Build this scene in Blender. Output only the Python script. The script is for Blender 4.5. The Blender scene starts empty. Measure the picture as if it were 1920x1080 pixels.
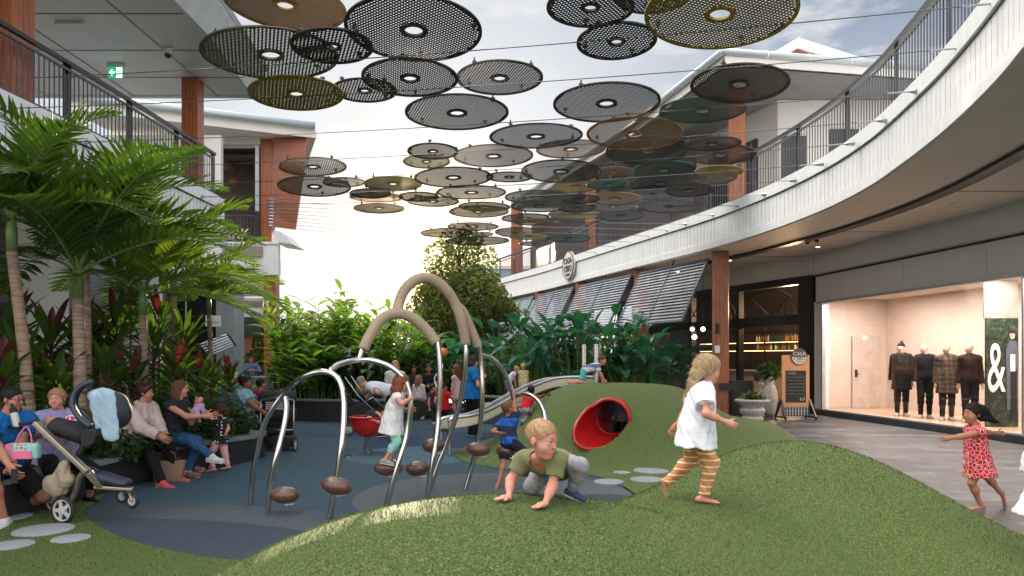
import bpy, bmesh, math, random
import numpy as np
from mathutils import Vector, Matrix, noise
R = math.radians
SC = bpy.context.scene
COL = SC.collection
# ------------------------------------------------------------- camera, sky, sun
CH = 1.6; F = 1333.0
cd = bpy.data.cameras.new('camera'); cam = bpy.data.objects.new('camera', cd); COL.objects.link(cam)
cam.location = (0, 0, CH); cam.rotation_euler = (R(90), 0, 0)
cd.sensor_width = 36; cd.lens = 25.0; cd.shift_y = 130/1920; cd.clip_end = 3000; cd.clip_start = 0.05
SC.camera = cam
SUN_EL = R(8.5); SUN_AZ = R(-7.4)          # azimuth measured from +Y towards +X
sdir = Vector((math.sin(SUN_AZ)*math.cos(SUN_EL), math.cos(SUN_AZ)*math.cos(SUN_EL), math.sin(SUN_EL)))
wd = bpy.data.worlds.new('World'); SC.world = wd; wd.use_nodes = True
nt = wd.node_tree; nt.nodes.clear()
def N(t, ty, **kw):
    n = t.nodes.new(ty)
    for k, v in kw.items():
        if k in n.inputs: n.inputs[k].default_value = v
        else: setattr(n, k, v)
    return n
def L(t, a, b): t.links.new(a, b)
def vmath(t, op, a, b=None, out='Value'):
    n = t.nodes.new('ShaderNodeVectorMath'); n.operation = op
    for i, v in enumerate((a, b)):
        if v is None: continue
        if isinstance(v, (tuple, list, Vector)): n.inputs[i].default_value = tuple(v)
        else: t.links.new(v, n.inputs[i])
    return n.outputs[out]
def mathn(t, op, a, b=None, clamp=False):
    n = t.nodes.new('ShaderNodeMath'); n.operation = op; n.use_clamp = clamp
    for i, v in enumerate((a, b)):
        if v is None: continue
        if isinstance(v, (int, float)): n.inputs[i].default_value = v
        else: t.links.new(v, n.inputs[i])
    return n.outputs[0]
def mixc(t, fac, a, b, mode='MIX'):
    n = t.nodes.new('ShaderNodeMix'); n.data_type = 'RGBA'; n.blend_type = mode
    for k, v in ((0, fac), (6, a), (7, b)):
        if isinstance(v, (int, float)): n.inputs[k].default_value = v
        elif isinstance(v, (tuple, list)): n.inputs[k].default_value = tuple(v) + ((1,) if len(v) == 3 else ())
        else: t.links.new(v, n.inputs[k])
    return n.outputs[2]
def ramp(t, fac, stops):
    n = t.nodes.new('ShaderNodeValToRGB'); e = n.color_ramp.elements
    while len(e) < len(stops): e.new(0.5)
    for i, (p, c) in enumerate(stops):
        e[i].position = p; e[i].color = tuple(c) + (1,) if len(c) == 3 else c
    t.links.new(fac, n.inputs[0]); return n.outputs[0]
sky = N(nt, 'ShaderNodeTexSky'); sky.sky_type = 'NISHITA'; sky.sun_disc = False
sky.sun_elevation = SUN_EL; sky.sun_rotation = SUN_AZ; sky.dust_density = 2.0; sky.air_density = 1.0; sky.ozone_density = 2.0
geo = N(nt, 'ShaderNodeTexCoord')
dirn = geo.outputs['Generated']
sep = N(nt, 'ShaderNodeSeparateXYZ'); L(nt, dirn, sep.inputs[0])
zc = mathn(nt, 'MAXIMUM', sep.outputs[2], 0.03)
# thin veil of pale haze near the horizon and the sun, broken small clouds higher up
dotS = vmath(nt, 'DOT_PRODUCT', dirn, sdir)
glow = mathn(nt, 'POWER', mathn(nt, 'MAXIMUM', dotS, 0.0), 9.0)
halo = mathn(nt, 'POWER', mathn(nt, 'MAXIMUM', dotS, 0.0), 200.0)
comb = N(nt, 'ShaderNodeCombineXYZ')
L(nt, mathn(nt, 'DIVIDE', sep.outputs[0], zc), comb.inputs[0]); L(nt, mathn(nt, 'DIVIDE', sep.outputs[1], zc), comb.inputs[1])
cn = N(nt, 'ShaderNodeTexNoise', Scale=1.9, Detail=8.0, Roughness=0.62); L(nt, comb.outputs[0], cn.inputs['Vector'])
cl = ramp(nt, cn.outputs[0], [(0.50, (0, 0, 0)), (0.62, (1, 1, 1))])
skyc = sky.outputs[0]
elev = ramp(nt, sep.outputs[2], [(0.0, (1, 1, 1)), (0.24, (0.72, 0.72, 0.72)), (0.36, (0.25, 0.25, 0.25)), (0.45, (0.0, 0, 0))])
hz = mathn(nt, 'MAXIMUM', mathn(nt, 'MULTIPLY', elev, 0.9), mathn(nt, 'MULTIPLY', glow, 0.85), True)
base = mixc(nt, 0.8, skyc, (1.5, 2.2, 3.2))
c1 = mixc(nt, hz, base, (7.9, 8.0, 8.2))
c2 = mixc(nt, mathn(nt, 'MULTIPLY', cl, 0.75), c1, (6.8, 6.7, 6.7))
c3 = mixc(nt, halo, c2, (24, 18, 11))
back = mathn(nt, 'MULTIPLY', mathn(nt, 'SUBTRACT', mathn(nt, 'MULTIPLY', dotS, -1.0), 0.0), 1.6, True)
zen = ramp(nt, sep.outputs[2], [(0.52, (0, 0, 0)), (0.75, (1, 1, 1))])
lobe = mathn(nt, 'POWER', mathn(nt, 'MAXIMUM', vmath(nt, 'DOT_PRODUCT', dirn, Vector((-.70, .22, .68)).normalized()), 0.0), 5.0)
c3 = mixc(nt, zen, c3, mixc(nt, lobe, (9.0, 10.5, 13.0), (95.0, 88.0, 78.0)))      # added fill light: unseen overhead sky raised, strongest at the upper left
bk = mixc(nt, back, c3, (15.0, 14.6, 14.4))       # added fill light: unseen sky behind the camera raised to light facing sides
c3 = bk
below = mixc(nt, mathn(nt, 'LESS_THAN', sep.outputs[2], -0.005), c3, (1.5, 1.5, 1.4))
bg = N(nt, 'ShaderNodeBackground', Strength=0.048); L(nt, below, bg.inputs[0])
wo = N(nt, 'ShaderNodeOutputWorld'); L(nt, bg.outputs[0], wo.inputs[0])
sl = bpy.data.lights.new('sun', 'SUN'); sl.energy = 2.8; sl.angle = R(0.6); sl.color = (1.0, 0.80, 0.55)
so = bpy.data.objects.new('sun', sl); COL.objects.link(so); so.location = sdir*60
so.rotation_euler = sdir.to_track_quat('Z', 'Y').to_euler()
SC.view_settings.view_transform = 'Standard'; SC.view_settings.look = 'None'
SC.view_settings.exposure = 1.5; SC.view_settings.gamma = 1.0; SC.view_settings.use_curve_mapping = False
SC.render.engine = 'CYCLES'
SC.cycles.max_bounces = 7; SC.cycles.diffuse_bounces = 4; SC.cycles.glossy_bounces = 3; SC.cycles.transmission_bounces = 5
SC.cycles.transparent_max_bounces = 12; SC.cycles.caustics_reflective = False; SC.cycles.caustics_refractive = False
SC.cycles.sample_clamp_indirect = 4.0; SC.cycles.use_denoising = True
# ------------------------------------------------------------- helpers
def W(px, py, d): return Vector(((px-960)*d/F, d, CH+(670-py)*d/F))
def WZ(px, py, z):            # point on the horizontal plane z under a pixel
    d = (CH-z)*F/(py-670); return Vector(((px-960)*d/F, d, z))
def rnd(a, b): return random.uniform(a, b)

def mat(name, col, rough=0.6, metal=0.0, var=0.12, scale=3.0, bump=0.0, bscale=60.0, spec=0.5, col2=None, coat=0.0, stretch=None, coord='Object', detail=4.0):
    m = bpy.data.materials.new(name); m.use_nodes = True; t = m.node_tree
    b = t.nodes['Principled BSDF']
    b.inputs['Roughness'].default_value = rough; b.inputs['Metallic'].default_value = metal
    b.inputs['Specular IOR Level'].default_value = spec; b.inputs['Coat Weight'].default_value = coat
    tc = t.nodes.new('ShaderNodeTexCoord'); vec = tc.outputs[coord]
    if stretch:
        mp = t.nodes.new('ShaderNodeMapping'); mp.inputs['Scale'].default_value = stretch; L(t, vec, mp.inputs[0]); vec = mp.outputs[0]
    n = N(t, 'ShaderNodeTexNoise', Scale=scale, Detail=detail, Roughness=0.6); L(t, vec, n.inputs['Vector'])
    c2 = col2 or tuple(min(1, c*(1+var)) for c in col); c1 = col if col2 else tuple(c*(1-var) for c in col)
    L(t, ramp(t, n.outputs[0], [(0.32, c1), (0.68, c2)]), b.inputs['Base Color'])
    if bump:
        n2 = N(t, 'ShaderNodeTexNoise', Scale=bscale, Detail=3.0); L(t, vec, n2.inputs['Vector'])
        bp = N(t, 'ShaderNodeBump', Strength=bump, Distance=0.01); L(t, n2.outputs[0], bp.inputs['Height']); L(t, bp.outputs[0], b.inputs['Normal'])
    return m
def emat(name, col, s):
    m = bpy.data.materials.new(name); m.use_nodes = True; b = m.node_tree.nodes['Principled BSDF']
    b.inputs['Base Color'].default_value = tuple(col)+(1,); b.inputs['Emission Color'].default_value = tuple(col)+(1,); b.inputs['Emission Strength'].default_value = s
    return m
def leafmat(name, col, col2, trans=0.45, rough=0.45, tcol=None, scale=1.5):
    m = bpy.data.materials.new(name); m.use_nodes = True; t = m.node_tree
    b = t.nodes['Principled BSDF']; b.inputs['Roughness'].default_value = rough; b.inputs['Specular IOR Level'].default_value = 0.4
    g = t.nodes.new('ShaderNodeNewGeometry'); tc = t.nodes.new('ShaderNodeTexCoord')
    n = N(t, 'ShaderNodeTexNoise', Scale=scale, Detail=2.0); L(t, tc.outputs['Object'], n.inputs['Vector'])
    f = mathn(t, 'ADD', mathn(t, 'MULTIPLY', g.outputs['Random Per Island'], 0.6), mathn(t, 'MULTIPLY', n.outputs[0], 0.5), True)
    c = mixc(t, f, col, col2); L(t, c, b.inputs['Base Color'])
    tr = t.nodes.new('ShaderNodeBsdfTranslucent')
    L(t, mixc(t, 1.0, c, tcol or (2.6, 2.6, 1.0), 'MULTIPLY'), tr.inputs[0])
    mx = t.nodes.new('ShaderNodeMixShader'); mx.inputs[0].default_value = trans
    L(t, b.outputs[0], mx.inputs[1]); L(t, tr.outputs[0], mx.inputs[2]); L(t, mx.outputs[0], t.nodes['Material Output'].inputs[0])
    return m

def tag(o, label=None, cat=None, group=None, kind=None):
    if label: o['label'] = label
    if cat: o['category'] = cat
    if group: o['group'] = group
    if kind: o['kind'] = kind
    return o
def thing(name, label, cat, loc=(0, 0, 0), rz=0.0, group=None):
    o = bpy.data.objects.new(name, None); COL.objects.link(o); o.empty_display_size = 0.2
    o.location = loc; o.rotation_euler = (0, 0, rz)
    return tag(o, label, cat, group)
def pmat(o):      # matrix of an object from its own loc/rot/scale and its parents
    m = Matrix.LocRotScale(o.location, o.rotation_euler, o.scale)
    return pmat(o.parent) @ m if o.parent else m
class MB:
    def __init__(s, M=None): s.v = []; s.f = []; s.mi = []; s.M = M; s.cur = 0
    def add(s, vs, fs):
        n = len(s.v)
        if s.M is not None: vs = [s.M @ Vector(v) for v in vs]
        s.v.extend([tuple(v) for v in vs]); s.f.extend([tuple(n+i for i in f) for f in fs]); s.mi.extend([s.cur]*len(fs))
        return s
    def box(s, x0, x1, y0, y1, z0, z1):
        return s.add([(x0,y0,z0),(x1,y0,z0),(x1,y1,z0),(x0,y1,z0),(x0,y0,z1),(x1,y0,z1),(x1,y1,z1),(x0,y1,z1)],
                     [(0,3,2,1),(4,5,6,7),(0,1,5,4),(1,2,6,5),(2,3,7,6),(3,0,4,7)])
    def obox(s, a, b, w, h, up=(0, 0, 1), off=0.0):   # bar from a to b, width w (sideways), height h (along up)
        a = Vector(a); b = Vector(b); d = (b-a).normalized(); up = Vector(up); sd = d.cross(up)
        if sd.length < 1e-4: sd = Vector((1, 0, 0))
        sd.normalize(); u = sd.cross(d).normalized(); sd *= w/2; u2 = u*h/2
        vs = [p+i*sd+j*u2 for p in (a, b) for i, j in ((-1,-1),(1,-1),(1,1),(-1,1))]
        return s.add(vs, [(0,1,2,3),(7,6,5,4),(0,4,5,1),(1,5,6,2),(2,6,7,3),(3,7,4,0)])
    def prism(s, poly, z0, z1):
        n = len(poly)
        ar = sum(poly[i][0]*poly[(i+1)%n][1]-poly[(i+1)%n][0]*poly[i][1] for i in range(n))
        if ar < 0: poly = poly[::-1]
        vs = [(p[0], p[1], z0) for p in poly]+[(p[0], p[1], z1) for p in poly]
        return s.add(vs, [tuple(range(n))[::-1], tuple(range(n, 2*n))]+[(i, (i+1)%n, n+(i+1)%n, n+i) for i in range(n)])
    def extr(s, poly3, vec):      # planar polygon extruded along a vector
        n = len(poly3); vs = [Vector(p) for p in poly3]; vec = Vector(vec); vs += [v+vec for v in vs]
        return s.add(vs, [tuple(range(n))[::-1], tuple(range(n, 2*n))]+[(i, (i+1)%n, n+(i+1)%n, n+i) for i in range(n)])
    def quad(s, *p): return s.add(p, [tuple(range(len(p)))])
    def tube(s, pts, r, n=8, caps=True, closed=False):
        pts = [Vector(p) for p in pts]; m = len(pts)
        rs = r if isinstance(r, (list, tuple)) else [r]*m
        up = Vector((0.01, 0.02, 1)); vs = []; fs = []; prev = None
        for i, p in enumerate(pts):
            if closed: d = (pts[(i+1)%m]-pts[i-1])
            else: d = pts[min(i+1, m-1)]-pts[max(i-1, 0)]
            d.normalize()
            if prev is None: a = d.cross(up if abs(d.z) < .95 else Vector((1, 0, 0))).normalized()
            else: a = (prev-d*prev.dot(d)).normalized()
            prev = a; b = d.cross(a)
            for k in range(n):
                t = 2*math.pi*k/n; vs.append(p+(a*math.cos(t)+b*math.sin(t))*rs[i])
        for i in range(m if closed else m-1):
            j = (i+1) % m
            for k in range(n): fs.append((i*n+k, i*n+(k+1)%n, j*n+(k+1)%n, j*n+k))
        if caps and not closed: fs.append(tuple(range(n))[::-1]); fs.append(tuple(range((m-1)*n, m*n)))
        return s.add(vs, fs)
    def lathe(s, prof, n=24, c=(0, 0, 0), M=None):
        vs = []; fs = []; m = len(prof)
        for r_, z in prof:
            for k in range(n):
                t = 2*math.pi*k/n; v = Vector((r_*math.cos(t), r_*math.sin(t), z))
                if M is not None: v = M @ v
                vs.append(v+Vector(c))
        for i in range(m-1):
            for k in range(n): fs.append((i*n+k, i*n+(k+1)%n, (i+1)*n+(k+1)%n, (i+1)*n+k))
        if prof[0][0] > 1e-5: fs.append(tuple(range(n))[::-1])
        if prof[-1][0] > 1e-5: fs.append(tuple(range((m-1)*n, m*n)))
        return s.add(vs, fs)
    def ball(s, c, r, n=12, M=None):
        rr = r if isinstance(r, (tuple, list)) else (r, r, r); c = Vector(c)
        prof = [(math.sin(math.pi*i/n), -math.cos(math.pi*i/n)) for i in range(n+1)]
        vs = []; fs = []; k2 = n*2
        for a, z in prof:
            for k in range(k2):
                t = math.pi*k/n; v = Vector((a*math.cos(t)*rr[0], a*math.sin(t)*rr[1], z*rr[2]))
                if M is not None: v = M @ v
                vs.append(v+c)
        for i in range(n):
            for k in range(k2): fs.append((i*k2+k, i*k2+(k+1)%k2, (i+1)*k2+(k+1)%k2, (i+1)*k2+k))
        return s.add(vs, fs)
    def build(s, name, m, parent=None, smooth=False, world=True, label=None, cat=None, group=None, kind=None, bevel=0.0, keep=False):
        me = bpy.data.meshes.new(name)
        vs = s.v; org = None
        if parent is not None and world:
            inv = pmat(parent).inverted(); vs = [tuple(inv @ Vector(v)) for v in vs]
        elif parent is None and not keep and vs:
            a = np.array(vs); org = Vector(((a[:, 0].min()+a[:, 0].max())/2, (a[:, 1].min()+a[:, 1].max())/2, a[:, 2].min()))
            vs = (a-np.array(org)).tolist()
        me.from_pydata(vs, [], s.f)
        for x in (m if isinstance(m, (list, tuple)) else [m]): me.materials.append(x)
        if isinstance(m, (list, tuple)) and len(m) > 1: me.polygons.foreach_set('material_index', s.mi)
        if smooth: me.polygons.foreach_set('use_smooth', [True]*len(me.polygons))
        if smooth == 'auto': me.set_sharp_from_angle(angle=R(38))
        me.update()
        o = bpy.data.objects.new(name, me); COL.objects.link(o)
        if parent is not None: o.parent = parent
        elif org is not None: o.location = org
        if bevel:
            b = o.modifiers.new('bevel', 'BEVEL'); b.width = bevel; b.segments = 2; b.limit_method = 'ANGLE'
        return tag(o, label, cat, group, kind)
def kids(o): return [c for c in COL.objects if c.parent is o]
KID = {}
def copy_tree(o, parent=None, children=None):
    ch = children if children is not None else KID
    c = o.copy(); COL.objects.link(c)
    if parent is not None: c.parent = parent
    for k in ch.get(o.name, []): copy_tree(k, c, ch)
    return c
def childmap():
    d = {}
    for o in COL.objects:
        if o.parent: d.setdefault(o.parent.name, []).append(o)
    return d
def catmull(pts, n=6, closed=False):
    P = [Vector(p) for p in pts]; out = []
    m = len(P)
    for i in range(m if closed else m-1):
        if closed: p0, p1, p2, p3 = P[i-1], P[i], P[(i+1) % m], P[(i+2) % m]
        else: p0 = P[max(i-1, 0)]; p1 = P[i]; p2 = P[i+1]; p3 = P[min(i+2, m-1)]
        for k in range(n):
            t = k/n; out.append(0.5*((2*p1)+(p2-p0)*t+(2*p0-5*p1+4*p2-p3)*t*t+(3*p1-p0-3*p2+p3)*t*t*t))
    if not closed: out.append(P[-1])
    return out
def resample(pts, step):
    out = [pts[0].copy()]; acc = 0.0
    for a, b in zip(pts, pts[1:]):
        seg = (b-a).length; t = step-acc
        while t <= seg: out.append(a+(b-a)*(t/seg)); t += step
        acc = (acc+seg) % step if seg > 0 else acc
    return out
def offset2(pts, d):       # shift a plan polyline sideways (left of travel is positive)
    out = []
    for i, p in enumerate(pts):
        t = (pts[min(i+1, len(pts)-1)]-pts[max(i-1, 0)]); t.z = 0; t.normalize()
        out.append(p+Vector((-t.y, t.x, 0))*d)
    return out
def text(s, size, name, m, parent, M, depth=0.01, label=None):   # writing as real lettering; returns mesh child
    c = bpy.data.curves.new(name, 'FONT'); c.body = s; c.size = size; c.extrude = depth; c.align_x = 'CENTER'; c.align_y = 'CENTER'
    c.resolution_u = 3
    o = bpy.data.objects.new(name, c); COL.objects.link(o)
    dg = bpy.context.evaluated_depsgraph_get(); me = bpy.data.meshes.new_from_object(o.evaluated_get(dg))
    bpy.data.objects.remove(o); me.transform(M if parent is None else pmat(parent).inverted() @ M)
    me.materials.clear(); me.materials.append(m)
    o = bpy.data.objects.new(name, me); COL.objects.link(o); o.parent = parent
    return o
# ------------------------------------------------------------- materials
M_ = {}
def cladmat():   # white painted board
    return mat('white_boards', (0.68, 0.69, 0.69), 0.45, col2=(0.78, 0.79, 0.80), scale=2.2, stretch=(2.5, 2.5, .5), bump=0.05, bscale=30, detail=8)
M_['white'] = cladmat()
M_['white2'] = mat('warm_white_render', (0.72, 0.70, 0.67), 0.6, var=0.05, scale=0.8)
M_['soffit'] = mat('soffit_paint', (0.74, 0.70, 0.66), 0.6, var=0.04, scale=0.6)
M_['soffitL'] = mat('soffit_panel', (0.52, 0.58, 0.62), 0.45, var=0.05, scale=0.5)
M_['dark'] = mat('dark_powder_coat', (0.022, 0.022, 0.026), 0.35, var=0.2, scale=6)
M_['black'] = mat('black_metal', (0.012, 0.012, 0.013), 0.4, var=0.2, scale=6)
M_['railing'] = mat('railing_paint', (0.07, 0.07, 0.08), 0.35, var=0.1, scale=8)
M_['galv'] = mat('galvanised_steel', (0.45, 0.47, 0.50), 0.35, 0.8, var=0.1, scale=12)
M_['wood'] = mat('timber_cladding', (0.23, 0.055, 0.02), 0.38, col2=(0.50, 0.17, 0.06), scale=9.0, stretch=(6, 6, 0.35), bump=0.15, bscale=30, detail=6)
M_['woodh'] = mat('timber_boards', (0.22, 0.06, 0.03), 0.42, col2=(0.40, 0.14, 0.07), scale=6.0, stretch=(0.4, 0.4, 8), bump=0.15, bscale=25, detail=6)
M_['roof'] = mat('metal_roof', (0.70, 0.72, 0.75), 0.35, var=0.05, scale=2, stretch=(8, 0.5, 1))
M_['gutter'] = mat('gutter_steel', (0.46, 0.51, 0.54), 0.35, 0.2, var=0.06, scale=3)
M_['glass'] = None
def glassmat():
    m = bpy.data.materials.new('clear_glass'); m.use_nodes = True; t = m.node_tree; t.nodes.remove(t.nodes['Principled BSDF'])
    tr = t.nodes.new('ShaderNodeBsdfTransparent'); tr.inputs[0].default_value = (0.93, 0.95, 0.95, 1)
    gl = N(t, 'ShaderNodeBsdfGlossy', Roughness=0.02); fr = N(t, 'ShaderNodeFresnel', IOR=1.45)
    mx = t.nodes.new('ShaderNodeMixShader'); L(t, mathn(t, 'ADD', mathn(t, 'MULTIPLY', fr.outputs[0], 0.13), 0.006), mx.inputs[0]); L(t, tr.outputs[0], mx.inputs[1]); L(t, gl.outputs[0], mx.inputs[2])
    L(t, mx.outputs[0], t.nodes['Material Output'].inputs[0]); return m
M_['glass'] = glassmat()
M_['chrome'] = mat('stainless_steel', (0.62, 0.60, 0.57), 0.16, 1.0, var=0.05, scale=3)
M_['steel'] = mat('brushed_steel', (0.55, 0.55, 0.55), 0.3, 1.0, var=0.08, scale=5)
M_['white_paint'] = mat('white_paint', (0.8, 0.8, 0.8), 0.4, var=0.03)
# ============================================================= GROUND
EDGE_X = [(1, 5.0), (3.2, 4.9), (5, 4.5), (6.2, 4.35), (7.3, 4.4), (8.6, 4.6), (11, 4.95), (13.2, 4.75), (15, 4.1)]
def turf_h(x, y):
    def g(cx, cy, sx, sy, p=1.0, rot=0.0):
        dx = x-cx; dy = y-cy; c, s = math.cos(rot), math.sin(rot); u = (dx*c+dy*s)/sx; w = (-dx*s+dy*c)/sy
        return math.exp(-(u*u+w*w)**p/2)
    h1 = 0.885*g(-0.1, 3.5, 1.38, 0.85, 1.3, 0.25)          # front mound
    h2 = 0.66*g(1.2, 4.6, 0.9, 0.9, 1.3)                  # saddle
    h3 = 0.95*g(2.15, 5.35, 1.02, 0.92, 1.0)          # right hump
    a = max(h1, h2, h3); r = (h1**4+h2**4+h3**4)**0.25
    h4 = 1.13*g(1.9, 12.5, 1.62, 1.6, 2.2)                  # back mound with the tunnel
    h5 = 0.60*g(3.75, 11.5, 0.80, 1.3, 1.0)
    r2 = (h4**4+h5**4)**0.25
    b = EDGE_X[0][1]
    for (ya, xa), (yb, xb) in zip(EDGE_X, EDGE_X[1:]):
        if ya <= y <= yb: b = xa+(xb-xa)*(y-ya)/(yb-ya)
    if y > EDGE_X[-1][0]: b = EDGE_X[-1][1]
    e = min(1, max(0, (b-x)/.75)); e = e*e*(3-2*e)
    return (r + r2)*e
TURF = [(-9, 1.0), (-9, 7.6), (-5.6, 8.3), (-4.9, 8.5), (-4.6, 7.95), (-4.43, 7.36), (-3.96, 6.77), (-3.43, 6.27), (-2.93, 5.92), (-2.24, 5.60), (-1.3, 5.4), (0.0, 5.4),
        (1.3, 6.3), (1.45, 8.0), (1.2, 9.4), (0.5, 9.9), (-0.2, 10.2), (-0.75, 10.9), (-0.95, 12.0), (-0.6, 13.2), (0.3, 15.2), (2.2, 16.0), (4.1, 15.0), (4.75, 13.2), (4.95, 11.0), (4.6, 8.6), (4.4, 7.3), (4.35, 6.2), (4.5, 5.0), (4.9, 3.2), (5.0, 1.0)]
RUB = [(-4.85, 8.9), (-4.9, 8.45), (-4.6, 7.95), (-4.43, 7.36), (-3.96, 6.77), (-3.43, 6.27), (-2.93, 5.92), (-2.24, 5.60), (-1.3, 5.0), (0.0, 5.0), (0.9, 5.3),
       (1.25, 6.3), (1.4, 8.0), (1.2, 9.4), (0.5, 9.9), (-0.2, 10.2), (-0.75, 10.9), (-0.95, 12.0), (-0.6, 13.2), (-0.2, 14.6), (1.2, 16.8), (1.0, 21.0), (0, 24), (-6.5, 24), (-7.5, 19), (-5.6, 15.5), (-4.6, 12.8), (-4.0, 11.8), (-4.2, 10.2)]
def smoothpoly(p, n=4): return [(v.x, v.y) for v in catmull([(a, b, 0) for a, b in p], n, True)]
def grassmat():
    m = bpy.data.materials.new('artificial_turf'); m.use_nodes = True; t = m.node_tree; b = t.nodes['Principled BSDF']
    tc = t.nodes.new('ShaderNodeTexCoord'); o = tc.outputs['Object']
    n3 = N(t, 'ShaderNodeTexNoise', Scale=75.0, Detail=4.0, Roughness=0.75); L(t, o, n3.inputs['Vector'])
    n1 = N(t, 'ShaderNodeTexNoise', Scale=160.0, Detail=3.0, Roughness=0.7); L(t, o, n1.inputs['Vector'])
    n2 = N(t, 'ShaderNodeTexNoise', Scale=2.2, Detail=3.0); L(t, o, n2.inputs['Vector'])
    c = ramp(t, mathn(t, 'ADD', mathn(t, 'MULTIPLY', n1.outputs[0], .5), mathn(t, 'MULTIPLY', n3.outputs[0], .5)), [(0.40, (0.008, 0.024, 0.003)), (0.505, (0.062, 0.112, 0.013)), (0.60, (0.27, 0.33, 0.055))])
    c = mixc(t, mathn(t, 'MULTIPLY', n2.outputs[0], 0.35), c, (0.05, 0.095, 0.014)); L(t, c, b.inputs['Base Color'])
    b.inputs['Roughness'].default_value = 0.55; b.inputs['Sheen Weight'].default_value = 0.12; b.inputs['Sheen Tint'].default_value = (0.75, 0.9, 0.4, 1)
    bp = N(t, 'ShaderNodeBump', Strength=1.0, Distance=0.02); L(t, n1.outputs[0], bp.inputs['Height']); L(t, bp.outputs[0], b.inputs['Normal'])
    return m
M_['turf'] = grassmat()
def inpoly(x, y, P):
    c = False; n = len(P)
    for i in range(n):
        x1, y1 = P[i]; x2, y2 = P[i-1]
        if (y1 > y) != (y2 > y) and x < (x2-x1)*(y-y1)/(y2-y1)+x1: c = not c
    return c
def sheet(name, poly, z, m, hfun=None, step=0.12, kind='structure'):
    bm = bmesh.new(); f = bm.faces.new([bm.verts.new((x, y, 0)) for x, y in poly])
    xs = [p[0] for p in poly]; ys = [p[1] for p in poly]
    if hfun:
        x = math.floor(min(xs)/step)*step
        while x < max(xs): bmesh.ops.bisect_plane(bm, geom=bm.verts[:]+bm.edges[:]+bm.faces[:], plane_co=(x, 0, 0), plane_no=(1, 0, 0)); x += step
        y = math.floor(min(ys)/step)*step
        while y < max(ys): bmesh.ops.bisect_plane(bm, geom=bm.verts[:]+bm.edges[:]+bm.faces[:], plane_co=(0, y, 0), plane_no=(0, 1, 0)); y += step
    bmesh.ops.triangulate(bm, faces=[f for f in bm.faces if len(f.verts) > 4])
    for v in bm.verts: v.co.z = z+(hfun(v.co.x, v.co.y) if hfun else 0)
    bmesh.ops.recalc_face_normals(bm, faces=bm.faces)
    if sum(f.normal.z for f in bm.faces) < 0: bmesh.ops.reverse_faces(bm, faces=bm.faces)
    me = bpy.data.meshes.new(name); bm.to_mesh(me); bm.free(); me.materials.append(m)
    if hfun: me.polygons.foreach_set('use_smooth', [True]*len(me.polygons))
    o = bpy.data.objects.new(name, me); COL.objects.link(o); o['kind'] = kind
    return o
# paving of random stone planks
def pavmat():
    m = bpy.data.materials.new('stone_paving'); m.use_nodes = True; t = m.node_tree; b = t.nodes['Principled BSDF']
    tc = t.nodes.new('ShaderNodeTexCoord'); mp = t.nodes.new('ShaderNodeMapping'); mp.inputs['Rotation'].default_value = (0, 0, 0.12); L(t, tc.outputs['Object'], mp.inputs[0])
    br = N(t, 'ShaderNodeTexBrick', Scale=1.0); br.inputs['Brick Width'].default_value = 1.0; br.inputs['Row Height'].default_value = 0.34; br.inputs['Mortar Size'].default_value = 0.006
    br.inputs['Color1'].default_value = (0, 0, 0, 1); br.inputs['Color2'].default_value = (1, 1, 1, 1); br.inputs['Mortar'].default_value = (0.5, 0.5, 0.5, 1); br.offset = 0.37; br.squash = 1.0
    L(t, mp.outputs[0], br.inputs[0])
    c = ramp(t, br.outputs[0], [(0.0, (0.045, 0.06, 0.085)), (0.3, (0.17, 0.19, 0.22)), (0.5, (0.055, 0.045, 0.045)), (0.72, (0.14, 0.11, 0.095)), (1.0, (0.08, 0.105, 0.15))])
    n = N(t, 'ShaderNodeTexNoise', Scale=5.0, Detail=5.0); L(t, mp.outputs[0], n.inputs['Vector'])
    c = mixc(t, 1.0, c, ramp(t, n.outputs[0], [(0.3, (0.5, 0.5, 0.52)), (0.7, (1.3, 1.25, 1.2))]), 'MULTIPLY')
    c = mixc(t, 1.0, c, (.70, .75, .74), 'MULTIPLY'); c = mixc(t, br.outputs[1], c, (0.02, 0.02, 0.02)); L(t, c, b.inputs['Base Color'])
    b.inputs['Roughness'].default_value = 0.5; b.inputs['Specular IOR Level'].default_value = .35
    bp = N(t, 'ShaderNodeBump', Strength=0.35, Distance=0.01); L(t, n.outputs[0], bp.inputs['Height']); L(t, bp.outputs[0], b.inputs['Normal'])
    return m
M_['paving'] = pavmat()
sheet('ground_paving', [(-150, -30), (150, -30), (150, 400), (-150, 400)], 0.0, M_['paving'])
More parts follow.
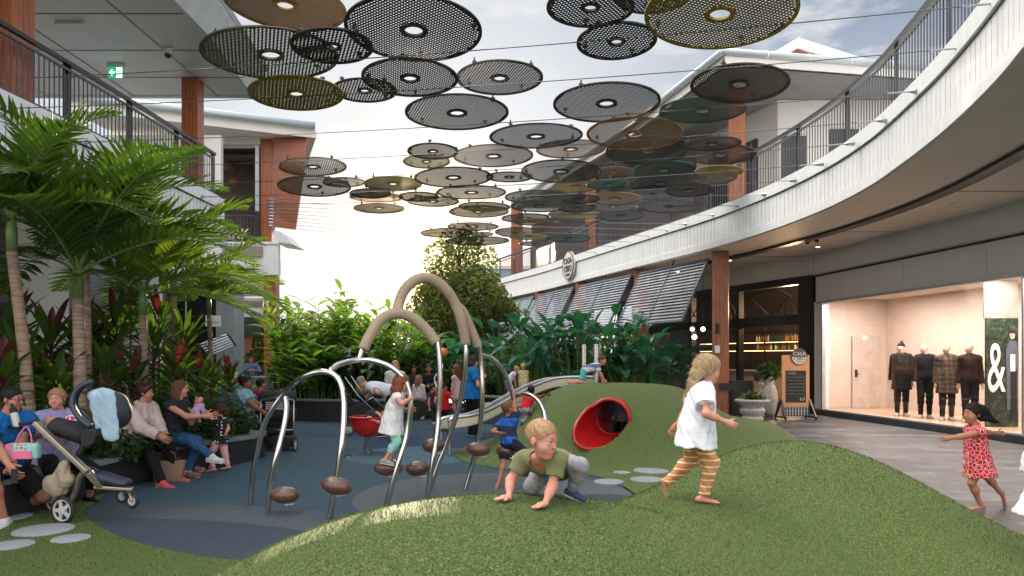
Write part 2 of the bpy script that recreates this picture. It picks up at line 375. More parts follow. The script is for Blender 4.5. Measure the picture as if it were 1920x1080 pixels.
# rubber softfall: speckled, with large overlapping tone shapes
def rubmat():
    m = bpy.data.materials.new('rubber_softfall'); m.use_nodes = True; t = m.node_tree; b = t.nodes['Principled BSDF']
    tc = t.nodes.new('ShaderNodeTexCoord'); o = tc.outputs['Object']
    sp = N(t, 'ShaderNodeTexNoise', Scale=230.0, Detail=2.0, Roughness=0.7); L(t, o, sp.inputs['Vector'])
    def disc(cx, cy, r):
        d = vmath(t, 'DISTANCE', o, (cx, cy, 0.0)); return mathn(t, 'LESS_THAN', d, r)
    c = (0.042, 0.074, 0.104)
    cc = None
    for cx, cy, r, col in ((-3.5, 4.0, 3.7, (0.062, 0.08, 0.10)), (-3.9, 3.0, 4.05, (0.038, 0.054, 0.076)), (-0.2, 8.2, 1.6, (0.085, 0.10, 0.12)), (0.9, 7.2, 1.1, (0.045, 0.06, 0.08)), (-0.5, 13.0, 2.2, (0.030, 0.05, 0.095)), (-3.6, 16.5, 2.4, (0.035, 0.055, 0.09)), (-3.2, 9.3, 0.75, (0.04, 0.08, 0.115)), (-1.6, 11.6, 1.1, (0.06, 0.11, 0.15))):
        cc = mixc(t, disc(cx, cy, r), cc if cc is not None else c, col)
    cc = mixc(t, 1.0, cc, ramp(t, sp.outputs[0], [(0.35, (0.35, 0.35, 0.35)), (0.55, (1.0, 1, 1)), (0.72, (2.6, 2.5, 2.3))]), 'MULTIPLY'); cc = mixc(t, 1.0, cc, (1.38, 1.30, 1.20), 'MULTIPLY')
    L(t, cc, b.inputs['Base Color']); b.inputs['Roughness'].default_value = 0.9; b.inputs['Specular IOR Level'].default_value = 0.12
    bp = N(t, 'ShaderNodeBump', Strength=0.8, Distance=0.006); L(t, sp.outputs[0], bp.inputs['Height']); L(t, bp.outputs[0], b.inputs['Normal'])
    return m
M_['rubber'] = rubmat()
sheet('playground_rubber_floor', smoothpoly(RUB, 3), 0.006, M_['rubber'])
turf = sheet('turf_ground', smoothpoly(TURF, 3), 0.012, M_['turf'], turf_h, 0.10)
TUN_C = W(1143, 786, 10.95); TUN_AX = Vector((.35, 1, .04)).normalized(); TUN_R = .275
def in_tunnel(co, r_):
    q = co-TUN_C; t_ = q.dot(TUN_AX); q = q-TUN_AX*t_-Vector((-.30, 0, -.16))*max(0, -t_)*.95; return -.60 < t_ < 3 and q.length < r_+.004
_bm = bmesh.new(); _bm.from_mesh(turf.data)
for _k in range(3):
    _e = [e for e in _bm.edges if any((v.co-TUN_C).length < 1.3 for v in e.verts) and e.calc_length() > .025]
    bmesh.ops.subdivide_edges(_bm, edges=_e, cuts=1, use_grid_fill=True)
bmesh.ops.triangulate(_bm, faces=[f for f in _bm.faces if len(f.verts) > 4])
for v in _bm.verts:
    if (v.co-TUN_C).length < 1.3: v.co.z = .012+turf_h(v.co.x, v.co.y)
bmesh.ops.delete(_bm, geom=[v for v in _bm.verts if in_tunnel(v.co, TUN_R+.018)], context='VERTS'); _bm.to_mesh(turf.data); _bm.free()
# short synthetic blades standing on the near turf
def turf_blades():
    rs = np.random.RandomState(4); V = []; Fc = []
    P = smoothpoly(TURF, 3); n = 0
    while n < 150000:
        d = 1.9+rs.rand()**1.25*5.6
        x = (rs.rand()*2-1)*0.76*d; y = d
        if not inpoly(x, y, P): continue
        z = 0.008+turf_h(x, y); s = 0.0015+0.0007*d; hgt = 0.006+0.008*rs.rand()+0.0014*d; a = rs.rand()*math.pi
        lx, ly = (rs.rand()-.5)*0.03, (rs.rand()-.5)*0.03
        i = len(V); V += [(x-math.cos(a)*s/2, y-math.sin(a)*s/2, z), (x+math.cos(a)*s/2, y+math.sin(a)*s/2, z), (x+lx, y+ly, z+hgt)]; Fc.append((i, i+1, i+2)); n += 1
    me = bpy.data.meshes.new('turf_blades'); me.from_pydata(V, [], Fc); me.materials.append(leafmat('turf_blade', (0.022, 0.060, 0.008), (0.13, 0.19, 0.035), 0.25, 0.5, (1.4, 1.5, 0.7)))
    o = bpy.data.objects.new('turf_blades', me); COL.objects.link(o); tag(o, 'short green synthetic grass blades over the mounds', 'artificial grass', kind='stuff')
turf_blades()
# stepping discs in the turf
M_['step'] = mat('stepping_disc_rubber', (0.27, 0.29, 0.30), 0.7, var=0.2, scale=40, bump=0.3, bscale=150)
STEPS = [(82, 993, 0.25, 'largest grey stepping disc beside the stroller wheels'), (133, 1009, 0.155, 'small grey stepping disc right of the large one by the stroller'), (22, 1021, 0.17, 'grey stepping disc at the left picture edge in front of the shoes'),
         (20, 968, 0.19, 'grey stepping disc under the white sneakers of the man'), (300, 905+70, 0.0, ''),
         (1141, 870, 0.19, 'far grey stepping disc below the red tunnel, left one'), (1166, 886, 0.12, 'smallest grey stepping disc between the mounds'), (1222, 881, 0.25, 'wide grey stepping disc partly behind the running child'), (1212, 899, 0.21, 'nearest grey stepping disc between the two mounds')]
for px, py, r, lb in STEPS:
    if r == 0: continue
    p = WZ(px, py, 0.02); hh = turf_h(p.x, p.y)
    if hh > 0.03: p = WZ(px, py, 0.02+hh*0.8); hh = turf_h(p.x, p.y)
    mb = MB(); mb.lathe([(r, -0.04), (r, 0.020), (r-0.012, 0.026), (0, 0.027)], 40, (p.x, p.y, hh))
    mb.build('stepping_disc', M_['step'], smooth='auto', label=lb, cat='stepping stone', group='round stepping discs in the turf')

# ============================================================= RIGHT BUILDING (curved balcony)
RC = [(-0.75, 36.2), (0.55, 33.0), (1.56, 30.4), (2.5, 27.5), (3.4, 24.8), (4.5, 21.6), (5.3, 19.2), (5.75, 17.4), (6.05, 15.6), (6.18, 13.8), (6.12, 12.2), (5.93, 10.9), (5.62, 9.3), (5.25, 7.9), (4.9, 6.85), (4.3, 5.4), (3.5, 3.9)]
RCp = resample(catmull([(a, b, 0) for a, b in RC], 8), 0.05)
def at(p, z): return Vector((p.x, p.y, z))
# travel is towards the camera: courtyard is on the right hand (negative offset is courtyard side)
def sweep(pts, prof, name, m, parent, closed=True, smooth='auto', **kw):   # prof: list of (offset inward(+), z)
    mb = MB(); n = len(prof); offs = {o: offset2(pts, o) for o, z in prof}
    vs = []
    for i in range(len(pts)):
        for o, z in prof: vs.append(at(offs[o][i], z))
    fs = []
    for i in range(len(pts)-1):
        for k in range(n if closed else n-1):
            a = i*n+k; b = i*n+(k+1) % n; fs.append((a, b, b+n, a+n))
    if closed: fs += [tuple(range(n))[::-1], tuple(range((len(pts)-1)*n, len(pts)*n))]
    mb.add(vs, fs); return mb.build(name, m, parent, smooth=smooth, **kw)
bR = thing('curved_mall_building', 'white two storey mall wing on the right with long curved balcony and covered walkway', 'building', (7.5, 18, 0))
cR = RCp[::10]
sweep(RCp[::5], [(-0.045, 5.30), (-0.045, 5.56), (0.25, 5.56), (0.25, 5.30)], 'balcony_cap', M_['white'], bR)
sweep(RCp[::5], [(0.06, 5.27), (0.06, 5.302), (0.2, 5.302), (0.2, 5.27)], 'shadow_gap', M_['dark'], bR)
sweep(RCp[::5], [(-0.03, 4.52), (-0.03, 4.70), (0.2, 4.70), (0.2, 4.52)], 'balcony_lower_band', M_['white'], bR)
mb = MB(); gb_ = MB(); bd = resample(RCp, 0.17); M_['groove'] = mat('groove_shadow_gap', (.09, .10, .11), .7)
for a, b in zip(bd, bd[1:]):
    d = (b-a).normalized(); nrm = Vector((-d.y, d.x, 0))
    a2 = a+d*0.007; b2 = b-d*0.007
    mb.add([at(a2, 4.70), at(b2, 4.70), at(b2, 5.275), at(a2, 5.275), at(a2+nrm*.02, 4.70), at(b2+nrm*.02, 4.70), at(b2+nrm*.02, 5.275), at(a2+nrm*.02, 5.275)],
           [(0, 1, 2, 3), (0, 3, 7, 4), (1, 5, 6, 2)])
    gb_.add([at(a+nrm*.021, 4.70), at(b+nrm*.021, 4.70), at(b+nrm*.021, 5.275), at(a+nrm*.021, 5.275)], [(0, 1, 2, 3)])
gb_.build('cladding_backing', M_['groove'], bR)
mb.build('balcony_cladding', M_['white'], bR)
# deck slab and soffit
inner = [Vector((13, 36.2, 0)), Vector((14, 20, 0)), Vector((14, 3.9, 0))]
dk = offset2(cR, 0.1)
mb = MB(); mb.prism([(p.x, p.y) for p in dk]+[(14, 3.9), (14, 36.2)], 4.55, 5.50); mb.build('balcony_deck', M_['soffit'], bR)
sf = offset2(cR, 0.02)
mb = MB(); mb.prism([(p.x, p.y) for p in sf]+[(13.9, 3.95), (13.9, 36.1)], 4.50, 4.545); mb.build('walkway_soffit', M_['soffit'], bR)
sweep(RCp[60:-1:5], [(1.25, 4.44), (1.25, 4.497), (1.5, 4.497), (1.5, 4.44)], 'soffit_track', M_['dark'], bR)
# soffit joints and downlights
M_['joint'] = mat('panel_joint', (0.08, 0.08, 0.085), 0.6)
M_['lamp'] = emat('downlight_lens', (1.0, 0.85, 0.65), 5.0)
mb = MB()
for y in (8.2, 12.4, 16.4, 20.4, 24.4): mb.box(7.6 if y < 17 else 6.2, 10.5, y, y+0.012, 4.492, 4.499)
mb.build('soffit_joint', M_['joint'], bR)
for (x, y, on) in ((8.0, 18.6, 1), (7.9, 15.2, 0), (7.7, 12.2, 0), (7.9, 10.2, 0), (8.3, 13.4, 0), (6.5, 21.2, 1), (5.6, 24.0, 1)):
    mb = MB(); mb.lathe([(0.075, 4.488), (0.075, 4.4985)], 16, (x, y, 0)); o = mb.build('downlight', M_['white2'], bR)
    mb = MB(); mb.lathe([(0.045, 4.484), (0.045, 4.4879)], 12, (x, y, 0)); mb.build('lens', M_['lamp'] if on else M_['white2'], o)
for (px, py, lb) in ((1514, 452, 'white dome camera under the right balcony soffit, left one of two'), (1531, 448, 'white dome camera under the right balcony soffit, right one of two')):
    d = 2.85*F/(670-py); p = W(px, py, d); p.z = 4.5
    t = thing('security_camera', lb, 'camera', p, group='dome cameras under the soffit')
    MB().lathe([(0.07, 0), (0.085, -0.03), (0.085, -0.07)], 16).build('housing', M_['white2'], t, world=False, smooth='auto')
    MB().ball((0, 0, -0.075), 0.06, 8).build('dome', M_['black'], t, world=False, smooth=True)
# railing: one thing per bay so that each bay has posts, rails and a baluster panel
def railing(pts, z0, post_every, group, labels, hgt=1.05, wide=0.16, inner=0.0):
    ln = sum((b-a).length for a, b in zip(pts, pts[1:])); nb = max(1, round(ln/post_every)); per = (len(pts)-1)/nb
    t = thing('balcony_railing', labels, 'railing', at(pts[len(pts)//2], z0), group=group)
    sweep(pts[::3]+[pts[-1]] if (len(pts)-1) % 3 else pts[::3], [(-.035, z0+hgt-.045), (-.035, z0+hgt+.02), (.045, z0+hgt+.02), (.045, z0+hgt-.045)], 'handrail', M_['dark'], t)
    sweep(pts[::3], [(-.02, z0+hgt-.155), (-.02, z0+hgt-.115), (.02, z0+hgt-.115), (.02, z0+hgt-.155)], 'top_rail', M_['railing'], t)
    sweep(pts[::3], [(-.02, z0+.05), (-.02, z0+.08), (.02, z0+.08), (.02, z0+.05)], 'bottom_rail', M_['railing'], t)
    for b in range(nb+1):
        i = min(int(b*per), len(pts)-1); p = pts[i]; q = pts[min(i+1, len(pts)-1)]; q0 = pts[max(i-1, 0)]; d = (q-q0).normalized(); nr = Vector((-d.y, d.x, 0))
        m1 = MB(); m1.obox(at(p, z0-.02)+nr*.05, at(p, z0+hgt+.0)+nr*.05, .012, wide, up=d); m1.build('post', M_['dark'], t)
        if b < nb:
            m2 = MB(); seg = pts[i:min(int((b+1)*per), len(pts)-1)+1]
            for q in resample(seg, 0.115)[1:]: m2.obox(at(q, z0+.08), at(q, z0+hgt-.155), .016, .016, up=(1, 0, 0))
            m2.build('balusters', M_['railing'], t)
    return t
rr = offset2(RCp, 0.10)
railing(rr, 5.56, 1.95, 'balcony railings', 'long curved dark metal railing on top of the right white balcony')
# timber columns
def column(x, y, z0, z1, w, label, group, rz=0.0, parent=None):
    M = Matrix.Translation((x, y, 0)) @ Matrix.Rotation(rz, 4, 'Z')
    mb = MB(M)
    k = 4; h = w/2; bw = w/k
    for i in range(k):      # board faces on four sides with open joints over a core
        a = -h+i*bw+.004; b = a+bw-.008
        mb.box(a, b, -h-.012, -h+.01, z0, z1); mb.box(a, b, h-.01, h+.012, z0, z1); mb.box(-h-.012, -h+.01, a, b, z0, z1); mb.box(h-.01, h+.012, a, b, z0, z1)
    mb.box(-h+.011, h-.011, -h+.011, h-.011, z0, z1-.002)
    if parent: return mb.build('timber_column', M_['wood'], parent)
    return mb.build('timber_column', M_['wood'], label=label, cat='column', group=group)
COLS = [(5.63, 19.55), (4.15, 23.4), (2.60, 27.6), (1.18, 31.7), (-0.08, 35.2)]
clb = ['tall timber column right of the nearest louvre shutter behind the running child', 'timber column between the first and second louvre shutters', 'timber column between the second and third louvre shutters', 'timber column between the third and fourth louvre shutters', 'farthest timber column under the end of the right balcony']
for (x, y), lb in zip(COLS, clb): column(x+.12, y+.05, 0, 4.50, 0.40, lb, 'timber columns under the right balcony', R(-20))
# small fittings on the first column
MB().box(5.52, 5.60, 19.24, 19.30, 2.25, 2.52).build('wall_light', M_['black'], label='small black wall light on the timber column', cat='light')
MB().box(5.50, 5.64, 19.285, 19.30, 1.72, 1.92).build('notice', M_['white2'], label='small pale notice plate on the timber column', cat='notice')
# louvre shutters hung out between the columns
slb = ['nearest slatted grey metal shutter beside the tall timber column', 'second slatted metal shutter from the right', 'third slatted metal shutter from the right, above banana leaves', 'farthest slatted metal shutter']
M_['louvre'] = mat('louvre_metal', (0.42, 0.46, 0.52), 0.30, 0.1, var=0.25, scale=3, coat=0.2)
M_['lframe'] = mat('shutter_frame', (0.12, 0.13, 0.15), 0.35, 0.3)
for i in range(4):
    A = Vector((*COLS[i+1], 0)); B = Vector((*COLS[i], 0)); u = (B-A).normalized(); nrm = Vector((u.y, -u.x, 0))
    if nrm.x > 0: nrm = -nrm
    wA = A+u*0.42; wB = B-u*0.15; ww = (wB-wA).length
    top0 = wA+nrm*0.18+Vector((0, 0, 4.28)); bot0 = wA+nrm*1.02+Vector((0, 0, 2.62))
    dn = (bot0-top0); ln = dn.length; dn.normalize()
    t = thing('louvre_shutter', slb[i], 'shutter', wA+Vector((0, 0, 2.6)), group='louvred shutters of the cafe')
    P = lambda s, q: top0+u*s+dn*q
    fn = u.cross(dn).normalized()
    m1 = MB()
    for s in (0.0, ww*0.5, ww): m1.obox(P(s, 0), P(s, ln), .05, .06, up=fn)
    m1.obox(P(-.025, -.03), P(ww+.025, -.03), .06, .06, up=fn); m1.obox(P(-.025, ln+.03), P(ww+.025, ln+.03), .06, .06, up=fn)
    m1.build('frame', M_['lframe'], t)
    m2 = MB(); nl = 18
    for k in range(nl):
        q = ln*(k+.5)/nl
        for s0, s1 in ((.03, ww*.5-.03), (ww*.5+.03, ww-.03)):
            m2.obox(P(s0, q), P(s1, q), .120, .010, up=(fn*0.85+dn*0.5))
    m2.build('slats', M_['louvre'], t)
    m3 = MB(); m3.tube([P(ww*.5, 0)+Vector((0, 0, .02)), P(ww*.5, 0)+Vector((0, 0, .22))-nrm*.1], .02); m3.tube([P(ww*.9, ln*.97), P(ww*.9, ln*.97)-nrm*.75+Vector((0, 0, .1))], .012); m3.build('bracket', M_['black'], t)
# balcony edge bolts / cable anchors are made with the cables
# ---- shop wall
SA = Vector((8.50, 20.04, 0)); SB = Vector((9.55, 12.0, 0)); su = (SB-SA).normalized(); sn = Vector((-su.y, su.x, 0))
if sn.x < 0: sn = -sn
MS = Matrix(((su.x, sn.x, 0, SA.x), (su.y, sn.y, 0, SA.y), (0, 0, 1, 0), (0, 0, 0, 1)))   # local: s along the front to the camera, t into the shop
M_['shopwall'] = mat('shop_bulkhead', (0.74, 0.72, 0.68), 0.55, var=0.04, scale=1)
M_['plinth'] = mat('dark_plinth', (0.045, 0.05, 0.06), 0.4, var=0.2)
M_['pink'] = mat('shop_interior_paint', (0.62, 0.52, 0.46), 0.6, var=0.03)
M_['alum'] = mat('aluminium_frame', (0.42, 0.45, 0.48), 0.35, 0.5)
M_['shopfloor'] = mat('shop_floor_timber', (0.55, 0.36, 0.22), 0.3, col2=(0.62, 0.45, 0.3), scale=4, stretch=(1, 8, 1))
def S(): return MB(MS)
SL = 16.5     # shop front length reaching behind the camera
sb = thing('clothing_shop', 'clothing shop front with large glass display windows and pale lit interior', 'shop', (9, 16, 0))
S().box(-.02, SL, .02, .30, 3.94, 4.50).build('bulkhead', M_['shopwall'], sb)
S().box(0, SL, -.03, .0, 3.90, 3.935).build('bulkhead_rail', M_['alum'], sb); S().box(0, SL, .03, .09, 3.865, 3.899).build('shutter_slot', M_['dark'], sb)
m1 = S()
for k in range(14): m1.box(k*1.22+.006, (k+1)*1.22-.006, .06, .10, 3.16, 3.86)
m1.build('sign_panel', M_['shopwall'], sb); S().box(0, SL, .105, .25, 3.10, 3.93).build('panel_backing', M_['joint'], sb)
S().box(0, SL, .0, .12, 3.09, 3.155).build('window_head', M_['alum'], sb)
S().box(-.02, SL, -.02, .25, 0, .145).build('plinth', M_['plinth'], sb); S().box(-.02, SL, -.025, .12, .146, .18).build('sill', M_['alum'], sb)
S().box(0, .36, .02, .25, .181, 3.089).build('end_panel', M_['shopwall'], sb)
m1 = S(); m1.box(.37, .43, .0, .1, .181, 3.089); m1.build('window_frame', M_['alum'], sb)
WS = [.43, 1.75, 3.05, 4.35, 5.65, 6.97, 8.3]
for a, b in zip(WS, WS[1:]):
    S().box(a+.006, b-.006, .045, .057, .181, 3.089).build('window_pane', M_['glass'], sb)
m1 = S(); m1.box(6.955, 6.985, .02, .1, .182, 3.088); m1.box(8.25, 8.34, .0, .12, .182, 3.088); m1.build('mullion', M_['alum'], sb)
S().box(8.35, SL, .04, .1, .182, 3.088).build('side_glazing', M_['alum'], sb)
# interior
S().box(-.02, SL, .26, 4.2, .10, .160).build('display_floor', M_['shopfloor'], sb)
S().box(-.02, SL, .26, 4.2, 3.25, 3.33).build('shop_ceiling', M_['pink'], sb)
S().box(-.10, -.03, .25, 4.2, .161, 3.249).build('end_wall', M_['pink'], sb)
S().box(-.02, 12, 2.25, 2.35, .161, 3.249).build('back_wall', M_['pink'], sb)
fd = S(); fd.box(.0, .05, 1.15, 2.0, .17, 2.2); fd = fd.build('interior_door', mat('door_paint', (0.52, 0.45, 0.41), 0.5), sb)
mm = S(); mm.box(.051, .12, 1.22, 1.26, 1.05, 1.25); mm.box(.10, .12, 1.22, 1.36, 1.12, 1.14); mm.build('handle', M_['black'], fd)
# warm shop lamps
for s in (1.6, 3.1, 4.6, 6.2, 7.6):
    ld = bpy.data.lights.new('shop_lamp', 'AREA'); ld.energy = 44; ld.size = 0.35; ld.size_y = 1.2; ld.shape = 'RECTANGLE'; ld.color = (1.0, 0.80, 0.70)
    lo = bpy.data.objects.new('shop_lamp', ld); COL.objects.link(lo); lo.location = MS @ Vector((s, .62, 3.2))
    m1 = S(); m1.box(s-.15, s+.15, .9, .93, 3.22, 3.249); m1.build('lamp_housing', M_['lamp'], sb)
# poster panel standing in the window
def postermat():
    m = bpy.data.materials.new('poster_print'); m.use_nodes = True; t = m.node_tree; b = t.nodes['Principled BSDF']
    tc = t.nodes.new('ShaderNodeTexCoord'); n = N(t, 'ShaderNodeTexNoise', Scale=9.0, Detail=8.0, Roughness=0.75); L(t, tc.outputs['Object'], n.inputs['Vector'])
    L(t, ramp(t, n.outputs[0], [(0.40, (0.006, 0.014, 0.010)), (0.50, (0.018, 0.035, 0.022)), (0.60, (0.07, 0.10, 0.07)), (0.70, (0.28, 0.30, 0.27))]), b.inputs['Base Color']); b.inputs['Roughness'].default_value = 0.4
    return m
pp = W(1880, 800, 14.7); pw = .66
t = thing('window_poster', 'tall green poster of a man in a long coat beside a white ampersand', 'poster', (10.13, 14.7, .16))
MB().box(-.34, .34, 0, .03, 0.0, 2.25).build('panel', postermat(), t, world=False)
MB().box(-.35, .35, .031, .06, 2.251, 3.05).build('top_panel', mat('poster_header', (.30, .24, .21), .6), t, world=False)
text('&', 1.25, 'ampersand', M_['white_paint'], t, pmat(t) @ Matrix.Translation((-.13, -.012, 1.18)) @ Matrix.Rotation(R(90), 4, 'X') @ Matrix.Diagonal((.5, 1.2, 1, 1)), .006)
def flatfig(parent):
    ms = {'skin': mat('print_skin', (0.6, 0.38, 0.28)), 'coat': mat('print_coat', (0.10, 0.12, 0.17)), 'dk': mat('print_dark', (0.015, 0.015, 0.02)), 'wh': M_['white_paint']}
    def pl(pts, m, y, nm): MB().extr([(x, y, z) for x, z in pts], (0, .004, 0)).build(nm, ms[m], parent, world=False)
    pl([(.10, .35), (.33, .35), (.34, 1.6), (.27, 1.78), (.16, 1.78), (.08, 1.6)], 'coat', -.008, 'printed_coat')
    pl([(.17, .15), (.30, .15), (.30, 1.2), (.17, 1.2)], 'dk', -.013, 'printed_trousers')
    pl([(.16, 1.15), (.26, 1.15), (.26, 1.5), (.16, 1.5)], 'wh', -.018, 'printed_shirt')
    pl([(.16+.055*math.cos(a)+.045, 1.9+.085*math.sin(a)) for a in np.linspace(0, 6.1, 14)], 'skin', -.013, 'printed_face')
    pl([(.16+.062*math.cos(a)+.047, 1.95+.06*math.sin(a)) for a in np.linspace(-.3, 3.4, 12)], 'dk', -.018, 'printed_hair')
flatfig(t)
# ---- cafe facade and interior
CA = Vector((8.50, 20.10, 0)); cu = Vector((-.378, .926, 0)).normalized(); cn_ = Vector((.926, .378, 0)).normalized()
MC = Matrix(((cu.x, cn_.x, 0, CA.x), (cu.y, cn_.y, 0, CA.y), (0, 0, 1, 0), (0, 0, 0, 1)))
def C(): return MB(MC)
cf = thing('cafe', 'dark open fronted italian cafe with black arched window frames and lit bar shelves', 'cafe', (8, 24, 0))
C().box(0, 17, .02, .3, 3.94, 4.5).build('bulkhead', M_['shopwall'], cf)
m1 = C(); m1.box(.0, .55, .0, .2, 0, 3.939); m1.box(.55, 17, .0, .2, 3.72, 3.939); m1.box(.55, 17, .0, .2, 2.55, 2.85)
for s in (3.1, 5.6, 8.1, 10.6, 13.1): m1.box(s, s+.14, .0, .2, 0, 3.72)
m1.build('black_frame', M_['black'], cf)
m1 = C()
for s0 in (.6, 3.3, 5.8):
    w = 2.4
    for r_ in (1.15,):
        pts = [(s0+w/2+r_*math.cos(a), .1, 2.86+.80*math.sin(a)) for a in np.linspace(0, math.pi, 15)]; m1.tube(pts, .018, 6)
    for a in (45, 90, 135): m1.tube([(s0+w/2, .1, 2.86), (s0+w/2+1.15*math.cos(R(a)), .1, 2.86+.80*math.sin(R(a)))], .014, 6)
    for q in (.45, .7, .95): m1.tube([(s0+q+.16*math.cos(a), .1, 2.86+.3*math.sin(a)) for a in np.linspace(0, math.pi, 8)], .01, 6)
m1.build('arched_tracery', M_['black'], cf)
M_['cafewall'] = mat('cafe_wall', (0.06, 0.045, 0.035), 0.6, var=0.2)
M_['bar'] = mat('bar_front', (0.42, 0.36, 0.30), 0.5, var=0.1)
C().box(0, 17, 4.6, 4.7, 0, 4.4).build('back_wall', M_['cafewall'], cf); C().box(-.1, -.02, .2, 4.6, 0, 4.4).build('side_wall', M_['cafewall'], cf)
C().box(.4, 9, 2.9, 3.3, 0, 1.08).build('bar_counter', M_['bar'], cf); C().box(.35, 9.05, 2.8, 3.35, 1.081, 1.13).build('bar_top', M_['white2'], cf)
m1 = C()
for s in (1.0, 3.0, 5.0, 7.0, 9.0):
    m1.box(s, s+.04, 2.75, 2.79, 1.15, 3.3)
for z in (1.85, 2.15, 2.5): m1.box(.6, 9, 2.6, 2.95, z, z+.02)
m1.build('bottle_rack', M_['black'], cf)
M_['bot'] = [mat('bottle_amber', (0.20, 0.09, 0.03), 0.15), mat('bottle_green', (0.02, 0.05, 0.03), 0.15), mat('bottle_clear', (0.55, 0.5, 0.45), 0.15)]
M_['warmstrip'] = emat('shelf_light_strip', (1.0, 0.55, 0.25), 2.5)
m1 = C(); m1.box(.6, 9, 2.93, 2.94, 1.83, 1.845); m1.box(.6, 9, 2.93, 2.94, 2.13, 2.145); m1.build('shelf_light', M_['warmstrip'], cf)
random.seed(5)
mbs = [C(), C(), C()]
bp_ = None
for z in (1.871, 2.171):
    s = .7
    while s < 5.4:
        k = random.choice((0, 0, 1, 2)); hh = rnd(.2, .27)
        mbs[k].lathe([(.035, 0), (.036, hh*.6), (.012, hh*.78), (.012, hh)], 6, (s, 2.72, z)); s += rnd(.09, .13)
for k in range(3):
    o = mbs[k].build('bottles', M_['bot'][k]); tag(o, ['amber bottles crowded along the lit cafe shelves', 'dark green bottles among the amber ones on the cafe shelves', 'clear glasses and bottles on the cafe shelves'][k], 'bottles', kind='stuff')
# cafe back windows: glowing panels on the solid wall stand in for daylight
M_['window_glow'] = emat('window_daylight_glow', (0.55, 0.75, 0.8), 0.8)
for s in (1.6, 2.7, 3.8): C().box(s, s+.6, 4.57, 4.599, 2.35, 3.0).build('window', M_['window_glow'], cf)
# pendant globes
for i, (px, py, d, rr_) in enumerate(((1298, 617, 22.5, .065), (1318, 617, 22.2, .07), (1302, 632, 21.6, .075), (1300, 631, 25.5, .07))):
    p = W(px, py, d)
    t = thing('pendant_lamp', ['upper left glowing globe pendant under the cafe terrace', 'upper right glowing globe pendant nearest the timber column', 'lowest glowing globe pendant above the running child', 'small far glowing globe pendant inside the cafe'][i], 'lamp', p, group='globe pendants in the cafe')
    MB().ball((0, 0, 0), rr_, 10).build('globe', emat('lit_globe', (1, .85, .65), 3), t, world=False, smooth=True)
    MB().tube([(0, 0, rr_), (0, 0, 4.49-p.z)], .008, 6).build('cord', M_['black'], t, world=False)
ld = bpy.data.lights.new('cafe_lamp', 'POINT'); ld.energy = 160; ld.color = (1, .62, .35); ld.shadow_soft_size = .3
lo = bpy.data.objects.new('cafe_lamp', ld); COL.objects.link(lo); lo.location = MC @ Vector((2.5, 1.8, 3.2))
# ---- upper storey
up = thing('upper_pavilion', 'upper storey pavilion with grey gutters and pitched roof behind the right balcony railing', 'building', (8, 24, 5.56))
MB().prism([(7.7, 20.6), (13.5, 20.6), (13.5, 36), (2.4, 36), (5.2, 28)], 5.57, 9.05).build('wall', M_['white2'], up)
def drk(x0, x1, y, z0, z1, nm='dark_opening'): MB().box(x0, x1, y-.05, y-.002, z0, z1).build(nm, M_['dark'], up)
drk(7.8, 8.5, 20.6, 5.57, 8.0); drk(9.2, 10.0, 20.6, 5.57, 8.2, 'door'); 
for a, b in ((21.5, 24), (25, 27.5)):
    u0 = Vector((7.7, 20.6, 0)); u1 = Vector((5.2, 28, 0)); dd = (u1-u0).normalized(); q0 = u0+dd*(a-20.6); q1 = u0+dd*(b-20.6)
    nn = Vector((dd.y, -dd.x, 0)); nn = -nn if nn.x > 0 else nn
    MB().extr([at(q0+nn*.05, 5.6), at(q1+nn*.05, 5.6), at(q1+nn*.05, 8.2), at(q0+nn*.05, 8.2)], -nn*.048).build('window', M_['dark'], up)
E0 = Vector((5.45, 18.2, 0)); E1 = Vector((3.9, 24.6, 0)); E2 = Vector((0.2, 35.5, 0)); E3 = Vector((12.5, 19.4, 0))
MB().prism([(5.5, 18.3), (12.5, 19.5), (14, 36), (0.3, 35.6), (4.0, 24.6)], 9.06, 9.10).build('eave_soffit', mat('eave_soffit_paint', (0.22, 0.22, 0.22), .6), up)
for a, b, nm in ((E0, E1, 0), (E1, E2, 0), (E0, E3, 0)):
    MB().obox(at(a, 9.23), at(b, 9.23), .05, .26).build('fascia_board', M_['white2'], up)
    MB().tube([at(a, 9.40)+Vector((-.08, -.06, 0)), at(b, 9.40)+Vector((-.08, -.06, 0))], .095, 10).build('gutter', M_['gutter'], up, smooth=True)
    n = int((b-a).length/1.1)
    for k in range(1, n): p = a.lerp(b, k/n); m1 = MB(); m1.tube([at(p, 9.40)+Vector((-.08, -.06, 0))+Vector((.0, .0, 0)), at(p, 9.405)+(b-a).normalized()*.03+Vector((-.08, -.06, 0))], .108, 10); m1.build('gutter_bracket', M_['white2'], up)
mb = MB(); ap = [(9.5, 27, 10.6), (7, 35, 10.6)]
mb.add([at(E0, 9.42), at(E1, 9.42), at(E2, 9.42), at(E3, 9.42), (14, 36, 9.42), (9.8, 24, 10.5), (7, 35, 10.5)], [(0, 5, 1), (1, 5, 6, 2), (0, 3, 5), (3, 4, 6, 5)])
mb.build('roof', M_['roof'], up)
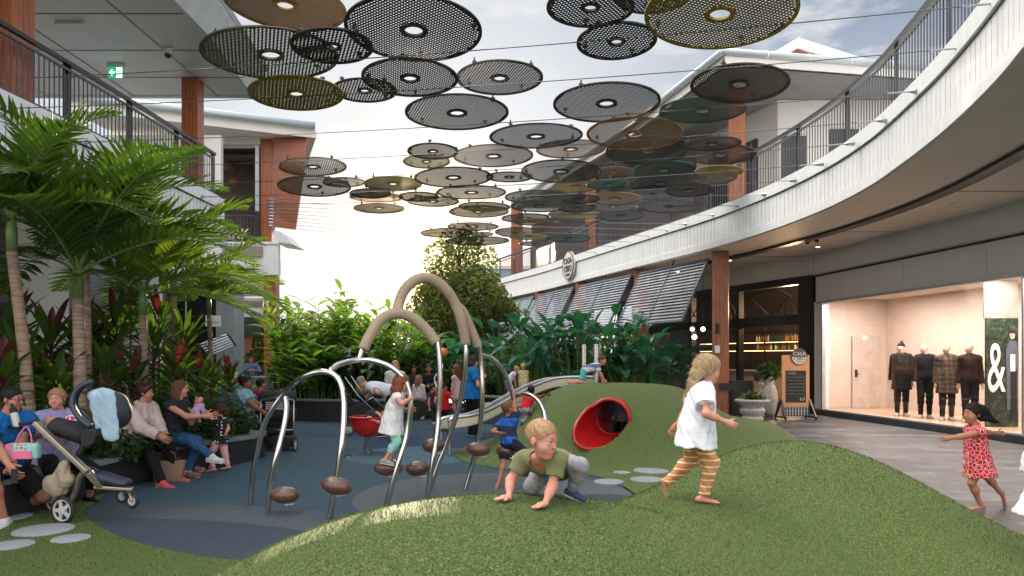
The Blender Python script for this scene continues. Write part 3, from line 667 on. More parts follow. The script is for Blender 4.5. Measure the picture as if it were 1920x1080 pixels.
# gable behind
gb = thing('gable_roof', 'pale metal gable roof with small timber triangle rising behind the right gutter', 'roof', (11, 26, 9.2))
A_ = W(1497, 70, 26); Lf = W(1440, 104, 26); Rt = W(1680, 128, 26)
MB().extr([Lf, A_, A_+Vector((0, 0, -.38)), Lf+Vector((.3, 0, -.2))], (0, .3, 0)).build('barge_board', M_['roof'], gb)
MB().extr([A_, Rt, Rt+Vector((0, 0, -.35)), A_+Vector((0, 0, -.40))], (0, .31, 0)).build('barge_board', M_['roof'], gb)
MB().extr([A_+Vector((0, .1, -.35)), Rt+Vector((0, .1, -.4)), (Rt.x, 26.1, 9.5), (Lf.x, 26.1, 9.5), Lf+Vector((0, .1, -.3))], (0, .25, 0)).build('gable_infill', M_['woodh'], gb)
MB().extr([Lf+Vector((-.1, .3, .02)), A_+Vector((0, .3, .05)), Rt+Vector((0, .3, .02)), Rt+Vector((0, .3, -.1)), A_+Vector((0, .3, -.06)), Lf+Vector((0, .3, -.1))], (0, 6, 0)).build('roof_sheet', M_['roof'], gb)
column(6.3, 19.9, 5.57, 9.05, .42, 'upper timber column behind the right balcony railing', 'upper timber columns', R(-20))
column(3.2, 28.5, 5.57, 9.05, .40, 'upper timber column near the middle of the right balcony', 'upper timber columns', R(-20))
column(0.25, 35.9, 4.6, 9.4, .45, 'upper timber column at the far end of the right balcony', 'upper timber columns', R(-20))
# terrace wall with perforated screens near the far end
M_['dkbrown'] = mat('dark_brown_screen', (0.035, 0.022, 0.018), .5)
scr = offset2(RCp, 1.6)
sweep(scr[14:300:5], [(0, 5.57), (0, 8.3), (.06, 8.3), (.06, 5.57)], 'terrace_screen', M_['dkbrown'], None, label='dark brown screen wall behind the far part of the right balcony', cat='screen')
# pale far building
fb = thing('far_building', 'pale blue wall of a far building beyond the tree', 'building', (0, 48, 0))
MB().box(-3.2, 4, 46, 52, 0, 7.3).build('wall', mat('pale_blue_wall', (0.30, 0.44, 0.56), .6, var=.05), fb)
MB().box(-3.3, 4.1, 45.9, 52.1, 7.301, 7.5).build('parapet', M_['white2'], fb)
# fascia sign
si = None
for p, q in zip(RCp, RCp[1:]):
    if (960+p.x*F/p.y) >= 1071: si = p; sd = (q-p).normalized(); break
sn2 = Vector((sd.y, -sd.x, 0)); sn2 = -sn2 if sn2.x > 0 else sn2
t = thing('round_sign', 'round white CASA CIBO sign on the balcony edge', 'sign', at(si, 5.2))
xa = -sd if (sn2.cross(Vector((0, 0, 1)))).dot(sd) > 0 else sd
xx = Vector((0, 0, 1)).cross(sn2).normalized()
Msg = Matrix(((xx.x, 0, sn2.x, si.x), (xx.y, 0, sn2.y, si.y), (0, 1, 0, 5.22), (0, 0, 0, 1)))
M_['cream'] = mat('sign_face', (0.62, 0.60, 0.54), .5); M_['signdk'] = mat('sign_letters', (0.05, 0.05, 0.05), .5)
q = MB(Msg); q.lathe([(.56, .05), (.56, .13), (.53, .14), (0, .14)], 40); q.build('disc', M_['cream'], t, smooth='auto')
q = MB(Msg); q.tube([(.55*math.cos(a), .55*math.sin(a), .14) for a in np.linspace(0, 2*math.pi, 41)[:-1]], .02, 6, closed=True); q.build('rim', M_['signdk'], t)
text('CASA', .33, 'lettering', M_['signdk'], t, Msg @ Matrix.Translation((0, .17, .15)), .012)
text('CIBO', .33, 'lettering', M_['signdk'], t, Msg @ Matrix.Translation((0, -.14, .15)), .012)
text('ITALIAN', .11, 'lettering', M_['signdk'], t, Msg @ Matrix.Translation((0, -.38, .15)), .008)
# ============================================================= LEFT BUILDING
LC = [(-7.95, 5.0), (-7.75, 8.0), (-7.55, 10.5), (-7.38, 13.0), (-7.28, 15.5), (-7.22, 17.6)]
LCp = resample(catmull([(a, b, 0) for a, b in LC], 8), 0.05)[::-1]     # travel towards camera -> courtyard on the left of travel
LCp = LCp[::-1]                                                           # travel away from camera: courtyard on the right (negative offset)
bL = thing('left_mall_building', 'white two storey mall wing on the left with balcony and grey panelled soffit', 'building', (-10, 12, 0))
sweep(LCp[::5], [(-0.045, 5.28), (-0.045, 5.55), (0.25, 5.55), (0.25, 5.28)], 'balcony_cap', M_['white'], bL)
sweep(LCp[::5], [(-0.03, 4.50), (-0.03, 4.66), (0.2, 4.66), (0.2, 4.50)], 'balcony_lower_band', M_['white'], bL)
mb = MB(); gb_ = MB(); bd = resample(LCp, 0.17)
for a, b in zip(bd, bd[1:]):
    d = (b-a).normalized(); nrm = Vector((-d.y, d.x, 0)); a2 = a+d*0.007; b2 = b-d*0.007
    mb.add([at(a2, 4.66), at(b2, 4.66), at(b2, 5.25), at(a2, 5.25)], [(0, 1, 2, 3)])
    gb_.add([at(a+nrm*.015, 4.66), at(b+nrm*.015, 4.66), at(b+nrm*.015, 5.279), at(a+nrm*.015, 5.279)], [(0, 1, 2, 3)])
gb_.build('cladding_backing', M_['groove'], bL)
mb.build('balcony_cladding', M_['white'], bL)
MB().box(-14, -7.20, 17.61, 17.80, 4.5, 5.55).build('end_fascia', M_['white'], bL)
mb = MB(); mb.prism([(p.x-.08, p.y) for p in LCp[::10]]+[(-7.3, 17.6), (-14, 17.6), (-14, 5)], 4.52, 5.50); mb.build('balcony_deck', M_['soffit'], bL)
railing(offset2(LCp, .08)[:-2], 5.55, 1.9, 'balcony railings', 'dark metal railing on the straight left white balcony', wide=.2)
er = [Vector((-7.32-0.05*i, 17.58, 0)) for i in range(60)]
# roof over the upper left deck
SP = [(-6.35, 11.0), (-6.3, 14.8), (-6.62, 18.2), (-15, 18.25), (-16, 3), (-6.5, 3)]
MB().prism(SP, 8.30, 8.36).build('upper_soffit', M_['soffitL'], bL)
mb = MB()
for k, y in enumerate((12.2, 13.85, 15.5, 17.0)): mb.box(-15, -6.4-.0*k, y, y+.022, 8.292, 8.2995)
mb.build('panel_joint', M_['joint'], bL)
mb = MB()
for x0, x1 in ((-7.75, -7.55), (-9.9, -9.7), (-12.1, -11.9)): mb.extr([(x0, 4, 8.291), (x0+.022, 4, 8.291), (x1+.022, 18.2, 8.291), (x1, 18.2, 8.291)], (0, 0, .0035))
mb.build('panel_joint', M_['joint'], bL)
rp = [Vector((-6.5, 3, 0)), Vector((-6.35, 11, 0)), Vector((-6.3, 14.8, 0)), Vector((-6.62, 18.2, 0))]
sweep(rp, [(0, 8.29), (-.32, 8.85), (-.30, 8.9), (.3, 8.9), (.3, 8.365)], 'roof_fascia', mat('roof_fascia_panel', (.50, .54, .57), .4), bL, smooth=False)
sweep(rp, [(-.32, 8.905), (-.38, 8.99), (.3, 8.99), (.3, 8.905)], 'roof_edge', M_['gutter'], bL, smooth=False)
MB().box(-15, -6.6, 18.21, 18.35, 8.28, 8.9).build('roof_end_fascia', M_['soffitL'], bL)
MB().prism([(-6.2, 3), (-6.0, 14.8), (-6.4, 18.3), (-16, 18.3), (-16, 3)], 8.995, 9.05).build('roof', M_['roof'], bL)
MB().box(-13.2, -13.0, 3, 17.6, 5.55, 8.29).build('upper_wall', M_['white2'], bL)
column(-7.72, 17.2, 5.55, 8.29, .36, 'upper timber column at the far end of the left balcony', 'upper left timber columns')
column(-8.05, 11.3, 5.55, 8.29, .55, 'upper timber column at the left picture edge behind the railing', 'upper left timber columns')
# ground floor under the left deck
M_['stonetile'] = mat('grey_tile', (.28, .30, .31), .5, var=.15, scale=4)
MB().box(-11.3, -11.1, 5, 24, 0, 4.5).build('shop_wall', mat('shop_wall_grey', (.20, .21, .22), .6), bL)  # plain grey wall colour
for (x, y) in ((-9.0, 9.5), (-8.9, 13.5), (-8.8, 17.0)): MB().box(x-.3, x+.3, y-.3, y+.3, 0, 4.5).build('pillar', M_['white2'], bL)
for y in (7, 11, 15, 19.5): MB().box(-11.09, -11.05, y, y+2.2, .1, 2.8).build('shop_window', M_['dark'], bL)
for (x, y) in ((-8.6, 12.6), (-8.7, 9.6)):
    mb = MB(); mb.lathe([(.07, 4.47), (.07, 4.515)], 12, (x, y, 0)); mb.build('downlight', M_['lamp'], bL)
# exit sign
p = W(218, 110, 16.2); 
t = thing('exit_sign', 'green running man exit sign with left arrow under the upper left soffit', 'sign', (p.x, p.y, 7.95))
zt = 8.29-7.95
MB().box(-.20, .20, -.03, .03, zt-.07, zt).build('mount', M_['white2'], t, world=False)
MB().box(-.175, .175, -.02, .02, -.02, zt-.07).build('box', M_['white2'], t, world=False)
M_['exitg'] = emat('exit_green', (0.0, .30, .12), .6); M_['exitw'] = emat('exit_white', (.9, 1, .95), .7)
MB().box(-.165, .165, -.026, -.0205, 0.0, zt-.085).build('green_panel', M_['exitg'], t, world=False)
hz_ = zt-.085
mb = MB(); mb.extr([(-.145, -.027, hz_/2), (-.075, -.027, hz_*.82), (-.075, -.027, hz_*.6), (-.02, -.027, hz_*.6), (-.02, -.027, hz_*.4), (-.075, -.027, hz_*.4), (-.075, -.027, hz_*.18)], (0, -.003, 0)); mb.build('arrow', M_['exitw'], t, world=False)
mb = MB(); mb.box(.02, .15, -.030, -.027, .012, hz_-.012); mb.build('door_pictogram', M_['exitw'], t, world=False)
mb = MB()
c = lambda x, z: (x, -.033, z*hz_)
mb.ball((.092, -.033, hz_*.82), (.013, .003, .013), 6)
for a, b, r_ in (((.088, .72), (.078, .45), .012), ((.088, .68), (.055, .55), .006), ((.055, .55), (.045, .66), .006), ((.09, .68), (.115, .55), .006), ((.115, .55), (.13, .62), .006), ((.08, .46), (.105, .33), .008), ((.105, .33), (.10, .12), .007), ((.078, .46), (.055, .30), .008), ((.055, .30), (.03, .28), .007)):
    mb.tube([c(*a), c(*b)], r_, 6)
mb.build('running_man', M_['exitg'], t, world=False)
p = W(315, 138, 15.4)
t = thing('security_camera', 'white dome camera under the upper left soffit beside the exit sign', 'camera', (p.x, p.y, 8.29))
MB().lathe([(.09, 0), (.10, -.06), (.085, -.13)], 16).build('housing', M_['white2'], t, world=False, smooth='auto'); MB().ball((0, 0, -.14), .07, 8).build('dome', M_['black'], t, world=False, smooth=True)
p = W(130, 25, 14.2)
MB().box(p.x-.28, p.x+.28, p.y-.04, p.y+.04, 8.24, 8.29).build('ceiling_light', M_['white2'], label='slim white batten light on the upper left soffit', cat='light')
# ---------- second left building
b2 = thing('corner_pavilion', 'left corner pavilion with timber columns, white deck band and pale metal roof', 'building', (-9.5, 25, 0))
MB().box(-16, -8.02, 24.4, 24.62, 4.95, 5.55).build('deck_band', M_['white'], b2); MB().box(-16, -8.0, 24.34, 24.399, 5.48, 5.56).build('deck_cap', M_['white'], b2)
MB().box(-16, -8.02, 24.4, 24.65, 4.42, 4.949).build('deck_beam', M_['white'], b2); MB().prism([(-16, 24.66), (-8.05, 24.66), (-11.9, 34), (-16, 34)], 4.5, 5.5).build('deck', M_['soffit'], b2)
MB().box(-9.9, -8.55, 24.32, 24.398, 5.05, 5.40).build('recess_panel', mat('taupe_panel', (.26, .22, .19), .5), b2)
column(-8.50, 24.75, 5.56, 9.3, .36, 'upper timber column beside the dark opening of the left corner pavilion', 'corner pavilion columns')
column(-8.40, 24.85, 0, 4.44, .40, 'lower timber column of the left corner pavilion beside the broad leaved bush', 'corner pavilion columns')
MB().box(-12.4, -8.85, 26.4, 26.5, 5.5, 9.2).build('dark_interior', M_['cafewall'], b2); MB().box(-12.4, -8.8, 24.9, 26.4, 8.6, 8.7).build('interior_ceiling', M_['cafewall'], b2)
MB().extr([(-8.79, 24.75, 5.56), (-8.79, 24.75, 9.3), (-12.6, 34, 9.3), (-12.6, 34, 5.56)], (-.08, 0, 0)).build('side_wall', M_['cafewall'], b2)
MB().box(-12.5, -8.68, 24.5, 24.6, 8.95, 9.3).build('shop_head', M_['white2'], b2); MB().box(-12.5, -8.7, 24.62, 24.7, 8.85, 8.949).build('blind_box', M_['gutter'], b2)
MB().box(-8.82, -8.70, 24.42, 24.50, 5.56, 8.9).build('jamb', M_['gutter'], b2)
# timber clad fin
q = [W(513, 246, 24.45), W(575, 250, 24.45), W(569, 320, 24.45), W(553, 430, 24.45), W(513, 425, 24.45)]
MB().extr(q, (0, .12, 0)).build('timber_fin', M_['woodh'], b2)
q = [W(513, 432, 24.5), W(524, 434, 24.5), W(549, 458, 24.5), W(513, 453, 24.5)]
MB().extr(q, (0, 1.5, 0)).build('flashing', M_['roof'], b2)
# roof: eave gutter, fascia, sheet
g0 = W(120, 178, 21.0); g1 = W(590, 236, 24.3)
MB().tube([g0, g1], .13, 12).build('gutter', M_['gutter'], b2, smooth=True)
MB().extr([g0+Vector((0, .12, -.10)), g1+Vector((0, .12, -.10)), g1+Vector((0, .12, -.38)), g0+Vector((0, .12, -.38))], (0, .08, 0)).build('fascia_board', M_['white2'], b2)
MB().extr([g0+Vector((0, .1, .05)), g1+Vector((0, .1, .05)), g1+Vector((-1.9, 5, 1.45)), g0+Vector((-.3, 5, 1.25))], (0, 0, .06)).build('roof', M_['roof'], b2)
MB().extr([g0+Vector((0, .2, -.32)), g1+Vector((0, .2, -.32)), g1+Vector((-2.2, 6, -.32)), g0+Vector((0, 6, -.32))], (0, 0, .03)).build('eave_soffit', M_['white2'], b2)
MB().box(-19, -9.5, 23.2, 23.4, 7.1, 8.85).build('rear_clad_wall', M_['white2'], b2)
pr = [Vector((-8.75-0.05*i, 24.45, 0)) for i in range(64)]
railing(pr, 5.56, 1.6, 'balcony railings', 'short grey railing with raised lettering on the left corner pavilion', inner=0)
M_['gold'] = mat('pale_gold_letters', (.66, .55, .38), .4)
t = thing('raised_lettering', 'pale gold letters MARK fixed on the corner pavilion railing', 'sign', (-9.3, 24.3, 5.56))
mm = Matrix.Translation((W(446, 441, 24.3).x-.25, 24.28, 5.80)) @ Matrix.Rotation(R(90), 4, 'X')
text('MARK', .50, 'letters', M_['gold'], t, mm, .02)
# lit pictures inside the pavilion opening
for (px, py, lb, c) in ((432, 318, 'dim round pendant shade inside the dark upper opening, upper one', (.10, .05, .03)), (441, 345, 'dim warm pendant shade inside the dark upper opening, lower one', (.16, .08, .05))):
    p = W(px, py, 25.6); t = thing('pendant_lamp', lb, 'lamp', p, group='pendants in the corner pavilion')
    MB().lathe([(.05, .28), (.14, .2), (.24, 0), (.23, -.01)], 16).build('shade', mat('pavilion_shade', c, .5), t, world=False, smooth=True)
    MB().tube([(0, 0, .28), (0, 0, 8.59-p.z)], .01, 6).build('cord', M_['black'], t, world=False)
# awning and slatted verandah under the corner pavilion
MB().box(-10.4, -8.65, 24.7, 24.9, 3.0, 3.32).build('awning_beam', M_['white'], b2)
MB().prism([(-12.6, 25), (-8.75, 25), (-11.6, 33), (-15, 33)], 3.60, 3.70).build('lower_soffit', M_['soffit'], b2)
aw = thing('slatted_awning', 'dark slatted metal awning seen from below beside the lower timber column', 'awning', (-9.5, 27, 2.2))
mb = MB(); a0 = Vector((-11.4, 25.2, 3.05)); a1 = Vector((-8.85, 25.2, 3.05)); b0 = Vector((-13.0, 30.5, 2.05+.25))
for k in range(16):
    s = k/15; p = a0.lerp(a0+Vector((-.2, 5.0, -.72)), s); p.x -= 1.5*s; mb.obox(p, p+Vector((2.6, 0, 0)), .14, .02, up=(0, .5, 1))
mb.build('slats', M_['louvre'], aw)
mb = MB()
for x in (-11.4, -10.5, -9.7, -8.85): mb.obox((x, 25.15, 3.02), (x-1.7, 30.3, 2.3), .07, .09)
mb.build('rafters', M_['dark'], aw)
column(-10.9, 29.5, 0, 3.55, .34, 'shorter timber column deeper under the slatted awning', 'corner pavilion columns')
# narrow shop front with hanging sign and tilted shutter
s3 = thing('narrow_shop_front', 'narrow dark shop front with grey tiled pier behind the palms', 'shop', (-9.2, 21.5, 0))
MB().box(-8.95, -8.25-.15, 21.5, 22.3, 0, 3.6).build('tiled_pier', M_['stonetile'], s3)
MB().box(-10.4, -8.96, 21.9, 22.0, 0, 3.6).build('doorway', M_['black'], s3)
MB().box(-11.2, -10.41, 21.4, 22.2, 0, 4.4).build('olive_wall', mat('olive_wall', (.14, .16, .12), .6), s3)
MB().box(-10.4, -8.3, 21.3, 22.4, 3.61, 4.4).build('head_wall', M_['white2'], s3)
MB().tube([(-9.72, 21.2, 0), (-9.72, 21.2, 4.3)], .025).build('conduit', M_['galv'], s3)
hs = thing('hanging_sign', 'small white lettered sign hanging above the narrow shop front', 'sign', W(400, 602, 20.8))
MB().box(-.22, .22, -.02, .02, -.16, .16).build('board', M_['white2'], hs, world=False)
text('FRESH', .125, 'lettering', M_['dark'], hs, pmat(hs) @ Matrix.Translation((0, -.021, -.05)) @ Matrix.Rotation(R(90), 4, 'X'), .002)
text('THE', .08, 'lettering', M_['dark'], hs, pmat(hs) @ Matrix.Translation((-.05, -.021, .07)) @ Matrix.Rotation(R(90), 4, 'X'), .002)
MB().tube([(0, 0, .16), (0, 0, .9)], .012).build('hanger', M_['black'], hs, world=False)
sh = thing('tilted_shutter', 'small tilted slatted shutter beside the hanging sign', 'shutter', W(405, 640, 20.6))
mb = MB()
for k in range(6): mb.obox((-.35+.02*k, .1*k-.3, -.1-.06*k), (.45, .1*k-.3, .20-.06*k), .10, .015, up=(0, -.5, 1))
mb.build('slats', M_['louvre'], sh, world=False)
MB().obox((-.38, -.33, -.08), (-.3, .3, -.45), .04, .05).build('side_rail', M_['dark'], sh, world=False); MB().obox((.46, -.33, .22), (.46, .3, -.12), .04, .05).build('side_rail', M_['dark'], sh, world=False)

# ============================================================= CABLES AND DISCS
# perforated disc templates: square-grid of slots cut as real openings
def disc_mesh(name, D, pitch, op=1.0):
    R0 = D/2; n = int(D/pitch)+2; bm = bmesh.new(); ring = []
    th = 0.012; hw = pitch*.265*op; hh = pitch*.19*op
    vs = []; fs = []
    def V_(x, y): vs.append((x, y, 0)); return len(vs)-1
    rim = R0-.5*pitch; hub = D*.088; hub2 = D*.066
    def ok(cx, cy):
        r_ = math.hypot(cx, cy); return r_ < rim-pitch*.62 and r_ > hub+pitch*.62
    half = n//2+1; grid = {}
    def gv(i, j):
        if (i, j) not in grid: grid[(i, j)] = V_((i-.5)*pitch, (j-.5)*pitch)
        return grid[(i, j)]
    used = set()
    for i in range(-half, half+1):
        for j in range(-half, half+1):
            cx, cy = i*pitch, j*pitch
            c4 = [gv(i, j), gv(i+1, j), gv(i+1, j+1), gv(i, j+1)]
            if ok(cx, cy):
                used.add((i, j)); o = 1
                k = [V_(cx-hw, cy-hh*.5), V_(cx-hw*.5, cy-hh), V_(cx+hw*.5, cy-hh), V_(cx+hw, cy-hh*.5), V_(cx+hw, cy+hh*.5), V_(cx+hw*.5, cy+hh), V_(cx-hw*.5, cy+hh), V_(cx-hw, cy+hh*.5)]
                fs += [(c4[0], c4[1], k[2], k[1]), (c4[1], k[3], k[2]), (c4[1], c4[2], k[4], k[3]), (c4[2], k[5], k[4]), (c4[2], c4[3], k[6], k[5]), (c4[3], k[7], k[6]), (c4[3], c4[0], k[0], k[7]), (c4[0], k[1], k[0])]
            elif math.hypot(cx, cy) < R0-pitch*.75 and math.hypot(cx, cy) > hub2+pitch*.55:
                fs.append(tuple(c4))
    # rim and hub rings lie 2 mm below, covering the ragged grid edge
    def ringf(r0, r1, z0, z1, k=64):
        i0 = len(vs)
        for r_, z in ((r0, z0), (r1, z0), (r1, z1), (r0, z1)):
            for q in range(k): a = 2*math.pi*q/k; vs.append((r_*math.cos(a), r_*math.sin(a), z))
        for lv in range(4):
            for q in range(k): fs.append((i0+lv*k+q, i0+lv*k+(q+1) % k, i0+((lv+1) % 4)*k+(q+1) % k, i0+((lv+1) % 4)*k+q))
    ringf(R0-pitch*1.05, R0, -.010, .008); ringf(hub2, hub+pitch*.5, -.014, .010)
    me = bpy.data.meshes.new(name); me.from_pydata(vs, [], fs); me.update(); bm.free(); return me
DT = {1.64: disc_mesh('disc_large', 1.64, .043), 1.32: disc_mesh('disc_medium', 1.32, .043), 0.97: disc_mesh('disc_small', .97, .043)}
DT2 = {k: disc_mesh('disc_coarse', k, .055, .84) for k in (1.64, 1.32, .97)}
def discmat(name, col, metal=.15, rough=.5): return mat(name, col, rough, metal, var=.12, scale=2)
DM = {'b': discmat('disc_black', (.034, .028, .024)), 'g': discmat('disc_bronze', (.32, .16, .035), .3, .4), 't': discmat('disc_green', (.014, .095, .080)), 's': discmat('disc_silver', (.10, .078, .055), .4, .4), 'o': discmat('disc_ochre', (.32, .23, .035), .3, .45)}
DT3 = {k: disc_mesh('disc_fine', k, .05, .42) for k in (1.64, 1.32, .97)}
SOLID = {0, 4, 29, 32, 56, 58}
for me in list(DT.values())+list(DT2.values())+list(DT3.values()): me.materials.append(DM['b'])
M_['rod'] = mat('hanger_rod', (.06, .06, .06), .4, .5)
# px, py, width px, colour, size, roll(deg), words
DISCS = [
 (535, 10, 225, 'g', 1.64, -4, 'bronze disc cut off by the top edge above the exit soffit'), (508, 103, 248, 's', 1.64, 6, 'large grey disc overlapping the left roof edge'), (623, 87, 152, 'b', .97, 4, 'small black disc between the large grey disc and the biggest black one'),
 (776, 57, 256, 'b', 1.64, 2, 'biggest black disc near the top centre'), (556, 176, 174, 'o', 1.32, 5, 'solid looking dark disc under the large grey one'), (684, 170, 120, 'b', .97, 3, 'small disc tucked left of the second row large disc'),
 (769, 147, 180, 'b', 1.32, 2, 'black disc hung under the biggest one'), (937, 147, 163, 'b', 1.32, 1, 'black disc right of the second row, top centre'), (857, 212, 194, 'b', 1.64, 2, 'large black disc low in the middle gap of bright sky'),
 (1107, 14, 165, 'b', .97, -3, 'black disc cut off by the top edge right of centre'), (1156, 78, 150, 'b', .97, -1, 'small black disc hanging under the top edge disc'), (1350, 26, 280, 'o', 1.64, -7, 'huge bronze edged disc at the top right'),
 (1225, -12, 150, 'b', .97, 0, 'disc mostly above the top edge between two others'), (1137, 194, 200, 'b', 1.64, -1, 'large black disc just left of the right roof corner'), (1386, 158, 180, 'b', 1.32, -8, 'black disc in front of the right roof corner'),
 (1317, 207, 160, 't', 1.32, -4, 'dark green disc below the roof corner disc'), (1005, 256, 175, 'b', 1.64, 3, 'large black disc in the centre above the busy cluster'), (1190, 252, 180, 'g', 1.64, -5, 'large bronze disc in the centre right cluster'),
 (812, 284, 96, 'b', .97, 3, 'small black disc left in the third row'), (800, 303, 88, 'o', .97, 2, 'small sunlit disc behind the small black third row disc'), (925, 293, 150, 's', 1.64, 2, 'grey disc in the middle of the third row'),
 (1070, 280, 130, 'g', 1.32, 0, 'warm bronze disc half hidden behind the central black one'), (850, 333, 146, 'b', 1.64, 3, 'large black disc in the fourth row over bright sky'), (955, 332, 88, 's', .97, 1, 'small grey disc right of the fourth row black one'),
 (1052, 322, 150, 'b', 1.64, 0, 'large black disc right of centre in the fourth row'), (884, 361, 130, 's', 1.64, 2, 'grey disc below the fourth row black one'), (587, 313, 124, 's', 1.32, 6, 'upper pale disc beside the timber clad wall'),
 (590, 350, 134, 's', 1.32, 6, 'lower pale disc beside the timber clad wall'), (645, 342, 78, 'b', .97, 5, 'small disc overlapping the lower pale disc'), (737, 345, 108, 'o', 1.32, 2, 'solid bronze disc left of centre over bright sky'),
 (695, 363, 78, 'b', .97, 3, 'thin dark disc under the solid bronze disc'), (706, 370, 100, 'o', 1.32, 2, 'sunlit bronze disc with posts below the solid bronze disc'), (711, 391, 95, 'g', 1.32, 2, 'lowest solid bronze disc left of centre'),
 (785, 369, 76, 'b', .97, 3, 'left one of two overlapping thin grey discs'), (812, 378, 98, 's', 1.32, 2, 'right one of two overlapping thin grey discs'), (908, 388, 98, 'o', 1.32, 0, 'moss coloured disc above the tree, upper of a pair'),
 (898, 397, 112, 's', 1.64, 1, 'grey disc above the tree, lower of a pair'), (1008, 370, 124, 't', 1.64, 0, 'green disc at the left of the right cluster'), (1012, 387, 110, 's', 1.32, 0, 'grey disc right under the green one'),
 (985, 409, 90, 'b', 1.32, 1, 'dark flat disc near the end of the right roof'), (1000, 416, 76, 'g', .97, 1, 'warm lit small disc below the dark flat disc'), (1215, 283, 160, 'b', 1.64, -3, 'dark disc behind the large bronze one'),
 (1336, 270, 104, 'b', .97, -3, 'small black disc in front of the right railing'), (1350, 290, 130, 's', 1.32, -5, 'grey disc below the small black one by the right railing'), (1348, 321, 88, 'o', .97, -4, 'small ochre disc in front of the right railing'),
 (1150, 322, 78, 's', .97, -2, 'small pale disc in the middle of the right cluster'), (1244, 319, 118, 't', 1.64, -2, 'dark green disc in the middle of the right cluster'), (1330, 334, 100, 'b', 1.32, -3, 'blue grey disc under the small ochre one'),
 (1140, 346, 82, 't', .97, -1, 'small dark green disc in the right cluster'), (1238, 345, 120, 'b', 1.64, -3, 'near black disc under the dark green one'), (1080, 350, 90, 's', 1.32, 0, 'pale disc behind the small dark green one'),
 (1153, 373, 104, 'g', 1.32, -1, 'bronze solid disc low in the right cluster'), (1225, 365, 92, 't', 1.32, -3, 'green disc right of the low bronze one'), (1292, 357, 92, 'b', .97, -4, 'thin grey disc touching the timber column'),
 (1085, 374, 80, 'b', .97, 0, 'small dark disc left of the low bronze one'), (1150, 388, 96, 's', 1.32, -1, 'pale disc beneath the low bronze one'), (1254, 388, 118, 'b', 1.64, -3, 'wide dark disc in front of the right balcony edge'),
 (1082, 391, 70, 'b', .97, 0, 'flat dark disc above the round sign'), (1080, 402, 106, 'o', 1.64, 0, 'moss coloured disc above the round sign'), (1163, 405, 90, 'b', 1.32, -2, 'dark disc over the middle of the right railing'),
 (1066, 447, 84, 't', 1.32, -1, 'lone green disc beside the round sign'), (887, 425, 96, 's', 1.64, 1, 'pale disc with end posts above the tree'), (905, 439, 40, 's', .97, 0, 'tiny pale disc above the tree'),
 (975, 436, 94, 'b', 1.64, 0, 'blue grey disc at the end of the right roof'), (838, 437, 98, 'b', 1.64, 2, 'dark disc behind the tree top, left one'), (992, 444, 76, 'o', 1.32, 0, 'thin ochre disc beneath the blue grey one'),
 (895, 452, 120, 's', 1.64, 0, 'thin edge on disc just above the tree'), (1003, 457, 60, 's', .97, 0, 'farthest thin disc near the right railing end')]
CABH = 5.32
random.seed(11)
dpos = []
for k, (px, py, w, c, D, roll, words) in enumerate(DISCS):
    d = D*F/w; z = CH+(670-py)*d/F
    # keep the real height of the net: prefer the pixel ray, choose distance so that height stays within the net
    dz = (z-CH); zt_ = min(max(z, 5.05), 6.25)
    if zt_ != z: d = (zt_-CH)*F/(670-py); z = zt_; 
    x = (px-960)*d/F; sc = w*d/F/D
    me = (DT3 if k in SOLID or 'solid' in words else DT if d < 17 else DT2)[D]
    dpos.append((x, d, z, D*sc/2))
    t = thing('perforated_disc', words if len(words.split()) <= 16 else words, 'canopy disc', (x, d, z), group='perforated shade discs hung on cables')
    t['label'] = 'perforated '+words if 'disc' in words else words
    t.rotation_euler = (R(rnd(-2, 2)), R(-roll*.6), R(20 if k % 3 else -35)); 
    o = bpy.data.objects.new('plate', me); COL.objects.link(o); o.parent = t; o.scale = (sc, sc, 1)
    o.material_slots[0].link = 'OBJECT'; o.material_slots[0].material = DM[c]
    for a in (.6, 2.2, 3.7, 5.3):
        mb = MB(); rr0 = D*sc/2*.88; x0, y0 = rr0*math.cos(a), rr0*math.sin(a); mb.tube([(x0, y0, .0), (x0, y0, rnd(.05, .14))], .012, 6)
        mb.obox((x0-.03, y0, .06), (x0+.03, y0, .06), .03, .03); mb.build('hanger_post', M_['rod'], t, world=False)
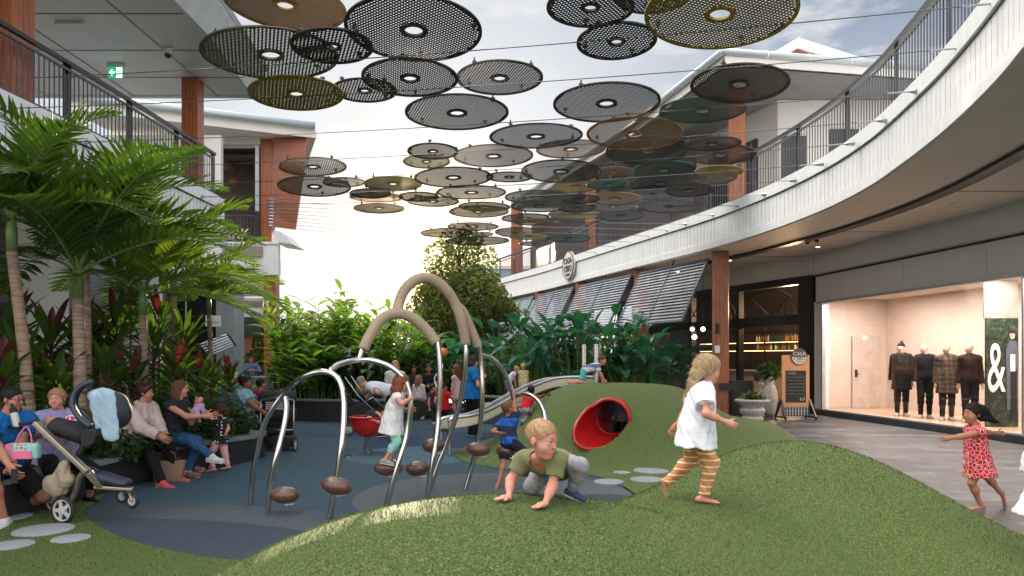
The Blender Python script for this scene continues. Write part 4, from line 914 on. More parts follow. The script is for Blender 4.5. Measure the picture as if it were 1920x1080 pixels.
# cables from the left fascia to the right fascia; anchored with eye plates
M_['cable'] = mat('steel_cable', (.16, .16, .17), .35, .7)
def fx(pts, y):
    for a, b in zip(pts, pts[1:]):
        if (a.y-y)*(b.y-y) <= 0 and a.y != b.y: return a.x+(b.x-a.x)*(y-a.y)/(b.y-a.y)
    return None
anchR = [(1885, 15), (1815, 98), (1725, 178), (1662, 232), (1600, 275), (1542, 313), (1492, 343), (1438, 369), (1389, 390), (1343, 407), (1290, 424), (1257, 435), (1224, 446), (1188, 457), (1160, 466), (1125, 477)]
anchL = [9.6, 10.63, 12.3, 13.9, 15.3, 16.5, 17.4]
for k, (px, py) in enumerate(anchR):
    yr = (5.32-CH)*F/(670-py); xr = (px-960)*yr/F
    # left end: on the left balcony for near cables, then on the corner pavilion
    if k < 7: yl = anchL[k]; xl = fx(LCp, yl); zl = 5.32
    else: yl = 24.50; xl = -8.3; xl = -8.34; zl = 7.05-.115*(k-7)
    p0 = Vector((xl, yl, zl)); p1 = Vector((xr, yr, 5.38)); mid = []
    nseg = 16
    for i in range(nseg+1):
        s = i/nseg; v = p0.lerp(p1, s); v.z -= 4*s*(1-s)*.10; mid.append(v)
    t = thing('suspension_cable', 'thin steel cable number %s from the front spanning between the two balconies' % ['one', 'two', 'three', 'four', 'five', 'six', 'seven', 'eight', 'nine', 'ten', 'eleven', 'twelve', 'thirteen', 'fourteen', 'fifteen', 'sixteen'][k], 'cable', p0, group='cables between the balconies')
    MB().tube(mid, .0065 if k < 8 else .008, 6).build('wire', M_['cable'], t)
    for e, q in ((p0, mid[1]), (p1, mid[-2])):
        dd = (q-e).normalized(); e2 = e-dd*.02
        m1 = MB(); m1.tube([e2, e2+dd*.10, e2+dd*.18], [.05, .04, .012], 8); m1.tube([e2+dd*.18, e2+dd*.45], [.012, .011], 6); m1.build('anchor', M_['galv'], t)
# ============================================================= PLAYGROUND
M_['rope'] = mat('rope_wrap', (.30, .23, .16), .85, col2=(.46, .36, .25), scale=40, bump=.9, bscale=70, stretch=(1, 1, 3))
M_['pod'] = mat('brown_pod', (.06, .028, .018), .3, col2=(.16, .075, .045), scale=90, bump=.25, bscale=120, coat=.4)
def P3(l): return [W(*q) for q in l]
cl_ = thing('arched_climber', 'climbing frame of bent steel arches with rope wrapped tops and brown stepping pods', 'climbing frame', (-1.2, 7.8, 0))
def steel(l, r_=.030, nm='steel_arch', m='chrome', n=6): 
    return MB().tube(catmull(P3(l), n), r_, 12).build(nm, M_[m], cl_, smooth=True)
def base(px, py): d = CH*F/(py-670); return d
z1 = base(470, 947); z2 = base(502, 964); z3 = base(617, 974); z4 = base(722, 954); z5 = base(800, 940); z6 = base(806, 917+4); z7 = base(873, 918)
steel([(470, 952, z1), (472, 920, z1), (478, 870, z1-.02), (494, 800, z1-.06), (512, 765, z1-.1), (538, 732, z1-.15), (568, 707, 7.3), (600, 697, 7.25), (625, 702, 7.2), (640, 722, 7.15), (645, 765, 7.1), (640, 840, z3), (628, 920, z3), (615, 985, z3)])
steel([(501, 972, z2), (508, 905, z2), (520, 850, z2), (533, 795, z2+.1), (537, 765, z2+.15), (535, 745, z2+.2)])
steel([(618, 696, 7.22), (635, 684, 7.35), (660, 677, 7.5), (690, 675, 7.6), (722, 683, 7.6), (748, 700, 7.6), (765, 725, 7.6), (770, 765, 7.6), (763, 810, 7.6), (745, 875, z4), (722, 958, z4)])
steel([(672, 677, 7.55), (676, 664, 7.6), (680, 652, 7.65)])
steel([(819, 636, 8.0), (823, 665, 8.0), (825, 720, 8.0), (821, 790, 8.0), (812, 860, z5), (799, 945, z5)])
steel([(873, 640, 8.35), (873, 675, 8.35), (868, 725, 8.4), (857, 775, 8.45), (838, 830, 8.5), (820, 875, z6), (804, 926, z6)])
steel([(896, 644, 8.45), (901, 680, 8.5), (904, 740, 8.5), (899, 810, 8.55), (886, 870, z7), (872, 922, z7)])
steel([(899, 665, 8.5), (915, 668, 8.7), (932, 680, 8.9), (948, 702, 9.0), (960, 735, 9.1), (966, 770, 9.1), (966, 820, 9.0), (958, 880, 8.9)])
steel([(963, 745, 9.1), (978, 739, 8.9), (996, 742, 8.7), (1012, 756, 8.5), (1021, 780, 8.3), (1022, 810, 8.1), (1016, 850, 7.9), (1008, 900, 7.8)])
steel([(1024, 798, 8.2), (1026, 812, 8.1), (1020, 830, 8.05)], .024)
steel([(681, 656, 7.65), (690, 636, 7.7), (708, 607, 7.8), (727, 592, 7.85), (748, 588, 7.9), (770, 594, 7.95), (790, 609, 7.98), (806, 626, 8.0), (818, 643, 8.0)], .060, 'rope_sleeve', 'rope', 5)
steel([(745, 586, 7.9), (749, 565, 8.0), (760, 542, 8.05), (778, 526, 8.1), (798, 521, 8.15), (817, 527, 8.2), (838, 545, 8.25), (853, 568, 8.3), (864, 598, 8.3), (870, 625, 8.33), (873, 645, 8.35)], .060, 'rope_sleeve', 'rope', 5)
steel([(855, 572, 8.3), (868, 585, 8.35), (879, 608, 8.4), (889, 632, 8.43), (896, 650, 8.45)], .056, 'rope_sleeve', 'rope', 5)
PODS = [(534, 928, 7.25, .30, 2, 0), (631, 911, 7.0, .31, 14, 0), (728, 877, 7.62, .32, 0, 0), (783, 878, 8.05, .27, -6, 0), (812, 835, 8.5, .26, -5, 0), (897, 842, 8.55, .29, 3, 0), (948, 845, 8.9, .24, 0, 0), (984, 880, 8.3, .25, 5, 0)]
for (px, py, d, ln, tl, _) in PODS:
    p = W(px, py, d); o_ = MB(Matrix.Translation(p) @ Matrix.Rotation(R(tl), 4, 'Y')); o_.ball((0, 0, 0), (ln/2, .105, .088), 12); o_.build('stepping_pod', M_['pod'], cl_, smooth=True)
    MB().tube([p+Vector((-.02, 0, -.06)), p+Vector((.02, -.02, -.10)), p+Vector((.10, -.02, -.09))], .012, 6).build('pod_bracket', M_['steel'], cl_)
# thin hoop behind the frame
h_ = thing('coiled_hoop', 'thin curled steel hoop hanging from the tall arch', 'hoop', W(825, 720, 8.3))
MB().tube(catmull(P3([(822, 660, 8.3), (828, 680, 8.3), (829, 692, 8.3), (822, 700, 8.3), (816, 706, 8.3), (815, 716, 8.3), (820, 727, 8.3)]), 5), .010, 8).build('tube', M_['chrome'], h_, smooth=True)
# bowl spinner
M_['redp'] = mat('red_plastic', (.42, .010, .012), .25, var=.06, coat=.3)
bs = W(690, 850, 11.85)
t = thing('bowl_spinner', 'red bowl spinner on a short steel post holding a curled up child', 'play spinner', (bs.x, bs.y, .006))
zb = W(690, 820, 11.85).z
MB().lathe([(.06, 0), (.06, zb-.02), (.075, zb), (.075, zb+.03)], 20).build('post', M_['steel'], t, world=False, smooth='auto')
MB().lathe([(.06, zb), (.10, zb+.01), (.19, zb+.05), (.255, zb+.13), (.28, zb+.24), (.285, zb+.31), (.315, zb+.325), (.315, zb+.345), (.28, zb+.35), (.265, zb+.30), (.24, zb+.14), (.16, zb+.07), (0, zb+.05)], 36).build('bowl', M_['redp'], t, world=False, smooth='auto')
# embankment slide
sl_ = thing('embankment_slide', 'cream and steel slide running down the left flank of the far grass mound', 'slide', (0, 12.6, 0))
cp = [(842, 792, 11.6), (845, 786, 11.6), (860, 782, 11.65), (893, 777, 11.8), (925, 765, 12.1), (960, 745, 12.5), (1000, 724, 12.9), (1035, 711, 13.1), (1065, 707, 13.15), (1117, 707, 13.1)]
top = catmull(P3(cp), 5)
yv = Vector((-.18, .42, -.03))
MB().tube(top, .028, 8).build('side_rail', M_['steel'], sl_, smooth=True); MB().tube([p+yv for p in top], .028, 8).build('side_rail', M_['steel'], sl_, smooth=True)
M_['creamp'] = mat('cream_plastic', (.60, .54, .42), .4, var=.04)
mb = MB(); n = len(top)
for off, th_ in ((Vector((0, 0, 0)), 1), (yv, -1)):
    vs = [v for p in top for v in (p+off+Vector((0, -.012*th_, -.03)), p+off+Vector((0, -.012*th_, -.15)), p+off+Vector((0, .012*th_, -.15)), p+off+Vector((0, .012*th_, -.03)))]
    fs = [(4*i+k, 4*i+(k+1) % 4, 4*i+4+(k+1) % 4, 4*i+4+k) for i in range(n-1) for k in range(4)]+[(3, 2, 1, 0), (4*n-4, 4*n-3, 4*n-2, 4*n-1)]
    mb.add(vs, fs)
mb.build('side_panel', M_['creamp'], sl_)
mb = MB(); vs = [v for p in top for v in (p+Vector((0, .014, -.14)), p+yv+Vector((0, -.014, -.14)), p+yv+Vector((0, -.014, -.17)), p+Vector((0, .014, -.17)))]
mb.add(vs, [(4*i+k, 4*i+(k+1) % 4, 4*i+4+(k+1) % 4, 4*i+4+k) for i in range(n-1) for k in range(4)]); mb.build('chute', M_['steel'], sl_)
for off in (Vector((0, 0, 0)), yv):
    p = top[2]+off; MB().tube([p, at(p, .0)], .02, 8).build('leg', M_['steel'], sl_)
p = top[-1]; MB().tube([at(p, p.z-.2), at(p, W(1117, 645, 13.1).z)], .045, 10).build('top_post', M_['steel'], sl_)
MB().tube([at(p+yv, p.z-.2), at(p+yv, W(1117, 645, 13.1).z)], .045, 10).build('top_post', M_['steel'], sl_)
# tunnel with flared scoop in the far mound
tn = thing('tunnel_slide', 'glossy red tunnel mouth with scooped lip set into the far grass mound', 'tunnel', W(1130, 800, 10.9))
c0 = TUN_C; r0 = TUN_R; axis = TUN_AX
e1 = Vector((axis.y, -axis.x, 0)).normalized(); e2 = e1.cross(axis).normalized()
if e2.z < 0: e2 = -e2
NN = 48; inner_ = []; outer_ = []
def lipext(a):    # how far the tube reaches out at angle a: long on the lower left side
    q = math.cos(a-R(228)); return -.0+.52*max(0, (q+.30)/1.30)**1.25
for rad, store in ((r0, inner_), (r0+.035, outer_)):
    for j, s in enumerate(np.linspace(0, 1, 7)):
        row = []
        for k in range(NN):
            a = 2*math.pi*k/NN; ex = lipext(a); t_ = 1.8-(1.8+ex)*s
            fl = 1+.14*max(0, (s-.7)/.3)**2*(1 if ex > .1 else .4)
            row.append(c0+axis*t_+Vector((-.30, 0, -.16))*max(0, -t_)*.95+(e1*math.cos(a)+e2*math.sin(a))*rad*fl)
        store.append(row)
vs = [v for r_ in inner_ for v in r_]+[v for r_ in outer_ for v in r_]; fs = []
m7 = 7
for j in range(m7-1):
    for k in range(NN):
        k2 = (k+1) % NN; fs.append((j*NN+k, j*NN+k2, (j+1)*NN+k2, (j+1)*NN+k)); fs.append((m7*NN+j*NN+k, m7*NN+(j+1)*NN+k, m7*NN+(j+1)*NN+k2, m7*NN+j*NN+k2))
for k in range(NN):
    k2 = (k+1) % NN; fs.append(((m7-1)*NN+k, (m7-1)*NN+k2, (2*m7-1)*NN+k2, (2*m7-1)*NN+k))
mb = MB(); mb.add(vs, fs); mb.build('tunnel_tube', M_['redp'], tn, smooth='auto')
MB().tube([inner_[-1][k].lerp(outer_[-1][k], .5) for k in range(NN)], .03, 8, closed=True).build('lip', M_['redp'], tn, smooth=True)
for s_ in (2, 4): MB().tube([v for v in [inner_[s_][k]*1.0 for k in range(NN)]], .008, 6, closed=True).build('seam', mat('red_seam', (.6, .05, .05), .3), tn)
mb = MB(); mb.add([v+axis*.02 for v in inner_[0]], [tuple(range(NN))]); mb.build('inner_end', mat('steel_inner', (.25, .25, .27), .3, .8), tn)

# seat walls and planters
M_['seatwall'] = mat('charcoal_seat_wall', (.022, .022, .026), .55, var=.2, scale=3, bump=.1)
M_['seatcap'] = mat('grey_seat_cap', (.20, .21, .22), .5, var=.15, scale=6, bump=.1)
M_['soil'] = mat('planter_mulch', (.035, .022, .014), .9, var=.4, scale=30, bump=.6)
def planter(name, poly, zt_, label, capw=.38, n=6, group='curved seat walls round the planting'):
    pts = catmull([(a, b, 0) for a, b in poly], n, True)
    ar = sum(pts[i].x*pts[(i+1) % len(pts)].y-pts[(i+1) % len(pts)].x*pts[i].y for i in range(len(pts)))
    if ar < 0: pts = pts[::-1]
    m = len(pts); t = thing(name, label, 'planter', at(pts[0], 0), group=group)
    def ins(d):
        out = []
        for i in range(m):
            tt = (pts[(i+1) % m]-pts[i-1]).normalized(); out.append(pts[i]+Vector((-tt.y, tt.x, 0))*d)
        return out
    def ring(o0, o1, za, zb, nm, mt):
        A, B = ins(o0), ins(o1); vs = [at(p, z) for P_, z in ((A, za), (B, za), (B, zb), (A, zb)) for p in P_]
        fs = [(l*m+i, l*m+(i+1) % m, ((l+1) % 4)*m+(i+1) % m, ((l+1) % 4)*m+i) for l in range(4) for i in range(m)]
        mb = MB(); mb.add(vs, fs); mb.build(nm, mt, t, smooth='auto')
    ring(0.0, capw-.05, 0, zt_-.055, 'wall', M_['seatwall']); ring(-.035, capw, zt_-.05, zt_, 'cap', M_['seatcap'])
    I = ins(capw-.04); mb = MB(); mb.prism([(p.x, p.y) for p in I], .01, zt_-.06); mb.build('soil', M_['soil'], t)
    return t
planter('planter', [(-5.15, 4.5), (-5.1, 6.0), (-4.98, 7.0), (-4.80, 7.9), (-4.72, 8.8), (-4.55, 9.6), (-4.25, 10.4), (-3.98, 11.0), (-4.05, 11.6), (-4.5, 11.75), (-5.2, 12.1), (-5.5, 13.0), (-5.6, 14.5), (-6.4, 15.6), (-8.4, 15.6), (-8.6, 10), (-8.6, 4.5)], .40, 'long curved charcoal seat wall with grey cap on the left, people sitting on it')
planter('planter', [(-6.1, 18.4), (-5.2, 17.75), (-3.9, 17.6), (-2.8, 17.9), (-2.0, 18.8), (-1.9, 20.5), (-3.0, 22.3), (-5.5, 22.6), (-6.9, 21)], .56, 'charcoal planter wall under the broad leaved bush in the middle distance', .25)
planter('planter', [(-1.1, 21.0), (0.2, 19.6), (1.6, 18.9), (3.4, 18.6), (4.6, 19.2), (4.3, 21.3), (3.0, 24.0), (0.6, 25.5), (-1.0, 24.0)], .5, 'charcoal planter wall behind the far mound with banana leaves', .3)
# blue benches in the middle distance
t = thing('blue_seat_block', 'low blue grey seat block behind the blonde children', 'bench', (0.3, 17.6, 0))
MB().prism(smoothpoly([(-.6, 17.0), (1.2, 16.7), (2.6, 16.9), (2.7, 17.9), (1.0, 18.1), (-.5, 17.9)], 4), 0.005, .42).build('body', mat('blue_grey_render', (.05, .08, .15), .6), t)
MB().prism(smoothpoly([(-.64, 16.96), (1.2, 16.65), (2.64, 16.86), (2.74, 17.94), (1.0, 18.14), (-.54, 17.94)], 4), .421, .47).build('top', M_['seatcap'], t)

# ============================================================= SHOP FRONT PROPS
# mannequins, cafe sign, urn, tables come after the figure builder
t = thing('chalkboard_sign', 'orange wooden CASA CIBO menu board on black feet in front of the shop corner', 'sign', (W(1492, 770, 18.2).x, 18.2, 0), R(4))
M_['orange'] = mat('orange_ply', (.55, .26, .12), .5, var=.08, scale=5, stretch=(8, 1, 1)); M_['chalk'] = mat('chalkboard', (.012, .013, .013), .7, var=.3, scale=9)
MB().box(-.36, .36, 0, .05, .10, 1.66).build('board', M_['orange'], t, world=False)
MB().box(-.265, .265, -.012, -.001, .45, 1.26).build('chalkboard', M_['chalk'], t, world=False)
MB().box(-.36, .36, -.010, -.001, .10, .34).build('patterned_base', mat('navy_panel', (.05, .06, .09), .6), t, world=False)
mb = MB()
for k in range(9):
    for z in (.13, .235): mb.box(-.33+k*.077, -.30+k*.077, -.015, -.0105, z, z+.012); mb.box(-.32+k*.077, -.31+k*.077, -.015, -.0105, z+.013, z+.07); mb.ball((-.315+k*.077, -.0125, z+.085), (.013, .002, .016), 5)
mb.build('motif', M_['cream'], t, world=False)
Mt = pmat(t) @ Matrix.Rotation(R(90), 4, 'X')
q = MB(pmat(t) @ Matrix.Translation((.08, -.014, 1.62)) @ Matrix.Rotation(R(90), 4, 'X')); q.lathe([(.215, 0), (.215, .012), (0, .013)], 36); dd_ = q.build('round_badge', M_['signdk'], t)
q = MB(pmat(t) @ Matrix.Translation((.08, -.030, 1.62)) @ Matrix.Rotation(R(90), 4, 'X')); pts = [(.195*math.cos(a), .195*math.sin(a), 0) for a in np.linspace(R(182), R(358), 20)]; q.extr(pts, (0, 0, .004)); q.build('badge_lower', M_['cream'], t)
text('CASA', .135, 'lettering', M_['cream'], t, Mt @ Matrix.Translation((.08, 1.685, .036)), .003)
text('CIBO', .135, 'lettering', M_['signdk'], t, Mt @ Matrix.Translation((.08, 1.565, .038)), .003)
text('ITALIAN', .045, 'lettering', M_['signdk'], t, Mt @ Matrix.Translation((.08, 1.485, .038)), .003)
M_['chalkw'] = mat('chalk', (.42, .42, .42), .9)
mb = MB()
for k in range(4):
    a0 = (-.19+.055*k, 1.19); mb.tube([(a0[0]+.022*math.cos(a), -.014, a0[1]+.03*math.sin(a)) for a in np.linspace(0, 6, 10)], .004, 4)
random.seed(3)
for r_ in range(6):
    x = -.23; z = 1.09-r_*.085
    while x < .21:
        l = rnd(.03, .07); pts = [(x+l*i/6, -.014, z+rnd(-.012, .016)) for i in range(7)]; mb.tube(pts, .0028, 4); x += l+.018
mb.build('handwriting', M_['chalkw'], t, world=False); text('$25', .10, 'price', M_['chalkw'], t, Mt @ Matrix.Translation((.17, .53, .016)), .002)
for s in (-1, 1):
    mb = MB(); mb.obox((s*.40, -.28, .06), (s*.37, .02, .52), .04, .04, up=(1, 0, 0)); mb.obox((s*.40, .30, .06), (s*.37, .04, .52), .04, .04, up=(1, 0, 0)); mb.obox((s*.40, -.3, .08), (s*.40, .32, .08), .05, .04)
    mb.build('foot', M_['black'], t, world=False)
    for y in (-.27, .29): MB().ball((s*.40, y, .035), (.02, .035, .035), 8).build('castor', M_['black'], t, world=False, smooth=True)
# urn planter
M_['urn'] = mat('weathered_concrete', (.30, .29, .26), .8, col2=(.58, .56, .52), scale=12, bump=.4, bscale=40)
pu = WZ(1410, 786, 0); pu = Vector((6.05, 17.9, 0)); 
ur = thing('urn_planter', 'weathered pale stone urn with low green plant beside the timber column', 'planter', pu)
MB().lathe([(.22, 0), (.26, .03), (.27, .08), (.22, .12), (.24, .15), (.30, .22), (.31, .28), (.27, .33), (.29, .38), (.40, .47), (.43, .50), (.43, .54), (.38, .55), (.34, .48), (0, .47)], 40).build('bowl', M_['urn'], ur, world=False, smooth='auto')
va = thing('tall_vase', 'tall pale speckled vase holding leaves beside the menu board', 'vase', (6.95, 19.2, 0))
MB().lathe([(.10, 0), (.15, .15), (.21, .45), (.21, .65), (.12, .90), (.10, 1.0), (.13, 1.08), (.11, 1.08), (.09, 1.0), (0, .95)], 32).build('body', M_['urn'], va, world=False, smooth=True)
MB().box(6.12, 6.70, 19.75, 20.1, 0, .95).build('black_planter_box', M_['dark'], label='tall black box stand right of the timber column', cat='stand')
MB().box(5.60, 6.12, 19.22, 19.26, .72, .90).build('barrier_strap', M_['black'], label='black strap wrapped round the timber column', cat='strap')
# bistro table and chairs
M_['wmetal'] = mat('white_metal', (.62, .60, .56), .4)
def bistro(x, y, rz, lb, first=None):
    t = thing('bistro_chair', lb, 'chair', (x, y, 0), rz, 'white bistro chairs of the cafe')
    MB().lathe([(.20, .44), (.21, .455), (.20, .47)], 20).build('seat', M_['wmetal'], t, world=False)
    for k in range(4):
        a = R(45+90*k); MB().tube([(.16*math.cos(a), .16*math.sin(a), .44), (.25*math.cos(a), .25*math.sin(a), 0)], .013, 6).build('leg', M_['wmetal'], t, world=False)
    MB().tube([(.21*math.cos(a), .21*math.sin(a), .47+.38*math.sin((a)/1.0) if 0 < a < math.pi else .47) for a in np.linspace(0, math.pi, 13)], .014, 6).build('back_frame', M_['wmetal'], t, world=False)
    mb = MB()
    for k in range(1, 7): a = math.pi*k/7; mb.tube([(.21*math.cos(a), .21*math.sin(a), .47), (.21*math.cos(math.pi-a), .21*math.sin(a), .47+.36*math.sin(a))], .006, 5)
    mb.build('back_weave', M_['wmetal'], t, world=False)
bistro(6.55, 20.6, R(-60), 'white bistro chair left of the small cafe table'); bistro(7.35, 20.9, R(150), 'white bistro chair right of the small cafe table'); bistro(6.9, 22.4, R(10), 'white bistro chair behind the small cafe table')
t = thing('cafe_table', 'small dark round cafe table between the white chairs', 'table', (6.98, 21.2, 0))
MB().lathe([(.34, .73), (.34, .755), (0, .756)], 24).build('table_top', M_['dark'], t, world=False); MB().tube([(0, 0, .02), (0, 0, .73)], .03, 8).build('leg', M_['dark'], t, world=False); MB().lathe([(.22, 0), (.22, .02), (.03, .04)], 20).build('base', M_['dark'], t, world=False)
for i, x in enumerate((6.93, 7.02)): MB().lathe([(.028, 0), (.03, .11), (.02, .13), (0, .131)], 12, (x, 21.1, .757)).build('orange_jar', mat('orange_glass', (.5, .16, .06), .3), label=['left little orange jar on the cafe table', 'right little orange jar on the cafe table'][i], cat='jar', group='orange jars on the cafe table')
# dark benches and planters by the far left
for i, (px, py, d) in enumerate(((441, 700, 27), (492, 705, 22))):
    p = W(px, py, d); t = thing('plant_pot', ['tan tall pot with low plant by the slatted awning', 'grey ribbed tall pot left of the lower timber column'][i], 'pot', (p.x, p.y, 0))
    MB().lathe([(.18, 0), (.30, .5), (.33, 1.0), (.30, 1.02), (.28, .9), (0, .9)], 20).build('pot', [mat('tan_pot', (.30, .19, .11), .6), mat('grey_pot', (.30, .29, .27), .6)][i], t, world=False, smooth='auto')
# far dining tables beyond the lower column
for i, x in enumerate((-8.9, -7.7, -6.6)):
    t = thing('terrace_table', ['dark terrace table just right of the lower timber column', 'middle dark terrace table behind the planter', 'right dark terrace table behind the planter'][i], 'table', (x, 27, 0), group='terrace tables behind the planter')
    MB().box(-.45, .45, -.35, .35, .72, .76).build('table_top', M_['dark'], t, world=False)
    for sx in (-.4, .4):
        for sy in (-.3, .3): MB().box(sx-.02, sx+.02, sy-.02, sy+.02, 0, .72).build('leg', M_['dark'], t, world=False)
# balloon / lantern in the foliage
MB().ball(W(831, 660, 12.5), .075, 10).build('orange_lantern', mat('orange_paper', (.7, .16, .05), .5), smooth=True, label='small orange ball lantern among the leaves beside the tall arch', cat='lantern')
# ============================================================= PLANTS
random.seed(21)
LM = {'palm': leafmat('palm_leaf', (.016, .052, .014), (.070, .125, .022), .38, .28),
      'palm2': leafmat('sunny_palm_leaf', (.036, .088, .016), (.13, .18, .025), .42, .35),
      'cord': leafmat('cordyline_leaf', (.022, .060, .016), (.07, .12, .022), .4, .3),
      'cordred': leafmat('cordyline_red_leaf', (.050, .018, .016), (.11, .035, .025), .3, .35, (2.0, 1.0, .7)),
      'ginger': leafmat('ginger_leaf', (.045, .11, .022), (.12, .21, .035), .45, .35),
      'bop': leafmat('strelitzia_leaf', (.02, .10, .07), (.06, .18, .12), .3, .2, (1.6, 2.4, 1.0)),
      'tree': leafmat('tree_leaf', (.05, .085, .03), (.12, .155, .045), .4, .5, (2.8, 2.3, .8), .8),
      'hedge': leafmat('dark_shrub_leaf', (.016, .042, .014), (.05, .095, .026), .35, .45),
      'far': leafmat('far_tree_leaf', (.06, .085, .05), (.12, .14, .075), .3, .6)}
M_['trunk'] = mat('ringed_palm_trunk', (.16, .10, .07), .8, col2=(.38, .28, .20), scale=10, stretch=(.4, .4, 4), bump=.6, bscale=30)
M_['crownshaft'] = mat('green_crownshaft', (.12, .20, .06), .4, var=.2)
M_['bark'] = mat('tree_bark', (.05, .035, .025), .9, var=.3, scale=12, bump=.6)
M_['redstem'] = mat('red_stem', (.20, .05, .05), .5, var=.3, scale=10)
def blade(mb, p0, d, L_, wd_, droop=.3, n=4, side=None, fold=.25, shape=.75):
    d = Vector(d).normalized(); s = side or d.cross(Vector((0, 0, 1)))
    if s.length < .05: s = Vector((1, 0, 0))
    s.normalize(); vs = []; fs = []
    for i in range(n+1):
        t = i/n; c = p0+d*(L_*t)+Vector((0, 0, -droop*L_*t*t))
        w = wd_*.5*(math.sin(math.pi*min(1, t**shape*.94+.05))**.8) if i < n else .002
        up_ = s.cross(d).normalized()
        if up_.z < 0: up_ = -up_
        vs += [c-s*w+up_*w*fold, c, c+s*w+up_*w*fold]
    for i in range(n): a = i*3; fs += [(a, a+1, a+4, a+3), (a+1, a+2, a+5, a+4)]
    mb.add(vs, fs)
def frond(mb, st, p0, az, el, L_, curl, nl=25, leaf=.5, lw=.035, vup=.5):
    pts = []; p = Vector(p0); n = 12; e = el
    for i in range(n+1):
        pts.append(p.copy()); d = Vector((math.cos(e)*math.cos(az), math.cos(e)*math.sin(az), math.sin(e))); p = p+d*(L_/n); e -= curl/n*(.4+1.2*i/n)
    st.tube(pts, [.014*(1-.85*i/n)+.003 for i in range(n+1)], 5)
    sd = Vector((-math.sin(az), math.cos(az), 0))
    for i in range(nl):
        t = .14+.86*i/(nl-1); q = t*n; k = min(int(q), n-1); c = pts[k].lerp(pts[k+1], q-k); d = (pts[k+1]-pts[k]).normalized()
        u = sd.cross(d); u = u if u.z > 0 else -u
        ll = leaf*(math.sin(math.pi*(.18+.80*t))**.6)*rnd(.88, 1.05)
        for s in (-1, 1):
            dd = (sd*s*rnd(.75, .95)+d*(.45+.5*t)+u*vup*rnd(.6, 1.1)*(1-.5*t)).normalized()
            blade(mb, c, dd, ll, lw, rnd(.05, .2), 3, side=dd.cross(sd*s if abs(dd.dot(sd)) < .95 else d).normalized() if False else (d-dd*d.dot(dd)).normalized(), fold=.35, shape=.45)
def palm(name, label, base, top, nfr, L_, m, seed, tr=.075, leafL=.55, els=(.35, 1.42), lw=.04, skip=None):
    random.seed(seed)
    t = thing('palm_tree', label, 'palm tree', base, group='palms in the left planter')
    base = Vector(base); top = Vector(top); pts = catmull([base, base.lerp(top, .5)+Vector((.03, 0, 0)), top], 12)
    rs = [tr*(1.15-.35*i/len(pts))*(1+.045*(i % 3 == 0)) for i in range(len(pts))]
    MB().tube(pts, rs, 12).build('trunk', M_['trunk'], t, smooth=True)
    MB().tube([top-Vector((0, 0, .02)), top+Vector((0, 0, .22)), top+Vector((0, 0, .45))], [tr*.85, tr*.95, tr*.4], 10).build('crownshaft', M_['crownshaft'], t, smooth=True)
    mb = MB(); st = MB()
    for k in range(nfr):
        az = k*2.39996+rnd(-.2, .2); e = els[0]+(els[1]-els[0])*((k+.5)/nfr)+rnd(-.1, .1)
        frond(mb, st, top+Vector((0, 0, .3)), az, e, L_*rnd(.85, 1.1), rnd(.95, 1.45), leaf=leafL*rnd(.9, 1.1), lw=lw)
    mb.build('crown', LM[m], t); st.build('frond_stems', M_['crownshaft'], t)
    return t
def pb(px, d): return Vector(((px-960)*d/F, d, .3))
def pt(px, py, d): return W(px, py, d)
palm('p', 'palm with pale ringed trunk right behind the woman holding a baby', pb(146, 8.6), pt(146, 560, 8.6), 10, 2.0, 'palm', 1, leafL=.62, lw=.068)
palm('p', 'second slimmer palm trunk touching the one behind the woman with a baby', pb(158, 9.0), pt(160, 500, 9.0), 8, 2.0, 'palm', 2, tr=.055, leafL=.62, lw=.068)
palm('p', 'leaning palm trunk near the left picture edge', pb(62, 8.2), pt(22, 470, 8.0), 9, 1.8, 'palm', 3, tr=.065, leafL=.6, lw=.068)
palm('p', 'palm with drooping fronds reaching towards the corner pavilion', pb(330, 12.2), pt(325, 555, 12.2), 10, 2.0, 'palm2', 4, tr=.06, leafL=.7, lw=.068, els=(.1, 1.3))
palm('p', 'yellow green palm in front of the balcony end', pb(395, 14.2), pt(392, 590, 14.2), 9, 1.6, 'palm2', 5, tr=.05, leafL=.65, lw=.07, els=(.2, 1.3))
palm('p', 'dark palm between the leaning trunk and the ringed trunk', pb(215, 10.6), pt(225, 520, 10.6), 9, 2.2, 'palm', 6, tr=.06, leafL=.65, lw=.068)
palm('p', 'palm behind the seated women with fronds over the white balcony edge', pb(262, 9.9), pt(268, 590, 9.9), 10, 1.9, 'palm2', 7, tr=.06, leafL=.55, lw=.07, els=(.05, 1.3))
# cordylines: rosettes of long leaves on short stems
def cordyline(x, y, z0, h, n, L_, m, label, seed, wd_=.10, red=True):
    random.seed(seed); t = thing('cordyline', label, 'plant', (x, y, z0), rnd(0, 6), 'cordylines in the left planter')
    st = MB(); st.tube([(0, 0, 0), (rnd(-.03, .03), rnd(-.03, .03), h)], [.02, .016], 6); st.build('stem', M_['bark'], t, world=False)
    g, r_ = MB(), MB()
    for k in range(n):
        az = k*2.39996+rnd(-.2, .2); e = .15+1.15*(k/n)+rnd(-.12, .12); c = Vector((0, 0, h-.25*(1-k/n)))
        d = Vector((math.cos(e)*math.cos(az), math.cos(e)*math.sin(az), math.sin(e))); ll = L_*rnd(.8, 1.1)
        r_.tube([c, c+d*ll*.22], [.010, .006], 5)
        blade(g if (not red or k < n*.88) else r_, c+d*ll*.18, d, ll*.85, wd_*rnd(.8, 1.1), rnd(.25, .6)*(1.2-e*.6), 6, fold=.3, shape=.8)
    g.build('leaves', LM[m], t, world=False)
    r_.build('red_petioles', LM['cordred'] if red else M_['redstem'], t, world=False)
    return t
cw = ['glossy', 'broad leaved', 'dark leaved', 'red hearted', 'upright', 'spreading', 'bright green', 'small', 'tall', 'dense']
